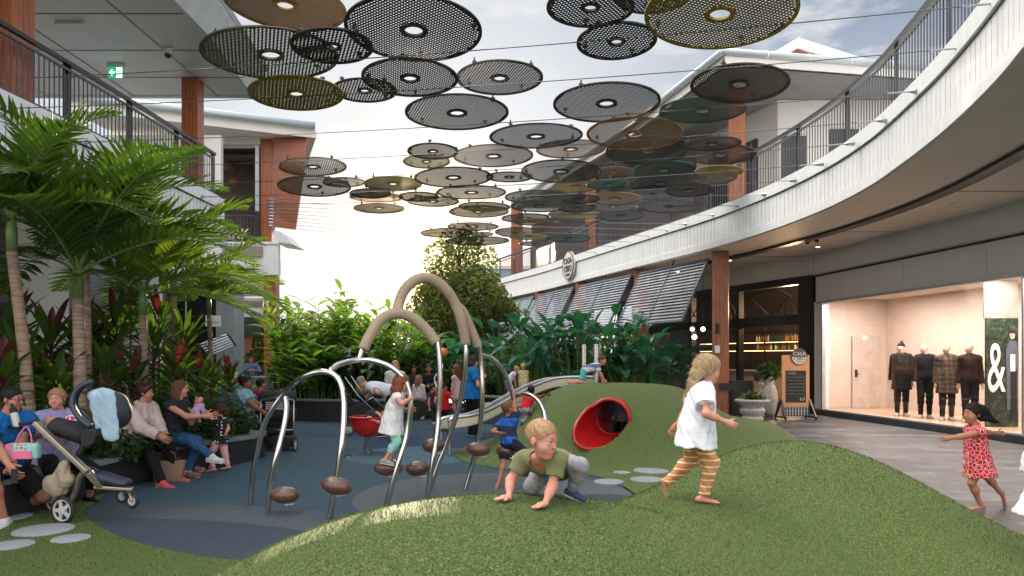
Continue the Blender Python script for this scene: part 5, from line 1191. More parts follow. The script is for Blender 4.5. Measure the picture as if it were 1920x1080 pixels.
spots = [(5, 700, 8.0, 1.0), (40, 690, 8.9, 1.2), (95, 640, 9.3, 1.5), (110, 720, 8.6, .8), (200, 700, 9.2, .9), (215, 620, 10.2, 1.5), (250, 715, 9.6, .75), (290, 655, 10.6, 1.3), (330, 700, 10.4, .9), (370, 720, 11.2, .65), (345, 640, 12, 1.4), (180, 660, 10.4, 1.3), (20, 620, 9.6, 1.5), (395, 715, 12.4, .6), (300, 600, 12.6, 1.8), (70, 715, 9.8, .9), (150, 640, 9.9, 1.5), (430, 715, 13.4, .7), (245, 590, 12.2, 2.0)]
nearwords = ['at the left picture edge', 'behind the man in blue', 'left of the ringed palm trunk', 'between the man and the woman with a baby', 'behind the stroller canopy', 'above the stroller canopy', 'behind the woman in the cream cardigan', 'above the woman in the cream cardigan', 'behind the long haired woman', 'behind the toy doll', 'above the long haired woman', 'right of the ringed palm trunk', 'high at the left picture edge', 'above the child in the dotted dress', 'tallest among the middle palms', 'low behind the leaning trunk', 'just right of the twin trunks', 'beside the light blue blouse', 'in the dark gap under the middle palms']
for k, (px, py, d, h) in enumerate(spots):
    q = W(px, py, d); cordyline(q.x, d, .3, max(.25, q.z-.35), 26, .85 if h > 1 else .72, 'cord', cw[k % 10]+' cordyline '+nearwords[k], 100+k, .115, red=(k % 3 != 1))
# leaf clouds
def leafcloud(mb, clumps, n, size, rs, flat=.35):
    tot = sum(c[3]*c[4]*c[5] for c in clumps)
    V = []; Fc = []
    for cx, cy, cz, rx, ry, rz in clumps:
        k = max(6, int(n*rx*ry*rz/tot))
        u = rs.randn(k, 3); u /= np.linalg.norm(u, axis=1)[:, None]; r_ = (.45+.55*rs.rand(k)**.5)[:, None]
        P = u*r_*np.array([rx, ry, rz])+np.array([cx, cy, cz])
        a = rs.randn(k, 3); a /= np.linalg.norm(a, axis=1)[:, None]; b = np.cross(a, rs.randn(k, 3)); b /= np.linalg.norm(b, axis=1)[:, None]
        s = (size*(.6+.8*rs.rand(k)))[:, None]
        i0 = len(V); Q = np.stack([P-a*s, P-b*s*.45, P+a*s, P+b*s*.45], 1).reshape(-1, 3); V += Q.tolist(); Fc += [(i0+4*i, i0+4*i+1, i0+4*i+2, i0+4*i+3) for i in range(k)]
    mb.add(V, Fc)
def tree(label, base, h, crown, nleaf, size, m, seed, group=None, trunk_r=.14, name='leafy_tree'):
    rs = np.random.RandomState(seed); random.seed(seed); base = Vector(base)
    t = thing(name, label, 'tree', base, group=group); cl = []; mb = MB()
    trk = [base, base+Vector((.05, 0, h*.35)), base+Vector((-.03, .05, h*.7)), base+Vector((0, 0, h*.93))]
    mb.tube(catmull(trk, 4), [trunk_r*(1-.8*i/12) for i in range(13)], 8)
    for (dz, rr, k) in crown:      # (height fraction, radius, clumps)
        for j in range(k):
            a = 6.283*j/k+rnd(-.4, .4); r_ = rr*rnd(.45, .95); c = base+Vector((r_*math.cos(a), r_*math.sin(a), h*(dz+rnd(-.035, .035))))
            s = rr*rnd(.28, .5)+.12; cl.append((c.x, c.y, c.z, s, s, s*rnd(.6, .95)))
            mb.tube([base+Vector((0, 0, max(.1, h*(dz-.10)))), base.lerp(c, .5)*0+Vector(((base.x+c.x)/2, (base.y+c.y)/2, (h*(dz-.10)+base.z+c.z)/2)), c], [.035, .022, .008], 5)
    mb.build('trunk', M_['bark'], t)
    lf = MB(); leafcloud(lf, cl, nleaf, size, rs); lf.build('crown', LM[m], t)
    return t
b_ = W(862, 716, 27.0); tree('tall leafy tree with the low sun glinting through it', (b_.x, 27.0, .3), 6.6, [(.14, 1.6, 10), (.26, 1.95, 14), (.38, 2.0, 15), (.50, 1.8, 14), (.62, 1.5, 12), (.74, 1.15, 9), (.85, .8, 7), (.94, .42, 4)], 30000, .085, 'tree', 9)
for k, (px, d, h, w_, lb) in enumerate(((600, 36, 4.0, 1.8, 'far hazy tree above the broad leaved bush'), (650, 33, 4.6, 1.0, 'slender far tree above the broad leaved bush'), (700, 34, 3.2, 1.7, 'low far tree between the bush and the sun'), (560, 34, 4.0, 1.5, 'far tree just right of the corner pavilion'), (760, 38, 3.9, 2.2, 'far tree left of the tall sunlit tree'), (930, 34, 3.6, 1.6, 'far tree right of the tall sunlit tree'), (520, 30, 3.2, 1.2, 'far bushy tree behind the lower timber column'), (1010, 31, 2.7, 1.5, 'bushy tree under the far shutters'), (450, 33, 2.8, 1.8, 'bushy tree seen under the slatted awning'))):
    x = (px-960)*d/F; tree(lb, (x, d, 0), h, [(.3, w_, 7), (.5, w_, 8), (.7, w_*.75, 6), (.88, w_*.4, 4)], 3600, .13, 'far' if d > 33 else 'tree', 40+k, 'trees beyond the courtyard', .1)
# broad leaved ginger bush
def canes(label, cx, cy, z0, rx, ry, n, h, m, seed, L_=.55, wd_=.11, name='ginger_bush', lean=.35, nl=11):
    random.seed(seed); t = thing(name, label, 'bush', (cx, cy, z0)); g, s = MB(), MB()
    for k in range(n):
        a = rnd(0, 6.283); r_ = math.sqrt(rnd(0, 1)); x, y = rx*r_*math.cos(a), ry*r_*math.sin(a); hh = h*rnd(.55, 1.0)*(1-.25*r_)
        ln_ = lean*(.3+r_); tip = Vector((x+ln_*math.cos(a)*hh*.6, y+ln_*math.sin(a)*hh*.6, hh)); p0 = Vector((x, y, 0)); pm = p0.lerp(tip, .5)+Vector((0, 0, hh*.06)); pts = catmull([p0, pm, tip], 6)
        s.tube(pts, [.014*(1-.06*i) for i in range(len(pts))], 4, caps=False); az = rnd(0, 6.28)
        for j in range(nl):
            q = (.25+.75*j/(nl-1))*(len(pts)-1); i = min(int(q), len(pts)-2); c = pts[i].lerp(pts[i+1], q-i); d = (pts[i+1]-pts[i]).normalized()
            sd = Vector((math.cos(az), math.sin(az), 0))*(1 if j % 2 else -1); dd = (sd*.85+d*rnd(.55, 1.0)).normalized()
            blade(g, c, dd, L_*rnd(.75, 1.1), wd_*rnd(.8, 1.15), rnd(.25, .6), 4, fold=.2, shape=.8)
    s.build('stems', M_['crownshaft'], t, world=False); g.build('leaves', LM[m], t, world=False)
    return t
for k, (px, d, h, rx, lb) in enumerate(((560, 19.6, 3.0, .7, 'tall broad leaved ginger bush beside the lower timber column'), (620, 20.2, 3.3, .9, 'largest broad leaved ginger bush in the middle planter'), (690, 19.8, 2.8, .8, 'broad leaved ginger bush above the red bowl'), (590, 18.6, 1.7, .8, 'low front part ginger bush at the middle planter wall, left'), (665, 18.7, 1.6, .8, 'low front ginger bush at the middle planter wall, right'), (745, 21.5, 2.7, .8, 'shaded ginger bush behind the blonde standing woman'))):
    canes(lb, (px-960)*d/F, d, .45, rx, rx*.8, 34 if h > 2 else 26, h, 'ginger' if h > 1.65 else 'hedge', 60+k, .78, .19, nl=9)
# strelitzia / banana like clumps: long petiole with a paddle leaf
def paddle(label, cx, cy, z0, r0_, n, h, seed, group, L_=.8, wd_=.34, m='bop'):
    random.seed(seed); t = thing('paddle_leaf_plant', label, 'plant', (cx, cy, z0), group=group); g, s = MB(), MB()
    for k in range(n):
        a = rnd(0, 6.283); r_ = r0_*math.sqrt(rnd(0, 1)); hh = h*rnd(.3, 1.0); ln_ = rnd(.1, .45)
        p0 = Vector((r_*math.cos(a), r_*math.sin(a), 0)); tip = p0+Vector((math.cos(a)*ln_*hh, math.sin(a)*ln_*hh, hh)); s.tube(catmull([p0, p0.lerp(tip, .6)+Vector((0, 0, .05)), tip], 4), .012, 4, caps=False)
        b = a+rnd(-.6, .6); e = rnd(-.1, 1.2); d = Vector((math.cos(e)*math.cos(b), math.cos(e)*math.sin(b), math.sin(e)))
        blade(g, tip, d, L_*rnd(.7, 1.2), wd_*rnd(.7, 1.15), rnd(.2, .7), 6, fold=rnd(.1, .5), shape=.7)
    s.build('stems', M_['crownshaft'], t, world=False); g.build('leaves', LM[m], t, world=False)
for k, (px, d, h, lb) in enumerate(((955, 21.5, 2.4, 'blue green paddle leaf plant right of the sunlit tree'), (1000, 20.8, 2.3, 'paddle leaf plant above the blonde children'), (1045, 21.5, 2.5, 'paddle leaf plant behind the end of the slide'), (1085, 20.0, 2.4, 'paddle leaf plant below the third louvre shutter'), (1125, 20.6, 2.6, 'tall paddle leaf plant behind the slide post'), (1165, 19.8, 2.4, 'paddle leaf plant below the nearest louvre shutter, left'), (1205, 20.2, 2.2, 'paddle leaf plant below the nearest louvre shutter, right'), (1240, 20.6, 1.7, 'low paddle leaf plant behind the running child'), (915, 23.5, 2.0, 'dark paddle leaf plant at the foot of the sunlit tree'), (850, 24.0, 2.0, 'paddle leaf plant behind the tall rope arch'), (805, 23.0, 1.8, 'paddle leaf plant above the seated man'))):
    paddle(lb, (px-960)*d/F, d, .4, .45, 44, h*.92, 80+k, 'paddle leaf plants in the far planters')
# dark shrubs filling the back of the planters
def shrub(label, cx, cy, z0, rx, ry, h, n, size, m, seed, group=None, name='shrub'):
    rs = np.random.RandomState(seed); t = thing(name, label, 'shrub', (cx, cy, z0), group=group); cl = []
    for k in range(14): a = rs.rand()*6.28; r_ = rs.rand()**.5; cl.append((cx+rx*r_*math.cos(a), cy+ry*r_*math.sin(a), z0+h*(.15+.7*rs.rand()*(1-.4*r_)), rx*.35+.1, ry*.35+.1, h*.22+.05))
    mb = MB(); leafcloud(mb, cl, n, size, rs); mb.build('leaves', LM[m], t)
    mb = MB(); [mb.tube([(cx, cy, z0), (c[0], c[1], c[2])], .012, 4) for c in cl[:8]]; mb.build('stems', M_['bark'], t)
for k, (px, d, rx, h, lb) in enumerate(((780, 20.5, 1.0, 1.7, 'dark shrub behind the seated man'), (850, 21.5, 1.1, 1.6, 'dark shrub behind the girl with long hair'), (915, 22.5, 1.0, 1.5, 'dark shrub behind the woman in blue'), (705, 21.0, 1.0, 1.9, 'dark shrub behind the bending woman'), (590, 20.8, 1.1, 1.7, 'dark shrub deep in the ginger bush'), (650, 21.5, 1.2, 1.7, 'dark shrub in the middle of the planter'), (1000, 22.8, 1.1, 1.7, 'dark shrub behind the blonde children'), (1075, 22.6, 1.2, 1.8, 'dark shrub behind the slide'), (1155, 21.6, 1.1, 1.6, 'dark shrub below the nearest shutter'), (975, 26, 1.3, 2.1, 'dark shrub under the far shutters'))):
    shrub(lb, (px-960)*d/F, d, .3, rx, rx*.7, h, 3000, .075, 'hedge', 300+k, 'dark shrubs at the back of the planters')
for k, (px, py, d, h, lb) in enumerate(((215, 800, 9.0, .45, 'low dark fern clump behind the blue cloth'), (250, 790, 9.7, .5, 'low dark fern clump left of the cream cardigan'), (370, 775, 10.8, .7, 'dark leafy clump behind the doll'), (400, 790, 11.2, .6, 'dark leafy clump behind the dotted dress'), (120, 780, 8.6, .5, 'dark leafy clump behind the woman with a baby'), (20, 780, 8.1, .5, 'dark leafy clump behind the man in blue'), (320, 760, 10.4, .7, 'dark leafy clump between the seated women'))):
    shrub(lb, (px-960)*d/F, d, .33, .5, .45, h, 2600, .045, 'hedge', 330+k, 'low clumps behind the seat wall')
# a far hedge belt closing the view
mb = MB(); rs = np.random.RandomState(77); cl = [(x, 44+rs.rand()*4, .6+1.6*rs.rand(), 1.6, 1.2, 1.0) for x in np.arange(-24, 12, .9)]; leafcloud(mb, cl, 16000, .17, rs); mb.build('far_greenery', LM['far'], label='mass of far green trees and bushes closing the courtyard view', cat='greenery', kind='stuff')
# yellow green sunny low plants by the left
for k, (px, d, h, lb) in enumerate(((430, 16.5, .9, 'small sunny fern like plant left of the light blue blouse'), (360, 15.0, 1.1, 'sunny yellow green bush behind the middle cordylines'), (300, 15.5, 1.3, 'bright yellow green bush behind the seated women'), (120, 12.0, 1.6, 'sunny bush glowing behind the palm trunks'), (40, 11.0, 1.6, 'sunny bush glowing behind the leaning palm'), (200, 13.0, 1.8, 'sunny bush in the gap under the palms'))):
    canes(lb, (px-960)*d/F, d, .35, .7, .5, 22, h, 'ginger', 400+k, .4, .07, 'leafy_bush')
# potted plants
shrub('low green plant growing in the weathered urn', 6.05, 17.9, .47, .22, .22, .28, 260, .06, 'hedge', 500, name='urn_plant')
shrub('dark leafy plant growing in the tall vase', 6.95, 19.2, 1.0, .24, .24, .5, 260, .10, 'hedge', 501, name='vase_plant')
shrub('green plant in the tan tall pot', W(441, 700, 27).x, 27, .95, .35, .35, .6, 500, .08, 'ginger', 502, name='pot_plant')
# ============================================================= FIGURES (distance-field bodies meshed as one surface)
def surfnet(V, lo, h):
    S = V < 0; nx, ny, nz = V.shape
    idx = np.zeros((nx-1, ny-1, nz-1), np.uint8); c = []
    for i in (0, 1):
        for j in (0, 1):
            for k in (0, 1): c.append((i, j, k)); idx += S[i:nx-1+i, j:ny-1+j, k:nz-1+k]
    act = (idx > 0) & (idx < 8); I = np.argwhere(act)
    if len(I) == 0: return [], []
    vid = -np.ones(act.shape, np.int64); vid[act] = np.arange(len(I))
    acc = np.zeros((len(I), 3)); cnt = np.zeros(len(I))
    for a in range(3):
        for o in ((0, 0), (0, 1), (1, 0), (1, 1)):
            p = [0, 0, 0]; rest = [b for b in range(3) if b != a]; p[rest[0]] = o[0]; p[rest[1]] = o[1]; q = list(p); q[a] = 1
            v0 = V[I[:, 0]+p[0], I[:, 1]+p[1], I[:, 2]+p[2]]; v1 = V[I[:, 0]+q[0], I[:, 1]+q[1], I[:, 2]+q[2]]
            m = (v0 < 0) != (v1 < 0); t = np.where(m, v0/(np.where(m, v0-v1, 1)), 0)
            pt_ = np.tile(np.array(p, float), (len(I), 1)); pt_[:, a] += t
            acc[m] += pt_[m]; cnt[m] += 1
    P = (I+acc/cnt[:, None])*h+lo
    F_ = []
    for a in range(3):
        b, c2 = [(1, 2), (2, 0), (0, 1)][a]
        s0 = [slice(None)]*3; s1 = [slice(None)]*3; s0[a] = slice(0, -1); s1[a] = slice(1, None)
        for ax in (b, c2): s0[ax] = slice(1, -1); s1[ax] = slice(1, -1)
        A, B = S[tuple(s0)], S[tuple(s1)]
        for flip in (False, True):
            E = np.argwhere((A & ~B) if not flip else (~A & B)); 
            if len(E) == 0: continue
            E[:, b] += 1; E[:, c2] += 1
            def g(db, dc):
                q = E.copy(); q[:, b] -= db; q[:, c2] -= dc; return vid[q[:, 0], q[:, 1], q[:, 2]]
            f = np.stack([g(0, 0), g(1, 0), g(1, 1), g(0, 1)], 1); F_.append(f if not flip else f[:, ::-1])
    return P, np.concatenate(F_)
def add_strands(P, Fc, n, ln, w, flow, seed=1):
    rs = np.random.RandomState(seed); Fc = np.asarray(Fc); k = rs.randint(0, len(Fc), n); f = Fc[k]
    c = P[f].mean(1)+rs.randn(n, 3)*.001; nr = np.cross(P[f[:, 2]]-P[f[:, 0]], P[f[:, 3]]-P[f[:, 1]]); nr /= np.linalg.norm(nr, axis=1)[:, None]+1e-9
    fl = np.array(flow, float)[None]+rs.randn(n, 3)*.22; fl -= nr*(fl*nr).sum(1)[:, None]; fl /= np.linalg.norm(fl, axis=1)[:, None]+1e-9
    d = fl*.97+nr*(.05+.16*rs.rand(n, 1)); sd = np.cross(d, nr); sd /= np.linalg.norm(sd, axis=1)[:, None]+1e-9; L_ = ln*(.5+rs.rand(n, 1))
    a, b, e1, e2 = c-sd*w/2, c+sd*w/2, c+d*L_+sd*w*.12, c+d*L_-sd*w*.12
    i0 = len(P); P2 = np.concatenate([P, np.stack([a, b, e1, e2], 1).reshape(-1, 3)]); q = i0+4*np.arange(n)[:, None]+np.arange(4)[None]
    return P2, np.concatenate([Fc, q])
class SD:
    def __init__(s, h): s.h = h; s.p = []; s.noise = None
    def cap(s, a, b, ra, rb=None, k=.02, flat=False, flat0=False, sub=False, sq=None):
        rb = ra if rb is None else rb; a = np.array(a, float); b = np.array(b, float); m = max(ra, rb)+k
        s.p.append(('c', a, b, ra, rb, k, flat, flat0, sub, sq, np.minimum(a, b)-m, np.maximum(a, b)+m)); return s
    def ell(s, c, r, Rm=None, k=.02, sub=False):
        c = np.array(c, float); r = np.array(r if isinstance(r, (tuple, list)) else (r, r, r), float); m = r.max()+k
        Rn = np.array(Rm) if Rm is not None else np.eye(3)
        s.p.append(('e', c, r, Rn, k, sub, c-m, c+m)); return s
    def plane(s, n, p): s.p.append(('p', np.array(n, float), np.array(p, float), None, None)); return s
    def mesh(s):
        adds = [q for q in s.p if q[0] != 'p' and not (q[8] if q[0] == 'c' else q[5])]
        h = s.h; lo = np.min([q[-2] for q in adds], 0)-2*h; hi = np.max([q[-1] for q in adds], 0)+2*h
        n = np.ceil((hi-lo)/h).astype(int)+1; V = np.full(n, .2, np.float32)
        ax = [lo[i]+h*np.arange(n[i]) for i in range(3)]
        for q in s.p:
            if q[0] == 'p':
                d = (ax[0]*q[1][0])[:, None, None]+(ax[1]*q[1][1])[None, :, None]+(ax[2]*q[1][2])[None, None, :]-q[1].dot(q[2]); V = np.maximum(V, d.astype(np.float32)); continue
            i0 = np.maximum(0, np.floor((q[-2]-lo)/h-2).astype(int)); i1 = np.minimum(n, np.ceil((q[-1]-lo)/h+3).astype(int))
            if (i1 <= i0).any(): continue
            sl = tuple(slice(a, b) for a, b in zip(i0, i1)); G = np.stack(np.meshgrid(*[ax[i][sl[i]] for i in range(3)], indexing='ij'), -1)
            if q[0] == 'c':
                _, a, b, ra, rb, k, fl, fl0, sub, sq = q[:10]; ab = b-a; L2 = ab.dot(ab)+1e-12; t0 = (G-a) @ ab/L2; t = np.clip(t0, 0, 1)
                df = G-(a+t[..., None]*ab)
                if sq is not None: w_ = df @ np.array(sq[0]); df = df+w_[..., None]*np.array(sq[0])*(1/sq[1]-1)
                d = np.linalg.norm(df, axis=-1)-(ra+(rb-ra)*t)
                if fl: d = np.maximum(d, (t0-1)*math.sqrt(L2))
                if fl0: d = np.maximum(d, -t0*math.sqrt(L2))
            else:
                _, c, r, Rn, k, sub = q[:6]; u = ((G-c) @ Rn)/r; l = np.linalg.norm(u, axis=-1); d = (l-1)*r.min()*np.where(l > 1e-9, 1, 1)
                l2 = np.linalg.norm(u/r, axis=-1)+1e-9; d = l*(l-1)/l2
            Vs = V[sl]
            if sub: x = -d; hh = np.clip(.5-.5*(Vs-x)/k, 0, 1) if k > 0 else None; V[sl] = np.maximum(Vs, x) if k <= 0 else (Vs*(1-hh)+x*hh+k*hh*(1-hh))
            else: hh = np.clip(.5+.5*(Vs-d)/k, 0, 1); V[sl] = d*hh+Vs*(1-hh)-k*hh*(1-hh)
        if s.noise:
            am, fr, sd_ = s.noise; X, Y, Z = ax[0][:, None, None], ax[1][None, :, None], ax[2][None, None, :]
            w = np.sin(fr*(1.0*X+.6*Y+.35*Z)+sd_+1.3*np.sin(fr*.7*(Y-.8*Z)))+.7*np.sin(fr*1.7*(.5*X-.9*Y+.55*Z)+sd_*2+1.1*np.sin(fr*.9*(Z+X)))+.4*np.sin(fr*2.9*(.7*X+.5*Y-.3*Z)+sd_*3)
            V = V+(am*w).astype(np.float32)
        for a in range(3):     # keep the border outside
            e0 = [slice(None)]*3; e0[a] = 0; V[tuple(e0)] = np.maximum(V[tuple(e0)], .01); e0[a] = -1; V[tuple(e0)] = np.maximum(V[tuple(e0)], .01)
        return surfnet(V, lo, h)
    def build(s, name, m, parent, strands=None):
        P, Fc = s.mesh()
        if strands and len(P): P, Fc = add_strands(P, Fc, *strands)
        me = bpy.data.meshes.new(name)
        if len(P) == 0: return None
        inv = np.array(pmat(parent).inverted()); P = P @ inv[:3, :3].T+inv[:3, 3]
        me.vertices.add(len(P)); me.vertices.foreach_set('co', P.astype(np.float32).ravel()); nf = len(Fc)
        me.loops.add(nf*4); me.loops.foreach_set('vertex_index', Fc.astype(np.int32).ravel()); me.polygons.add(nf); me.polygons.foreach_set('loop_start', np.arange(0, nf*4, 4, dtype=np.int32))
        me.update(calc_edges=True); me.materials.append(m); me.polygons.foreach_set('use_smooth', [True]*nf)
        o = bpy.data.objects.new(name, me); COL.objects.link(o); o.parent = parent; return o
def hit(px, py, base=0.0):      # where the view ray under a pixel meets the turf or floor
    d = 1.6
    while d < 40:
        p = W(px, py, d)
        if p.z <= turf_h(p.x, p.y)+.012+base: return p
        d += .01
    return p
def ik(a, tgt, l1, l2, pole):
    a = Vector(a); v = Vector(tgt)-a; D = max(min(v.length, (l1+l2)*.999), abs(l1-l2)*1.02+1e-3); u = v.normalized()
    x = (l1*l1-l2*l2+D*D)/(2*D); y = math.sqrt(max(0, l1*l1-x*x)); pl = Vector(pole); pl = pl-u*pl.dot(u)
    if pl.length < 1e-4: pl = u.orthogonal()
    pl.normalize(); return a+u*x+pl*y, a+u*D
def comp(az): return Vector((math.sin(R(az)), math.cos(R(az)), 0))
SKIN = {}
def skin(tone):
    if tone not in SKIN:
        c = {'fair': (.55, .28, .20), 'mid': (.40, .20, .125), 'tan': (.26, .125, .07), 'dark': (.13, .06, .035), 'mannequin': (.66, .56, .42)}[tone]
        m = mat('skin_'+tone, c, .5, col2=(c[0]*1.08, c[1]*.80, c[2]*.80), scale=16, bump=.08, bscale=220, spec=.35); b = m.node_tree.nodes['Principled BSDF']; b.inputs['Subsurface Weight'].default_value = .12 if tone != 'mannequin' else 0; b.inputs['Subsurface Radius'].default_value = (.02, .008, .004); b.inputs['Subsurface Scale'].default_value = .5
        SKIN[tone] = m
    return SKIN[tone]
HAIR = {}
def hairmat(c):
    if c not in HAIR: HAIR[c] = mat('hair', tuple(x*.7 for x in c), .5, spec=.2, col2=tuple(min(1, x*1.35+.002) for x in c), scale=30, stretch=(3, 3, .35), bump=.6, bscale=60)
    return HAIR[c]
CLOTH = {}
def cloth(c, name='fabric'):
    if not isinstance(c, tuple): return c
    if c not in CLOTH: CLOTH[c] = mat(name, c, .85, var=.10, scale=18, bump=.25, bscale=180, spec=.2)
    return CLOTH[c]
PRO = {'adult': dict(head=.132, ul=.245, ll=.246, tor=.30, sh=.108, ua=.172, fa=.150, ha=.105, thick=1.0, hip=.055),
       'slim': dict(head=.125, ul=.245, ll=.25, tor=.30, sh=.094, ua=.172, fa=.150, ha=.095, thick=.95, hip=.05),
       'child': dict(head=.180, ul=.215, ll=.225, tor=.295, sh=.100, ua=.160, fa=.135, ha=.095, thick=1.08, hip=.055),
       'toddler': dict(head=.235, ul=.185, ll=.19, tor=.32, sh=.115, ua=.155, fa=.135, ha=.100, thick=1.35, hip=.062)}
EYEW = mat('eye_white', (.7, .68, .65), .2); EYED = mat('iris', (.03, .02, .015), .15); LIPS = mat('lips', (.42, .13, .11), .4)
def head_parts(sd, hc, Rh, hh, tone='fair', k=.012, kid=False):
    """adds the head to a body field; Rh columns are right, forward, up"""
    X = lambda x, y, z: hc+Rh @ Vector((x*hh, y*hh, z*hh)); Rn = Rh
    sd.ell(X(0, -.05, .13), (.335*hh, .42*hh, .365*hh), Rn, k*1.5); sd.ell(X(0, .11, -.08), (.275*hh, .275*hh, .36*hh), Rn, k*1.5)
    sd.ell(X(0, .215, -.365), (.15*hh, .15*hh, .12*hh), Rn, k*2)
    for s_ in (-1, 1):
        sd.ell(X(.155*s_, .235, -.15), (.125*hh, .115*hh, .125*hh), Rn, k*1.5)
        sd.ell(X(.135*s_, .425, .03), (.085*hh, .075*hh, .055*hh), Rn, k*.8, sub=True)
        sd.ell(X(.135*s_, .335, .068), (.075*hh, .055*hh, .030*hh), Rn, k*.3); sd.ell(X(.135*s_, .335, -.022), (.070*hh, .048*hh, .022*hh), Rn, k*.3)
    sd.cap(X(0, .375, .0 if kid else .03), X(0, .425 if kid else .445, -.10 if kid else -.115), (.022 if kid else .028)*hh, (.040 if kid else .047)*hh, k*.7); sd.ell(X(0, .345, -.255), (.10*hh, .042*hh, .045*hh), Rn, k*.8)
    for s_ in (-1, 1): sd.ell(X(.345*s_, -.02, -.04), (.035*hh, .075*hh, .115*hh), Rn, k*.5)
def person(label, H, kind, hip, yaw, lean=0, side=0, tw=0, hyaw=None, hpitch=0, hroll=0, LH=None, RH=None, LF=None, RF=None, tone='fair', hair=('short', (.05, .03, .02)), top=((.3, .3, .3), 'short'), bottom=((.02, .02, .025), 'long'), shoes=(.5, .5, .5), dress=None, fat=1.0, res=.009, near=False, name='person', cat='person', group=None, toeL=None, toeR=None, kneeL=None, kneeR=None, elL=None, elR=None, curl=.5, open_=False, palmN=None, bust=0, noise=.003, skirt_dir=None, seedn=1.0, neck_v=False, hem=-.02, smile=False):
    p = PRO[kind]; s = H; f0 = comp(yaw); hip = Vector(hip)
    r0v = Vector((f0.y, -f0.x, 0))
    Rt = Matrix.Rotation(R(lean), 3, -r0v) if False else Matrix.Rotation(-R(lean), 3, r0v)
    Rt = Matrix.Rotation(R(side), 3, f0) @ Rt
    up_ = Rt @ Vector((0, 0, 1)); fw = Rt @ f0; rt = Rt @ r0v
    Rw = Matrix.Rotation(-R(tw), 3, up_); fwc = Rw @ fw; rtc = Rw @ rt
    tor = p['tor']*s; neck0 = hip+up_*tor; T = p['thick']*fat
    SL_, SR_ = neck0-up_*.035*s-rtc*p['sh']*s, neck0-up_*.035*s+rtc*p['sh']*s
    HL_, HR_ = hip-rt*p['hip']*s, hip+rt*p['hip']*s
    ha = p['ha']*s; hw = lambda w: w
    dflt = lambda S_, sg: S_-Vector((0, 0, (p['ua']+p['fa'])*s*.985))+rt*.035*s*sg+f0*.02*s
    LHt = Vector(LH) if LH is not None else dflt(SL_, -1); RHt = Vector(RH) if RH is not None else dflt(SR_, 1)
    eL = elL or ((-rtc*.8-fwc*.6-up_*.5) if LH is not None else -fwc); eR = elR or ((rtc*.8-fwc*.6-up_*.5) if RH is not None else -fwc)
    EL, WL = ik(SL_, LHt, p['ua']*s, p['fa']*s, eL); ER, WR = ik(SR_, RHt, p['ua']*s, p['fa']*s, eR)
    LFt = Vector(LF) if LF is not None else Vector((HL_.x, HL_.y, hip.z-(p['ul']+p['ll'])*s*.99)); RFt = Vector(RF) if RF is not None else Vector((HR_.x, HR_.y, hip.z-(p['ul']+p['ll'])*s*.99))
    KL, AL = ik(HL_, LFt, p['ul']*s, p['ll']*s, kneeL or f0); KR, AR = ik(HR_, RFt, p['ul']*s, p['ll']*s, kneeR or f0)
    hh = p['head']*s; hyaw = yaw if hyaw is None else hyaw; hf = comp(hyaw); hr = Vector((hf.y, -hf.x, 0))
    Rp = Matrix.Rotation(R(hroll), 3, hf) @ Matrix.Rotation(-R(hpitch), 3, hr); Rh = Matrix((Rp @ hr, Rp @ hf, Rp @ Vector((0, 0, 1)))).transposed()
    nk = (up_*.7+Vector((0, 0, .3))).normalized()
    hc = neck0+nk*.035*s+(Rh @ Vector((0, .08*hh, .47*hh)))
    t = thing(name, label, cat, (hip.x, hip.y, min(AL.z, AR.z)-.03*s), group=group)
    k = .02*s/1.6+.006
    sd = SD(res)
    def torso(sd, g, flatbottom=None):
        sd.ell(hip+up_*.02*s, (.085*s*T**.6+g, .062*s*T+g, .070*s+g), np.array(Matrix((rt, fw, up_)).transposed()), k*1.5)
        sd.cap(hip+up_*.03*s, hip+up_*.15*s, .066*s*T+g, .062*s*T+g, k*2, sq=(rt, 1.22))
        M3 = np.array(Matrix((rtc, fwc, up_)).transposed())
        sd.ell(hip+up_*.21*s*(tor/(.3*s)), (.088*s*T**.5+g, .060*s*T**.8+g, .085*s+g), M3, k*2)
        sd.cap(SL_+rtc*.012*s, SR_-rtc*.012*s, .034*s*T**.5+g, None, k*2)
        for S0 in (SL_, SR_): sd.cap(neck0+nk*.012*s, S0.lerp(neck0, .12)+up_*.004*s, .024*s*T**.3+g*.6, .026*s*T**.3+g*.8, k*1.6)
        if bust:
            for q in (-1, 1): sd.ell(hip+up_*.205*s+fwc*.045*s+rtc*q*.042*s, (.038*s*bust+g, .038*s*bust+g, .036*s*bust+g), M3, k*1.2)
        if fat > 1.12: sd.ell(hip+up_*.09*s+fw*.03*s, (.075*s*T+g, .055*s*T+g, .07*s+g), np.array(Matrix((rt, fw, up_)).transposed()), k*2)
    torso(sd, 0)
    sd.cap(neck0-up_*.03*s, neck0+nk*.045*s+fw*.006*s, .031*s*T**.3*(1 if kind == 'adult' else .9), .028*s*(1 if kind == 'adult' else .9), k)
    arms = ((SL_, EL, WL, -1), (SR_, ER, WR, 1)); legs = ((HL_, KL, AL, -1, toeL), (HR_, KR, AR, 1, toeR))
    for S_, E_, W_, sg in arms:
        sd.cap(S_, E_, .028*s*T, .022*s*T, k); sd.cap(E_, W_, .0225*s*T, .0145*s*T**.7, k*.6); sd.cap(E_, E_.lerp(W_, .4), .022*s*T, .0215*s*T, k)
    for H_, K_, A_, sg, td in legs:
        sd.cap(H_, K_, .050*s*T, .033*s*T**.8, k*1.2); sd.cap(K_, A_, .030*s*T**.8, .0185*s*T**.7, k*.8); sd.ell(K_.lerp(A_, .3)-(f0*.006*s), (.033*s*T**.8,)*3, None, k*1.5)
    # feet
    feet = []
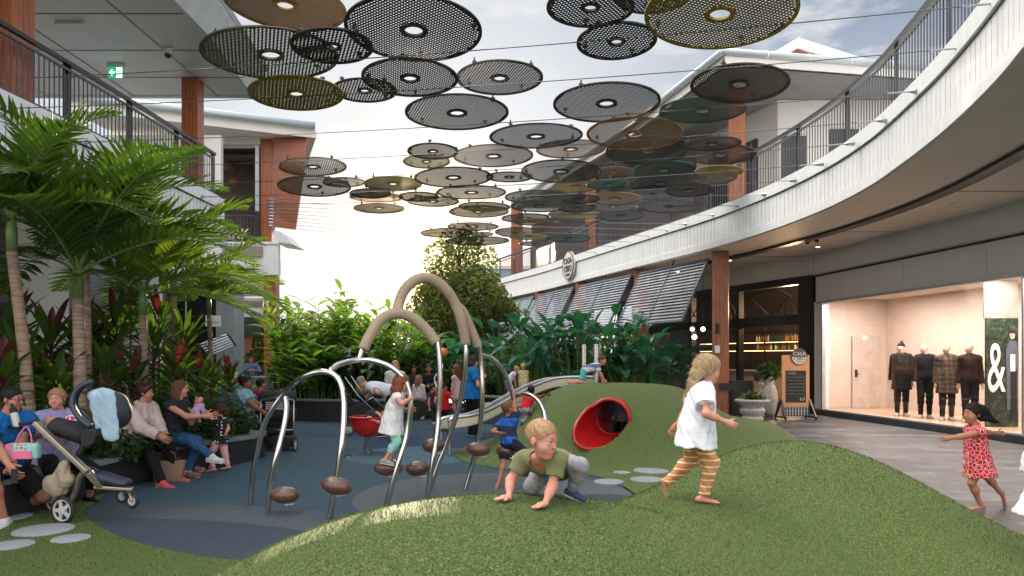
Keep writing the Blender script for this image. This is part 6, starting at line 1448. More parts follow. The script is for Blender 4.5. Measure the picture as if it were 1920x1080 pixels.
    for H_, K_, A_, sg, td in legs:
        sh_ = (A_-K_).normalized(); td = Vector(td).normalized() if td is not None else (f0*.92+rt*sg*.25)
        if abs(td.z) < .5: sh_ = (sh_*.25+Vector((0, 0, -.75))).normalized(); sh_ = (sh_-td*sh_.dot(td)*.8).normalized()
        heel = A_+sh_*.022*s-td*.028*s; toe = A_+sh_*.030*s+td*.088*s; feet.append((A_, heel, toe, td, sh_))
        if not shoes:
            sd.cap(A_, heel, .019*s, .018*s, k*.6); sd.cap(heel, toe, .017*s, .0135*s, k*.6, sq=(td.cross(sh_).normalized(), 1.3))
            sdv = td.cross(sh_).normalized()
            for q in range(5): sd.cap(toe+sdv*(q-2)*.0085*s, toe+sdv*(q-2)*.009*s+td*(.018-.002*abs(q-1))*s, .0062*s, .0052*s, .002)
        else: sd.cap(A_, heel.lerp(toe, .2), .017*s, .015*s, k*.6)
    # hands with five fingers
    for S_, E_, W_, sg in arms:
        fd = (W_-E_).normalized(); side_ = fd.cross(up_ if abs(fd.dot(up_)) < .9 else fwc).normalized(); pn = palmN[0 if sg < 0 else 1] if palmN else None
        if pn is not None:
            pn = Vector(pn); dirH = (Vector(open_[0 if sg < 0 else 1]) if open_ else fd).normalized(); pn = (pn-dirH*pn.dot(dirH)).normalized(); fd = dirH
        else: pn = (-rtc*sg); pn = (pn-fd*pn.dot(fd)); pn = pn.normalized() if pn.length > .1 else side_
        ac = fd.cross(pn).normalized()          # across the palm
        if ac.dot(fwc if abs(fd.dot(up_)) > .6 else up_) < 0: ac = -ac   # thumb side faces forward / up
        if pn is not None and palmN and kind == 'toddler': ac = -ac if ac.dot(rtc*sg) > 0 else ac
        pc = W_+fd*ha*.30
        sd.cap(W_, pc+fd*ha*.10, .0145*s*T**.5, .0165*s*T**.5, k*.3, sq=(ac, 1.5) )
        fr = .0052*s*T**.4*(1 if kind != 'toddler' else 1.0)
        for q in range(4):
            b0 = W_+fd*ha*.48+ac*(1.5-q)*ha*.125; ln = ha*(.40, .46, .43, .34)[q]; spread = ac*(1.5-q)*.10
            d1 = (fd+spread+pn*curl*.35).normalized(); d2 = (fd+spread+pn*curl*1.6).normalized()
            m_ = b0+d1*ln*.5; sd.cap(b0-fd*ha*.08, m_, fr*1.08, fr, .003); sd.cap(m_, m_+d2*ln*.55, fr, fr*.82, .003)
        b0 = W_+fd*ha*.16+ac*ha*.20; d1 = (ac*.75+fd*.65+pn*.25).normalized(); m_ = b0+d1*ha*.24; sd.cap(b0-ac*ha*.1, m_, fr*1.3, fr*1.05, .004); sd.cap(m_, m_+(fd*.85+ac*.35+pn*curl*.6).normalized()*ha*.22, fr*1.05, fr*.85, .003)
    head_parts(sd, hc, Rh, hh, tone, k=.012*(hh/.22)*1.3, kid=kind in ('child', 'toddler'))
    sd.build('body', skin(tone), t)
    HX = lambda x, y, z: hc+Rh @ Vector((x*hh, y*hh, z*hh))
    Rn = np.array(Rh)
    # eyes, brows, lips
    if near:
        for sg in (-1, 1):
            e = MB(); e.ball(HX(.135*sg, .318, .022), .050*hh, 8); e = e.build('eye', EYEW, t, smooth=True)
            i_ = MB(); i_.ball(HX(.137*sg, .341, .020), .032*hh, 6); i_.build('iris', EYED, e, smooth=True)
            b = MB(); b.tube([HX(.065*sg, .398, .135), HX(.13*sg, .392, .150), HX(.20*sg, .345, .125)], [.010*hh, .013*hh, .007*hh], 6); b.build('eyebrow', hairmat(hair[1]), t)
        if smile: l_ = MB(); l_.ball(HX(0, .366, -.245), (.110*hh, .030*hh, .036*hh), 8, M=Rh); l_.build('smiling_mouth', mat('mouth_inside', (.34, .085, .075), .5), t, smooth=True)
        else: l_ = MB(); l_.ball(HX(0, .374, -.252), (.085*hh, .024*hh, .024*hh), 8, M=Rh); l_.build('lips', LIPS, t, smooth=True)
    else:
        for sg in (-1, 1): e = MB(); e.ball(HX(.13*sg, .350, .03), .030*hh, 5); e.build('eye', EYED, t, smooth=True)
    # hair
    if hair[0] != 'none':
        sh = SD(res*.9); st = hair[0]; gr = .024*hh if st in ('short', 'buzz') else .06*hh
        if st == 'beanie':
            sh.ell(HX(0, -.05, .20), (.365*hh, .44*hh, .36*hh), Rn, .01); sh.cap(HX(0, -.08, .45), HX(0, -.12, .66), .2*hh, .12*hh, .03); nrm_ = Rh @ Vector((0, .25, -.97)); sh.plane(nrm_, HX(0, .36, .20)); sh.build('beanie', cloth((.012, .012, .014)), t)
        else:
            sh.ell(HX(0, -.06, .15), (.335*hh+gr, .42*hh+gr, .365*hh+gr), Rn, .01)
            if st in ('bun',): sh.ell(HX(0, -.38, .42), (.17*hh, .17*hh, .15*hh), Rn, .02)
            n_ = Rh @ Vector((0, .79, -.61)); sh.plane(n_, HX(0, .37, .30) if st != 'buzz' else HX(0, .34, .33))
            if st in ('bob', 'long', 'longloose'):
                down = {'bob': -.50, 'long': -1.35, 'longloose': -1.5}[st]
                for a in (-150, -120, -90, 90, 120, 150, 180):
                    x, y = math.sin(R(a)), math.cos(R(a)); x0 = HX(.34*x, .38*y-.05, .10); z_ = down*(1 if abs(a) > 100 or st == 'bob' else .8)
                    x1 = HX(.37*x, .40*y-.10, -.35); x2 = HX(.40*x, .36*y-.14, z_); x2 = Vector((x2.x, x2.y, hc.z+z_*hh)) if st != 'bob' else x2
                    sh.cap(x0, x1, .115*hh, .12*hh, .02); sh.cap(x1, x2, .12*hh, .06*hh, .02)
            if st == 'pony':
                for q in range(3): a0 = HX(0, -.44, .25); sh.cap(a0, HX(.08*(q-1), -.62, .0), .10*hh, .12*hh, .02); sh.cap(HX(.08*(q-1), -.62, 0), HX(.14*(q-1), -.60, -.45), .12*hh, .04*hh, .02)
            if st == 'flying':
                sh_w = hair[2]
                for q in range(9):
                    a0 = HX(rnd(-.2, .2), -.3, rnd(-.25, .35)); dv = Vector(sh_w)*hh*rnd(.6, 1.05)+Vector((0, rnd(-.15, .15), rnd(-.35, .25)))*hh
                    sh.cap(a0, a0+dv*.5, .13*hh, .09*hh, .02); sh.cap(a0+dv*.5, a0+dv+Vector((0, 0, -.12*hh)), .09*hh, .015*hh, .02)
            sh.noise = ((.0011 if st in ('short', 'buzz', 'bun', 'bob') else .0022)*hh/.2, 170, 2.0); fl_ = Vector((0, 0, -1))-fwc*.5 if st != 'flying' else Vector(hair[2]); sh.build('hair', hairmat(hair[1]), t, (2600 if res < .0072 else 900, .011 if st in ('short', 'buzz', 'bun') else .032, .0022 if res < .0072 else .004, tuple(fl_)) if near and st != 'buzz' else None)
    # clothes
    cg = .008*(s/1.6)+.005
    if bottom:
        c, ln = bottom[:2]; sb_ = SD(res); frac = {'long': .97, 'short': 0.0, 'capri': .6, 'none': 0}[ln]
        torso_g = cg
        sb_.ell(hip+up_*.015*s, (.087*s*T**.6+cg, .064*s*T+cg, .068*s+cg), np.array(Matrix((rt, fw, up_)).transposed()), k*1.5); sb_.plane(up_, hip+up_*.085*s)
        for H_, K_, A_, sg, td in legs:
            if ln == 'short': K2 = H_.lerp(K_, .80); sb_.cap(H_, K2, .053*s*T+cg, .046*s*T+cg, k, flat=True)
            else: sb_.cap(H_, K_, .052*s*T+cg, .036*s*T**.8+cg, k*1.2); sb_.ell(K_.lerp(A_, .3)-(f0*.006*s), (.034*s*T**.8+cg,)*3, None, k*1.5) if frac > .5 else None; sb_.cap(K_, K_.lerp(A_, frac), .032*s*T**.8+cg, (.022 if len(bottom) < 3 else bottom[2])*s*T**.7+cg, k, flat=True)
        if noise: sb_.noise = (noise, 60, seedn)
        sb_.build('trousers' if ln == 'long' else ('leggings' if ln == 'capri' else 'shorts'), cloth(c), t)
    if top:
        c, sl = top[:2]; sp_ = SD(res); g2 = cg*1.5+(top[2] if len(top) > 2 else 0)
        torso(sp_, g2)
        if not (len(top) > 3) and not dress: sp_.plane(-up_, hip+up_*hem*s)
        for S_, E_, W_, sg in arms:
            if sl == 'short': sp_.cap(S_, S_.lerp(E_, .62), .032*s*T+g2, .030*s*T+g2, k, flat=True)
            elif sl == 'cap': sp_.cap(S_, S_.lerp(E_, .25), .031*s*T+g2, .031*s*T+g2, k, flat=True)
            elif sl == 'long': sp_.cap(S_, E_, .030*s*T+g2, .025*s*T+g2, k); sp_.cap(E_, E_.lerp(W_, .94), .025*s*T+g2, .018*s*T+g2, k, flat=True)
        if top and len(top) > 3: sp_.cap(hip+up_*.08*s, hip-Vector((0, 0, 1))*top[3]*s+up_*.0, .075*s*T+g2, .095*s*T+g2, k*1.5, flat=True, sq=(rt, 1.2))
        if dress: sp_.cap(hip+up_*.12*s, hip+Vector(dress[2] if len(dress) > 2 else (0, 0, 0))-Vector((0, 0, dress[0]*s)), .064*s*T+g2, dress[1]*s, k*2, flat=True, sq=(rt, 1.15))
        sp_.cap(neck0-up_*.02*s, neck0+nk*.2*s, .036*s*T**.3, .05*s, .006, sub=True)
        if neck_v: sp_.cap(neck0+up_*.01*s+fwc*.03*s, neck0-up_*.05*s+fwc*.10*s, .046*s, .022*s, .006, sub=True)
        if noise: sp_.noise = (noise*1.2, 48, seedn*1.7)
        if dress and shoes == 'x': pass
        sp_.build('dress' if dress else 'shirt', cloth(c), t)
    if shoes:
        for A_, heel, toe, td, sh_ in feet:
            ss = SD(res*.85); sdv = td.cross(sh_).normalized()
            ss.cap(A_+sh_*.004*s, heel, .023*s, .023*s, k*.5); ss.cap(heel, toe, .023*s, .020*s, k*.8, sq=(sdv, 1.25)); ss.cap(A_, heel.lerp(toe, .6), .022*s, .020*s, k)
            so_ = (sh_-td*sh_.dot(td)).normalized(); ss.plane(so_, toe+so_*.014*s)
            o = ss.build('shoe', cloth(shoes), t)
            m_ = MB(); a_, b_ = heel+so_*.017*s, toe+so_*.017*s
            if near or s > 1.2:
                pts = []; 
                for q in range(16):
                    a = 2*math.pi*q/16; cx_ = (1 if math.cos(a) > 0 else 0); pts.append((b_ if cx_ else a_)+td*math.cos(a)*.024*s+sdv*math.sin(a)*.029*s-so_*.006*s)
                m_.extr(pts, so_*.009*s); m_.build('sole', cloth((.55, .53, .5)), o)
    return dict(t=t, hc=hc, Rh=Rh, hh=hh, WL=WL, WR=WR, EL=EL, ER=ER, HX=HX, hip=hip, neck=neck0, fw=fw, up=up_, rt=rt, KL=KL, KR=KR, AL=AL, AR=AR)
def pattern(name, base, dots, kind='dots', scale=40, size=.25):
    m = bpy.data.materials.new(name); m.use_nodes = True; t = m.node_tree; b = t.nodes['Principled BSDF']; b.inputs['Roughness'].default_value = .85
    tc = t.nodes.new('ShaderNodeTexCoord'); o = tc.outputs['Object']
    if kind == 'dots': v = N(t, 'ShaderNodeTexVoronoi', Scale=scale, Randomness=.35); L(t, o, v.inputs['Vector']); f = mathn(t, 'LESS_THAN', v.outputs['Distance'], size)
    elif kind == 'net': v = N(t, 'ShaderNodeTexVoronoi', Scale=scale, feature='DISTANCE_TO_EDGE', Randomness=.8); L(t, o, v.inputs['Vector']); f = mathn(t, 'LESS_THAN', v.outputs['Distance'], size)
    elif kind == 'stripes': sp = N(t, 'ShaderNodeSeparateXYZ'); L(t, o, sp.inputs[0]); f = mathn(t, 'GREATER_THAN', mathn(t, 'SINE', mathn(t, 'MULTIPLY', sp.outputs[2], scale)), size)
    elif kind == 'plaid':
        sp = N(t, 'ShaderNodeSeparateXYZ'); L(t, o, sp.inputs[0]); f = mathn(t, 'MULTIPLY', mathn(t, 'ADD', mathn(t, 'GREATER_THAN', mathn(t, 'SINE', mathn(t, 'MULTIPLY', sp.outputs[2], scale)), size), mathn(t, 'GREATER_THAN', mathn(t, 'SINE', mathn(t, 'MULTIPLY', sp.outputs[0], scale)), size)), .5)
    L(t, mixc(t, f, base, dots), b.inputs['Base Color']); return m
# ============================================================= PEOPLE
V3 = Vector
def ground_at(x, y, off=0): return V3((x, y, turf_h(x, y)+.012+off))
def on(px, py, d): return W(px, py, d)
blond = (.36, .22, .09); brown = (.09, .045, .022); dkbr = (.03, .016, .010); blk = (.012, .010, .010); auburn = (.17, .06, .022)
# --- crawling toddler on the front mound
hl = hit(1022, 953); hr = hit(954, 941); ft = hit(1074, 937); kn = hit(985, 936)
T_ = person('crawling blond toddler in olive t-shirt and grey trousers on the front grass mound', .80, 'toddler', on(1045, 872, 3.72), 206, lean=76, side=0, hyaw=128, hpitch=10, hroll=-4, LH=hl+V3((0, 0, .022)), RH=hr+V3((0, 0, .022)), LF=ft+V3((.0, .02, .045)), RF=kn+V3((.03, .30, .02)),
    hair=('short', (.40, .25, .13)), top=(mat('olive_cotton', (.17, .17, .075), .85, var=.08, scale=10, bump=.3, bscale=200), 'short'), bottom=(mat('grey_marl', (.25, .24, .25), .85, var=.25, scale=25), 'long'), shoes=(.04, .06, .10), res=.0042, near=True,
    palmN=[V3((0, 0, -1)), V3((0, 0, -1))], open_=[V3((-.75, -.62, -.1)), V3((-.9, -.4, 0))], curl=.12, toeL=V3((.75, -.5, -.25)), toeR=V3((.2, .9, -.2)), kneeL=V3((.35, -.8, .6)), kneeR=V3((-.2, -1, -.2)), elL=V3((.3, .8, .1)), elR=V3((-.3, .8, .1)), noise=.0016, neck_v=True, fat=.95, smile=True)
q = MB(); cpt = T_['hip']+T_['up']*.18+T_['fw']*.085+T_['rt']*(-.035); q.ball(cpt, (.020, .020, .022), 8); q.build('chest_badge', cloth((.02, .12, .26)), T_['t'], smooth=True)
# --- running blond child in white shirt
f1 = hit(1318, 944)
person('running blond child in white shirt and orange striped leggings between the mounds', 292*f1.y/F, 'child', on(1304, 812, f1.y), 98, lean=9, hyaw=85, hpitch=10, LH=on(1262, 806, f1.y+.25), RH=on(1362, 792, f1.y-.2), RF=f1+V3((0, 0, .045)), LF=on(1250, 905, f1.y+.2), toeR=V3((1, -.15, -.08)), toeL=V3((.25, .1, -1)), kneeL=V3((1, 0, .1)), kneeR=V3((1, 0, .2)),
    hair=('flying', (.42, .30, .17), (-.45, .1, -.75)), top=((.74, .75, .80), 'short', .014, .085), bottom=(pattern('orange_striped_knit', (.56, .24, .075), (.75, .68, .58), 'stripes', 150, .80), 'long', .022), shoes=None, res=.0065, near=True, noise=.003, palmN=None)
# --- girl in red dress
f2 = WZ(1838, 955, .012)
rd = mat('x', (1, 1, 1)); bpy.data.materials.remove(rd)
dG = f2.y
G_ = person('running dark haired girl in red dress at the right edge of the mounds', 1.16, 'child', on(1832, 862, dG), -80, lean=4, side=0, hyaw=-100, hpitch=2, LH=on(1768, 824, dG-.15), RH=on(1872, 812, dG+.2), LF=f2+V3((0, 0, .045)), RF=on(1884, 934, dG+.15), toeL=V3((-1, -.1, -.05)), toeR=V3((.2, 0, -1)), kneeR=V3((-.6, 0, -.4)), kneeL=V3((-1, 0, 0)),
    tone='mid', hair=('flying', blk, (1.1, .2, -.25)), top=(pattern('red_floral_cotton', (.50, .008, .020), (.75, .45, .45), 'net', 26, .055), 'cap'), bottom=None, dress=(.14, .135, (.03, 0, 0)), shoes=None, res=.0065, near=True, noise=.0028, elL=V3((0, 0, -1)), elR=V3((0, 0, -1)), smile=True)
q = MB(); hm = G_['hip']+V3((.03, 0, -.14*1.12)); q.tube([hm+V3((math.sin(a)*.150*(1), math.cos(a)*.158, .004*math.sin(5*a))) for a in np.linspace(0, 2*math.pi, 25)[:-1]], .011, 6, closed=True); q.build('yellow_hem', cloth((.50, .30, .06)), G_['t'], smooth=True)
# --- child cut off at the right picture edge
p = on(1966, 1000, 4.3)
person('child in loose white clothes mostly cut off by the right picture edge', .95, 'child', V3((p.x+.02, 4.3, turf_h(p.x, 4.3)+.46)), 200, top=((.66, .68, .74), 'short', .01), dress=(.10, .185), bottom=((.6, .6, .65), 'short'), shoes=None, hair=('short', brown), res=.008, noise=.003)
# --- seated people on the left wall (seat height .40)
st_ = lambda px, d, dz=.0, s=1.65: V3(((px-960)*d/F, d, .40+.055*s+dz))
A1 = person('seated man in bright blue polo shirt and black shorts at the left picture edge', 1.76, 'adult', st_(2, 7.05, .02), 118, lean=14, hyaw=92, hpitch=8, LH=on(20, 884, 6.65), RH=on(28, 890, 6.6), LF=WZ(38, 945, .06), RF=WZ(8, 975, .06), toeL=V3((.85, -.5, -.12)), toeR=V3((.3, -.95, -.12)),
    tone='mid', hair=('short', blk), top=((.008, .12, .36), 'short', .008), bottom=((.014, .014, .016), 'short'), shoes=(.55, .54, .52), res=.007, near=True, fat=1.12, kneeL=V3((.8, -.5, .4)), kneeR=V3((.5, -.8, .4)), curl=.9)
q = MB()
for sg in (-1, 1): q.tube([A1['HX'](sg*.135+.085*math.cos(a), .415, .03+.065*math.sin(a)) for a in np.linspace(0, 6.28, 14)[:-1]], .0022, 5, closed=True); q.tube([A1['HX'](sg*.22, .41, .05), A1['HX'](sg*.36, .0, .03)], .0022, 5)
q.tube([A1['HX'](-.05, .425, .05), A1['HX'](.05, .425, .05)], .0022, 5); q.build('glasses', M_['black'], A1['t'])
q = MB(); ph = on(27, 893, 6.55); q.obox(ph+V3((0, 0, .07)), ph-V3((0, 0, .07)), .065, .010, up=(0, 1, 0)); q.build('mobile_phone', M_['black'], label='black mobile phone in the hands of the man in blue', cat='phone', bevel=.004)
A2 = person('seated woman in lilac top and dark trousers holding a baby', 1.62, 'adult', st_(108, 7.75, .02), 142, lean=8, hyaw=168, hpitch=2, hroll=3, LH=on(128, 818, 7.35), RH=on(92, 812, 7.3), LF=WZ(168, 932, .05), RF=WZ(110, 950, .05), toeL=V3((.85, -.45, -.1)), toeR=V3((.4, -.9, -.1)),
    hair=('bun', (.34, .21, .11)), top=((.27, .25, .42), 'short', .01, .03), bottom=((.012, .012, .018), 'capri'), shoes=(.012, .012, .014), res=.007, near=True, fat=1.1, bust=1.1, kneeL=V3((.8, -.5, .4)), kneeR=V3((.5, -.8, .4)))
# baby wrapped in pink and white cloth
bb = thing('baby', 'baby wrapped in pink and white patterned cloth on the lap of the woman in lilac', 'baby', on(112, 812, 7.3))
s1 = SD(.006); a0, a1 = on(96, 812, 7.30), on(140, 788, 7.42); s1.cap(a0, a1, .085, .07, .02); s1.cap(a0+V3((.05, -.05, -.03)), a1+V3((0, -.04, -.04)), .07, .05, .03); s1.noise = (.003, 60, 1.0); s1.build('wrap', pattern('pink_scale_cloth', (.62, .03, .16), (.75, .68, .68), 'net', 22, .12), bb)
s1 = SD(.006); s1.ell(on(96, 794, 7.36), (.062, .066, .070), None, .01); s1.cap(on(98, 800, 7.34), on(104, 808, 7.3), .05, .05, .02); s1.build('head', skin('fair'), bb)
A3 = person('seated woman in cream cardigan and black trousers with red glasses on her hair', 1.66, 'adult', st_(250, 9.1, .02), 104, lean=16, hyaw=80, hpitch=4, LH=on(306, 816, 8.95), RH=on(298, 818, 8.8), LF=WZ(335, 893, .06), RF=WZ(305, 905, .06), toeL=V3((1, -.35, -.08)), toeR=V3((1, -.25, -.08)),
    tone='mid', hair=('bun', (.035, .014, .012)), top=((.50, .40, .38), 'long', .012, .05), bottom=((.010, .010, .012), 'long'), shoes=(.50, .09, .09), res=.0075, near=True, fat=1.15, bust=1.1, kneeL=V3((1, -.2, .6)), kneeR=V3((1, -.3, .6)))
q = MB(); q.tube([A3['HX'](-.36, .05, .22), A3['HX'](-.33, .26, .40), A3['HX'](0, .32, .50), A3['HX'](.33, .26, .40), A3['HX'](.36, .05, .22)], .004, 6); q.build('red_sunglasses', mat('red_glasses', (.35, .03, .02), .3), A3['t'])
A4 = person('seated woman with long brown hair and crossed jeans holding up a doll', 1.70, 'adult', st_(318, 9.75, .02), 98, lean=14, hyaw=68, hpitch=2, LH=on(368, 762, 9.75), RH=on(384, 780, 9.5), LF=WZ(352, 884, .06), RF=on(398, 856, 9.4), toeL=V3((1, -.2, -.08)), toeR=V3((1, -.3, .0)),
    tone='fair', hair=('long', (.13, .065, .035)), top=((.03, .035, .045), 'none'), bottom=((.028, .085, .19), 'long'), shoes=(.58, .58, .56), res=.008, near=True, fat=1.0, bust=1.0, kneeL=V3((1, -.1, .5)), kneeR=V3((1, 0, 1.0)), elL=V3((0, 0, -1)), elR=V3((0, 0, -1)))
dl = person('pink doll in lilac clothes held up by the long haired woman', .42, 'toddler', on(366, 772, 9.6), 190, lean=-50, tone='fair', hair=('none', blk), top=((.42, .28, .52), 'long'), bottom=((.42, .28, .52), 'long'), shoes=None, res=.006, noise=.001, name='doll', cat='doll', LF=on(380, 782, 9.55), RF=on(376, 790, 9.6))
A5 = person('small child in black and white dotted dress and pink leggings reaching for the doll', .99, 'child', V3(((413-960)*10.15/F, 10.15, .435)), -82, lean=-2, hyaw=-95, hpitch=6, LH=on(371, 758, 9.9), RH=on(424, 812, 10.05), LF=WZ(400, 878, .045), RF=WZ(428, 877, .045), toeL=V3((-1, -.2, -.05)), toeR=V3((-.8, -.6, -.05)),
    hair=('pony', (.07, .035, .02)), top=(pattern('black_dotted_cotton', (.010, .010, .012), (.75, .75, .75), 'dots', 21, .26), 'short'), dress=(.06, .12), bottom=((.60, .32, .34), 'long'), shoes=None, res=.007, near=True, noise=.002)
A6 = person('seated woman in light blue blouse with dark bun beside the black stroller', 1.64, 'adult', st_(452, 12.3, .02), 82, lean=6, hyaw=84, hpitch=0, LH=on(500, 772, 12.3), RH=on(497, 775, 12.0), LF=V3((-4.0, 12.5, .06)), RF=V3((-4.05, 12.1, .06)), tone='tan', hair=('bun', blk), top=((.25, .38, .47), 'short', .02, .05), bottom=((.012, .012, .014), 'long'), res=.009, near=True, fat=1.22, bust=1.1, shoes=(.05, .05, .05))
person('seated child in pink behind the woman in light blue blouse', 1.15, 'child', V3(((488-960)*13.4/F, 13.4, .62)), 20, hyaw=40, tone='mid', hair=('short', blk), top=((.40, .03, .13), 'short'), bottom=((.05, .05, .08), 'long'), res=.011, LF=V3((-4.6, 13.9, .15)), RF=V3((-4.5, 13.9, .15)))
person('seated person in grey blue top half hidden left of the light blue blouse', 1.6, 'adult', V3(((432-960)*14.2/F, 14.2, .5)), 150, lean=10, hyaw=120, tone='fair', hair=('short', brown), top=((.20, .25, .36), 'short'), bottom=((.05, .05, .08), 'long'), res=.012, LF=V3((-5.3, 13.8, .06)), RF=V3((-5.4, 13.8, .06)))
person('standing woman in blue top and dark skirt with folded arms under the slatted awning', 1.64, 'adult', V3(((472-960)*25.5/F, 25.5, .86)), 175, hair=('long', (.20, .09, .05)), top=((.14, .22, .38), 'long'), bottom=((.015, .015, .02), 'long'), dress=(.12, .09), res=.015, LH=on(478, 695, 25.2), RH=on(466, 695, 25.2), tone='fair')
# --- girl in white dress on a pod
gp = on(727, 862, 7.58)
person('girl with long auburn hair in white dress leaning on a steel arch from a pod', 1.02, 'child', on(733, 790, 7.62), 88, lean=17, hyaw=84, hpitch=8, LH=on(772, 768, 7.70), RH=on(768, 748, 7.50), LF=on(733, 862, 7.66), RF=on(722, 862, 7.52), toeL=V3((1, -.1, -.08)), toeR=V3((1, -.2, -.08)),
    hair=('long', (.20, .07, .028)), top=((.66, .66, .66), 'none', .004), dress=(.13, .135), bottom=(pattern('mint_dotted_leggings', (.28, .55, .50), (.08, .25, .28), 'dots', 40, .18), 'capri'), shoes=(.30, .26, .24), res=.006, near=True, noise=.0025)
# --- child curled up in the red bowl
bz = W(690, 800, 11.85)
person('child in black shirt curled up in the red bowl spinner', 1.05, 'child', V3((bs.x-.06, bs.y+.02, zb+.20)), 100, lean=58, hyaw=110, hpitch=50, LH=on(716, 782, 11.7), RH=on(706, 790, 11.6), LF=on(722, 782, 11.9), RF=on(716, 784, 12.05), toeL=V3((1, 0, -.3)), toeR=V3((1, 0, -.3)), kneeL=V3((0, 0, 1)), kneeR=V3((0, 0, 1)), hair=('short', dkbr), top=((.015, .015, .018), 'short'), bottom=((.03, .03, .04), 'long'), shoes=(.4, .3, .28), res=.009)
# --- middle distance
def stand(label, px, fy, ty, yaw, kind='adult', **kw):
    d = CH*F/(fy-670); H = (fy-ty)*d/F; pr = PRO[kind]; x = (px-960)*d/F; h_ = (pr['ul']+pr['ll']+.045)*H
    return person(label, H, kind, V3((x, d, h_*.985)), yaw, res=.011, **kw)
d_ = 14.2
person('bending grey haired woman in white shirt and black trousers reaching into a stroller', 1.66, 'adult', on(737, 735, d_), -92, lean=76, hyaw=-90, hpitch=55, LH=on(696, 738, d_-.2), RH=on(692, 742, d_+.2), LF=V3((on(722, 0, d_).x, d_-.1, .07)), RF=V3((on(735, 0, d_).x, d_+.15, .07)), hair=('short', (.22, .20, .18)), top=((.62, .64, .72), 'short', .01), bottom=((.012, .012, .014), 'long'), shoes=(.03, .03, .03), res=.010, kneeL=V3((-1, 0, 0)), kneeR=V3((-1, 0, 0)))
person('standing blonde woman in white blouse behind the bending woman', 1.56, 'adult', V3(((741-960)*16.2/F, 16.2, .80)), 178, hair=('bob', (.40, .25, .11)), top=((.66, .62, .62), 'long'), res=.012, fat=.95)
stand('small girl in pale pink top and bright pink leggings walking away', 785, 786, 703, 20, 'child', hair=('long', (.22, .12, .06)), top=((.62, .50, .56), 'long', .01, .05), bottom=((.62, .03, .18), 'capri'), shoes=(.6, .5, .5), hyaw=60)
person('seated dark haired woman in dark top left of the bearded man', 1.62, 'adult', V3(((776-960)*19.3/F, 19.3, .62)), 175, hair=('long', blk), tone='tan', top=((.03, .03, .04), 'short'), res=.013, LF=V3((-2.75, 18.7, .08)), RF=V3((-2.6, 18.7, .08)))
person('seated dark haired bearded man in black shirt and jeans on the planter', 1.78, 'adult', V3(((803-960)*19.0/F, 19.0, .62)), 170, lean=18, hair=('short', blk), tone='tan', top=((.018, .018, .024), 'short'), bottom=((.07, .12, .20), 'long'), res=.012, LH=on(812, 728, 18.4), RH=on(800, 725, 18.5), LF=V3((-1.9, 18.4, .08)), RF=V3((-2.3, 18.4, .08)))
person('crouching dark haired child in grey top beside the child in red', 1.1, 'child', V3(((806-960)*17.2/F, 17.2, .42)), 120, lean=15, hyaw=100, hair=('short', dkbr), tone='fair', top=((.05, .04, .05), 'cap'), bottom=((.02, .02, .03), 'long'), res=.011, LF=V3((-1.75, 17.2, .05)), RF=V3((-1.85, 16.9, .05)))
stand('small boy in bright red shirt and black trousers seen from behind', 831, 806, 716, 10, 'child', hair=('short', blk), top=((.52, .012, .018), 'short', .01, .06), bottom=((.02, .02, .03), 'long'), shoes=(.3, .25, .2), tone='mid', hyaw=60, LH=on(812, 758, 15.3), RH=on(856, 748, 15.4))
stand('girl with long brown hair in pale pink top and denim skirt', 857, 784, 682, -60, 'child', hair=('long', (.12, .045, .025)), top=((.58, .46, .46), 'none', .006), dress=(.14, .12), bottom=None, shoes=None, tone='fair')
d21 = CH*F/(822-670)
person('standing woman in bright blue top and black trousers seen from behind', 1.66, 'adult', V3(((885-960)*d21/F, d21, .87)), 60, tw=10, hyaw=75, hpitch=16, hair=('bob', dkbr), tone='fair', top=((.010, .13, .36), 'short', .018, .05), bottom=((.010, .010, .012), 'long'), shoes=(.04, .14, .17), res=.009, LH=on(902, 690, d21+.3), RH=on(906, 708, d21-.1), elL=V3((.5, .3, -1)), elR=V3((.5, -.3, -1)))
# --- boy holding the arch on a far pod
person('boy in navy and blue shirt hanging from the small arch with one raised arm', 1.06, 'child', on(955, 832, 8.85), 40, lean=10, side=-12, hyaw=70, hpitch=-4, RH=on(964, 738, 8.95), LH=on(938, 812, 8.8), LF=on(936, 900, 8.7), RF=on(976, 868, 8.6), tone='mid', hair=('buzz', (.14, .07, .035)), top=(pattern('navy_blue_block', (.012, .018, .06), (.01, .10, .42), 'stripes', 28, .2), 'short'), bottom=((.02, .022, .03), 'short'), shoes=None, res=.007, near=True, elR=V3((.6, -.4, -.6)), kneeL=V3((.3, .7, .3)), toeL=V3((-.3, -.6, -.6)))
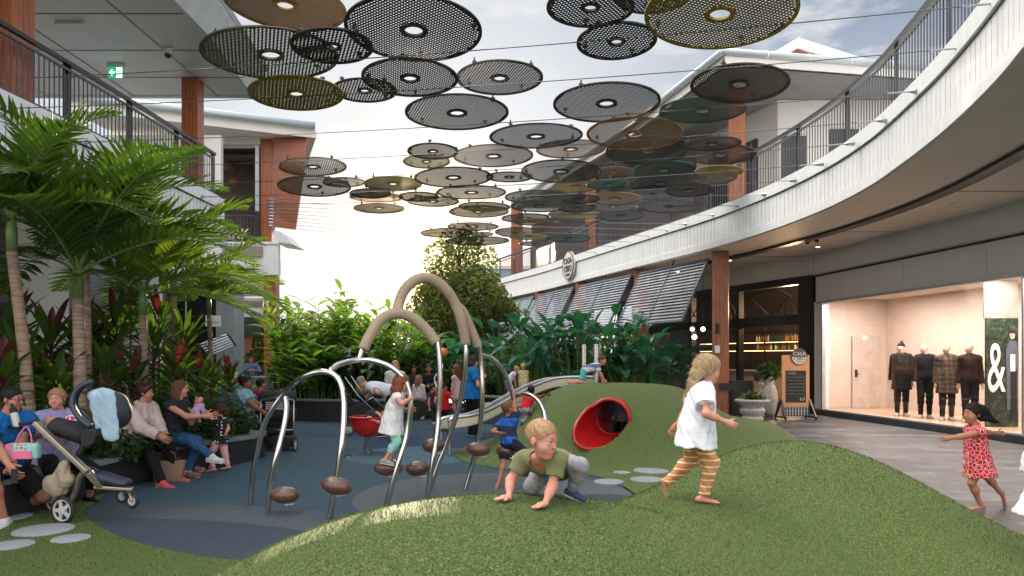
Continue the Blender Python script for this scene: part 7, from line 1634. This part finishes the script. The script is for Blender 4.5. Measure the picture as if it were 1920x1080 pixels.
# --- child climbing the far mound
gm = hit(985, 790); hd_ = gm.y
person('small child in red shirt and grey trousers climbing the far mound', .92, 'child', on(983, 768, hd_+.05), 40, lean=38, hyaw=20, hair=('short', blk), tone='dark', top=((.50, .012, .018), 'short'), bottom=((.30, .31, .35), 'long'), shoes=(.08, .09, .12), res=.009, LF=ground_at(gm.x-.06, gm.y, .04), RF=ground_at(gm.x+.10, gm.y+.05, .04), LH=ground_at(gm.x+.28, gm.y+.45, .03), RH=ground_at(gm.x+.42, gm.y+.25, .03))
person('blond child in pale blue clothes bending forward on the far planter wall', 1.0, 'child', V3(((953-960)*18.9/F, 18.9, .5+.43)), 70, lean=32, hyaw=90, hpitch=35, hair=('short', (.42, .28, .12)), top=((.50, .54, .70), 'cap'), bottom=((.18, .25, .50), 'short'), shoes=None, res=.012)
person('blonde girl in pale yellow top and light skirt standing on the far planter wall', 1.0, 'child', V3(((981-960)*18.9/F, 18.9, .5+.44)), 5, hair=('pony', (.45, .30, .13)), top=((.58, .56, .30), 'cap'), dress=(.11, .11), bottom=((.40, .48, .56), 'short'), shoes=None, res=.012)
ck = V3((W(1100, 700, 12.6).x, 12.6, turf_h(W(1100, 700, 12.6).x, 12.6)+.012))
person('child in striped blue shirt and turquoise shorts crawling on top of the far mound', .95, 'child', ck+V3((-.02, .25, .22)), 100, lean=70, hyaw=110, hpitch=15, hair=('short', brown), top=(pattern('blue_striped_cotton', (.60, .62, .66), (.10, .16, .30), 'stripes', 45, .1), 'short'), bottom=((.08, .42, .42), 'short'), shoes=None, res=.009,
    LF=ck+V3((-.28, .3, .03)), RF=ck+V3((-.28, .15, .03)), LH=ground_at(ck.x+.32, ck.y+.32, .03), RH=ground_at(ck.x+.34, ck.y+.12, .03), kneeL=V3((1, 0, -.5)), kneeR=V3((1, 0, -.5)))
tc_ = TUN_C+TUN_AX*.95
person('child with black shoes lying inside the red tunnel', .95, 'child', tc_+V3((.02, 0, -.20)), 199, lean=-35, hyaw=199, hair=('short', blk), top=((.30, .33, .42), 'long'), bottom=((.015, .015, .02), 'long'), shoes=(.012, .012, .014), res=.009, LF=TUN_C+TUN_AX*.45+V3((.10, 0, -.20)), RF=TUN_C+TUN_AX*.55+V3((-.03, 0, -.22)), toeL=V3((.1, -.3, 1)), toeR=V3((-.1, -.3, 1)), kneeL=V3((0, -.3, 1)), kneeR=V3((0, -.3, 1)), LH=tc_+V3((.15, -.1, -.1)), RH=tc_+V3((-.15, -.1, -.1)))
# --- mannequins in the shop window
mq = [((1690, 780), 636, 'mannequin in long black coat and black beanie in the shop window', dict(hair=('beanie', blk), top=((.014, .012, .012), 'long', .008, .17), bottom=((.012, .012, .014), 'long')), -100),
      ((1734, 784), 637, 'bald mannequin in black bomber jacket with open collar', dict(hair=('none', blk), top=((.016, .015, .022), 'long', .006), bottom=((.012, .012, .014), 'long')), -110),
      ((1775, 788), 637, 'bald mannequin in long brown plaid coat over dark turtleneck', dict(hair=('none', blk), top=(pattern('plaid_wool', (.07, .045, .032), (.17, .12, .085), 'plaid', 60, .5), 'long', .010, .18), bottom=((.012, .012, .014), 'long')), -115),
      ((1818, 792), 636, 'bald mannequin in brown turtleneck sweater and navy trousers', dict(hair=('none', blk), top=((.055, .028, .026), 'long', .002), bottom=((.022, .018, .035), 'long')), -110)]
for (px, fy), ty, lb, kw, yw in mq:
    d = (CH-.16)*F/(fy-670); H = (fy-ty)*d/F*.99; x = (px-960)*d/F
    m_ = person(lb, H*.97, 'slim', V3((x, d, .16+.515*H)), 180+ (30 if False else 25), hyaw=-118, tone='mannequin', shoes=(.6, .57, .52), res=.011, fat=1.0, name='mannequin', cat='mannequin', group='mannequins in the shop window', noise=.0015, **kw)
    if 'turtleneck' in lb or 'coat and' in lb:
        q = MB(); q.tube([m_['neck']-m_['up']*.02, m_['neck']+m_['up']*.06], [.066, .060], 14); q.build('collar', cloth((.03, .018, .018)), m_['t'], smooth=True)

# ============================================================= STROLLERS AND BAGS
M_['tyre'] = mat('black_rubber', (.018, .018, .018), .7); M_['silver'] = mat('champagne_frame', (.36, .31, .25), .3, .7, var=.05); M_['wheelp'] = mat('pale_wheel_plastic', (.55, .54, .52), .4)
M_['canvas'] = mat('black_canvas', (.016, .016, .02), .8, var=.2, bump=.2); M_['bluecloth'] = mat('pale_blue_muslin', (.33, .46, .56), .9, var=.08, bump=.3, bscale=90)
def wheel(p, r_, parent, axis, spokes=5, nm='wheel'):
    M = Matrix.Translation(p) @ V3(axis).to_track_quat('Z', 'Y').to_matrix().to_4x4()
    w = MB(M); w.tube([((r_-.016)*math.cos(a), (r_-.016)*math.sin(a), 0) for a in np.linspace(0, 2*math.pi, 33)[:-1]], .017, 8, closed=True); w = w.build(nm, M_['tyre'], parent, smooth=True)
    q = MB(M); q.tube([((r_-.038)*math.cos(a), (r_-.038)*math.sin(a), 0) for a in np.linspace(0, 2*math.pi, 33)[:-1]], .010, 6, closed=True)
    for k in range(spokes): a = 2*math.pi*k/spokes; q.obox((.01*math.cos(a), .01*math.sin(a), 0), ((r_-.035)*math.cos(a), (r_-.035)*math.sin(a), 0), .030*(r_/.12), .012, up=(0, 0, 1))
    q.lathe([(0, -.02), (.035*(r_/.12), -.015), (.035*(r_/.12), .02), (0, .028)], 16); q.build('rim', M_['wheelp'], w)
s1_ = thing('stroller', 'beige framed stroller with raised baby seat in front of the woman with a baby', 'stroller', WZ(150, 975, 0))
dS = 6.85
ax_ = V3((.25, 1, 0)).normalized()
P_ = lambda px, py, dd=0: W(px, py, dS+dd)
wheel(P_(117, 957), .137, s1_, ax_); wheel(P_(103, 940, .50), .137, s1_, ax_); wheel(P_(248, 939, .16), .075, s1_, ax_, 5); wheel(P_(229, 930, .30), .075, s1_, ax_, 5)
q = MB(); q.obox(P_(66, 792), P_(165, 885), .05, .075, up=(0, 1, 0)); q.obox(P_(165, 885), P_(190, 912, .1), .055, .075, up=(0, 1, 0)); q.build('main_beam', M_['silver'], s1_, bevel=.012)
q = MB(); q.tube(catmull([P_(160, 883), P_(148, 898, .05), P_(140, 925, .1), P_(122, 955, .1)], 5), .028, 10); q.tube(catmull([P_(160, 883, .1), P_(140, 905, .3), P_(108, 938, .45)], 5), .024, 10); q.build('rear_fork', M_['silver'], s1_, smooth=True)
q = MB(); q.obox(P_(178, 912, .1), P_(250, 917, .18), .10, .035); q.obox(P_(240, 918, .18), P_(247, 940, .12), .02, .03); q.obox(P_(240, 918, .22), P_(232, 930, .28), .02, .03); q.build('front_fork', M_['silver'], s1_, bevel=.01)
q = MB(); q.tube([P_(120, 955), P_(103, 940, .50)], .014, 8); q.build('axle', M_['black'], s1_)
q = MB(); q.tube(catmull([P_(66, 790), P_(50, 793, -.02), P_(18, 799, .05), P_(14, 801, .2), P_(30, 797, .42), P_(62, 790, .45), P_(72, 790, .25), P_(66, 790)], 4), .020, 8); q.build('handlebar', M_['canvas'], s1_, smooth=True)
q = MB(); q.lathe([(.045, 0), (.05, .03), (.042, .035), (0, .035)], 16, P_(33, 806)); q.build('cup_holder', M_['black'], s1_)
q = SD(.007); q.cap(P_(192, 893, .14), P_(236, 908, .18), .055, .06, .03, sq=(V3((0, 1, 0)), 1.5)); q.cap(P_(165, 880, .12), P_(200, 900, .15), .035, .05, .03, sq=(V3((0, 1, 0)), 1.6)); q.plane((0, 0, -1), P_(190, 913)); q.build('footrest_bag', mat('navy_fabric', (.015, .022, .045), .5), s1_)
# seat shell, carry handle and seat adapter
q = SD(.008); q.cap(P_(112, 800, .15), P_(160, 812, .2), .09, .11, .03, sq=(V3((0, 1, 0)), 1.5)); q.cap(P_(100, 805, .15), P_(112, 795, .15), .05, .06, .03); q.cap(P_(118, 782, .2), P_(158, 792, .25), .05, .07, .02, sub=True); q.build('baby_seat', M_['canvas'], s1_)
q = MB(); q.tube(catmull([P_(170, 800, .02), P_(150, 785, .02), P_(136, 760, .03), P_(140, 738, .05), P_(155, 722, .08), P_(172, 717, .12)], 6), [.028]*31, 10)
q.tube(catmull([P_(176, 798, .42), P_(158, 783, .42), P_(143, 758, .42), P_(146, 738, .4), P_(158, 724, .36), P_(172, 717, .3)], 6), [.024]*31, 10); q.tube([P_(172, 717, .12), P_(172, 717, .3)], .028, 10); q.build('carry_handle', mat('blue_black_plastic', (.02, .025, .05), .3), s1_, smooth=True)
q = MB(); c_ = P_(163, 822, .0); q.extr([c_+V3((x, 0, z)) for x, z in ((-.07, .06), (-.03, .09), (.05, .08), (.085, .02), (.06, -.05), (.0, -.09), (-.06, -.06))], (0, .05, 0)); q.build('seat_joint', M_['canvas'], s1_, bevel=.01)
q = MB(); q.tube([P_(160, 830, .1), P_(140, 862, .1), P_(128, 846, .1)], .03, 8); q.build('seat_mount', M_['canvas'], s1_, smooth=True)
q = SD(.008); q.ell(P_(222, 775, .25), (.12, .15, .15), None, .02); q.ell(P_(205, 752, .25), (.17, .15, .10), None, .04); q.cap(P_(178, 810, .2), P_(205, 815, .22), .06, .06, .03); q.build('hood', mat('dark_grey_mesh', (.028, .032, .042), .7), s1_)
b_ = SD(.0065); b_.ell(P_(192, 742, .20), (.125, .14, .075), None, .03); b_.cap(P_(200, 745, .06), P_(214, 820, .05), .075, .035, .05, sq=(V3((0, 1, 0)), .5)); b_.cap(P_(180, 755, .08), P_(184, 800, .06), .06, .03, .05, sq=(V3((0, 1, 0)), .5)); b_.cap(P_(200, 745, .06), P_(206, 812, .04), .08, .075, .05, sq=(V3((0, 1, 0)), .3)); b_.noise = (.0045, 45, 1.0)
bc = thing('muslin_cloth', 'pale blue muslin cloth draped over the stroller hood', 'cloth', P_(195, 800)); b_.build('cloth', M_['bluecloth'], bc)
bg_ = thing('beige_bag', 'soft beige canvas bag hanging below the stroller beam', 'bag', P_(110, 920))
q = SD(.007); q.cap(P_(122, 870, .02), P_(108, 912, .04), .045, .105, .03, sq=(V3((0, 1, 0)), .8)); q.cap(P_(95, 905, .04), P_(128, 900, .03), .07, .06, .05); q.noise = (.0035, 50, 2.0); q.build('bag_body', mat('beige_canvas', (.34, .28, .20), .9, var=.08, bump=.3), bg_)
q = MB(); q.tube([P_(120, 878, .0), P_(128, 860, .0), P_(126, 870, .05)], .006, 6); q.tube([P_(104, 880, -.04), P_(112, 918, -.07)], .004, 5); q.build('strap', mat('beige_strap', (.26, .21, .15), .9), bg_)
pk = thing('pink_floral_bag', 'pink and mint floral cooler bag hanging from the stroller handlebar', 'bag', P_(45, 862))
q = MB(Matrix.Translation(P_(44, 861, -.06)) @ Matrix.Rotation(R(8), 4, 'Z')); q.box(-.145, .145, -.05, .06, 0, .155); q.build('bag_body', pattern('mint_floral', (.24, .55, .48), (.55, .10, .16), 'dots', 26, .35), pk, bevel=.03)
q = MB(Matrix.Translation(P_(44, 861, -.06)) @ Matrix.Rotation(R(8), 4, 'Z')); q.box(-.085, .10, -.062, -.051, .01, .085); q.box(-.151, -.146, -.03, .04, .02, .13); q.box(-.13, -.07, -.058, -.0505, .09, .15); q.build('pink_panel', mat('pink_fabric', (.68, .14, .28), .8), pk, bevel=.004)
q = MB(); q.tube(catmull([P_(28, 833, -.06), P_(36, 815, -.06), P_(50, 800, -.02), P_(58, 815, -.04), P_(60, 833, -.06)], 4), .007, 6); q.build('strap', mat('pink_strap', (.55, .16, .30), .8), pk)
bt = thing('sipper_bottle', 'clear sipper bottle with dark lid and yellow stripes on the stroller handlebar', 'bottle', P_(33, 803))
Mb = Matrix.Translation(P_(33, 801)) @ Matrix.Rotation(R(-14), 4, 'Y')
q = MB(Mb); q.lathe([(.032, 0), (.034, .02), (.033, .13), (.028, .145)], 16); q.build('bottle_body', mat('clear_striped_plastic', (.42, .36, .24), .2, col2=(.55, .55, .58), scale=30, stretch=(8, 8, .2)), bt, smooth='auto')
q = MB(Mb); q.lathe([(.030, .146), (.031, .185), (.012, .20), (.012, .235), (0, .24)], 16); q.build('lid', M_['canvas'], bt, smooth='auto')
# black stroller seen from behind
k2 = thing('stroller', 'big black stroller seen from behind beside the woman in light blue', 'stroller', WZ(520, 845, 0)); d2 = 12.1
Q_ = lambda px, py, dd=0: W(px, py, d2+dd)
q = SD(.010); q.cap(Q_(497, 745, .15), Q_(543, 745, .15), .12, .12, .04); q.cap(Q_(500, 775, .15), Q_(542, 775, .15), .14, .14, .05); q.plane((0, 0, -1), Q_(520, 790)); q.build('hood', M_['canvas'], k2)
q = SD(.010); q.cap(Q_(500, 790, .2), Q_(542, 790, .2), .10, None, .04); q.cap(Q_(502, 808, .2), Q_(542, 808, .2), .08, None, .04); q.build('seat', M_['canvas'], k2)
q = MB(); q.box(Q_(497, 0).x, Q_(546, 0).x, d2-.02, d2+.35, Q_(0, 842).z+.02, Q_(0, 822).z); q.build('basket', M_['canvas'], k2, bevel=.03)
q = MB()
for x0 in (489, 551): q.tube([Q_(x0, 750, -.1), Q_(x0, 800, .0), Q_(x0+(3 if x0 > 500 else 0), 836, .0)], .012, 8)
q.tube([Q_(489, 750, -.1), Q_(520, 745, -.18), Q_(551, 750, -.1)], .014, 8); q.tube([Q_(490, 806), Q_(551, 806)], .010, 8); q.build('frame', M_['steel'], k2, smooth=True)
q = MB(); q.box(Q_(498, 0).x, Q_(543, 0).x, d2+.0, d2+.01, Q_(0, 768).z, Q_(0, 752).z); q.build('rear_window', pattern('chevron_lining', (.5, .5, .5), (.06, .06, .06), 'stripes', 180, 0), k2)
for x0, dd in ((492, 0), (553, 0), (500, .6), (548, .6)): wheel(V3((Q_(x0, 0, dd).x, d2+dd, .12)), .12, k2, (1, .05, 0), 6)
# third stroller
k3 = thing('stroller', 'tilted stroller with tan hood in front of the bending woman', 'stroller', WZ(690, 790, 0)); d3 = 14.6; U_ = lambda px, py, dd=0: W(px, py, d3+dd)
q = MB(); 
for dd in (0, .4): q.tube([U_(647, 708, dd), U_(672, 742, dd), U_(712, 780, dd)], .014, 8); q.tube([U_(658, 705, dd), U_(690, 752, dd)], .012, 8); q.tube([U_(660, 765, dd), U_(700, 745, dd), U_(716, 762, dd)], .012, 8)
q.tube([U_(647, 708, 0), U_(647, 708, .4)], .016, 8); q.build('frame', M_['steel'], k3, smooth=True)
q = SD(.010); q.ell(U_(680, 727, .2), (.13, .2, .16), None, .02); q.ell(U_(690, 735, .2), (.12, .17, .15), None, .02, sub=True); q.build('hood', mat('tan_hood', (.42, .30, .14), .8), k3)
q = SD(.010); q.cap(U_(672, 742, .2), U_(705, 758, .2), .09, .08, .03); q.cap(U_(650, 745, .2), U_(658, 758, .2), .09, .06, .03); q.build('seat', M_['canvas'], k3)
for px, dd in ((654, 0), (654, .4), (712, 0), (712, .4)): wheel(V3((U_(px, 0, dd).x, d3+dd, .11)), .11, k3, (.1, 1, 0), 5)
# tote bag, shoes and a small toy on the floor
tb = thing('tote_bag', 'brown woven pattern tote bag on the floor between the two seated women', 'bag', (WZ(318, 902, 0).x, WZ(318, 902, 0).y, 0))
bx = WZ(316, 903, 0); q = MB(Matrix.Translation(bx) @ Matrix.Rotation(R(8), 4, 'Z')); q.add([(-.16, -.05, 0), (.16, -.05, 0), (.16, .08, 0), (-.16, .08, 0), (-.21, -.04, .27), (.21, -.04, .27), (.21, .06, .27), (-.21, .06, .27)], [(0, 3, 2, 1), (0, 1, 5, 4), (1, 2, 6, 5), (2, 3, 7, 6), (3, 0, 4, 7), (4, 5, 6, 7)]); q.build('bag_body', pattern('woven_monogram', (.20, .12, .075), (.34, .24, .17), 'stripes', 260, .2), tb, bevel=.012)
q = MB(Matrix.Translation(bx) @ Matrix.Rotation(R(8), 4, 'Z')); q.tube([(-.11, -.045, .27), (-.09, -.05, .37), (0, -.06, .42), (.09, -.05, .37), (.11, -.045, .27)], .009, 6); q.tube([(-.11, .06, .27), (-.05, .07, .36), (.08, .07, .34), (.11, .06, .27)], .009, 6); q.build('handle', mat('brown_leather', (.16, .05, .025), .5), tb)
def lone(px, py, az, c, lb):
    p = WZ(px, py, 0); d = comp(az); u = V3((0, 0, 1)); q = SD(.006); a, b = p+u*.035-d*.07, p+u*.03+d*.07; q.cap(a, b, .036, .032, .02); q.cap(a, a+d*.05, .05, .04, .02); q.ell(a+u*.04+d*.01, (.03, .03, .03), None, .005, sub=True); q.plane((0, 0, -1), p+u*.004)
    t = thing('small_shoe', lb, 'shoe', p, group='loose shoes on the floor'); q.build('upper', cloth(c), t)
    m = MB(); m.lathe([(.04, .0), (.04, .012), (0, .012)], 14, p+d*.05); m.build('sole', cloth((.6, .58, .55)), t)
lone(372, 884, 100, (.55, .18, .28), 'pink shoe on the floor left of the child in the dotted dress'); lone(390, 879, 70, (.50, .20, .30), 'second pink shoe at the feet of the child in the dotted dress')
lone(345+20, 895, 95, (.20, .13, .08), 'brown sandal on the floor in front of the crossed jeans')
lone(646, 857, 60, (.03, .10, .16), 'dark blue little shoe on the rubber floor left of the red bowl')
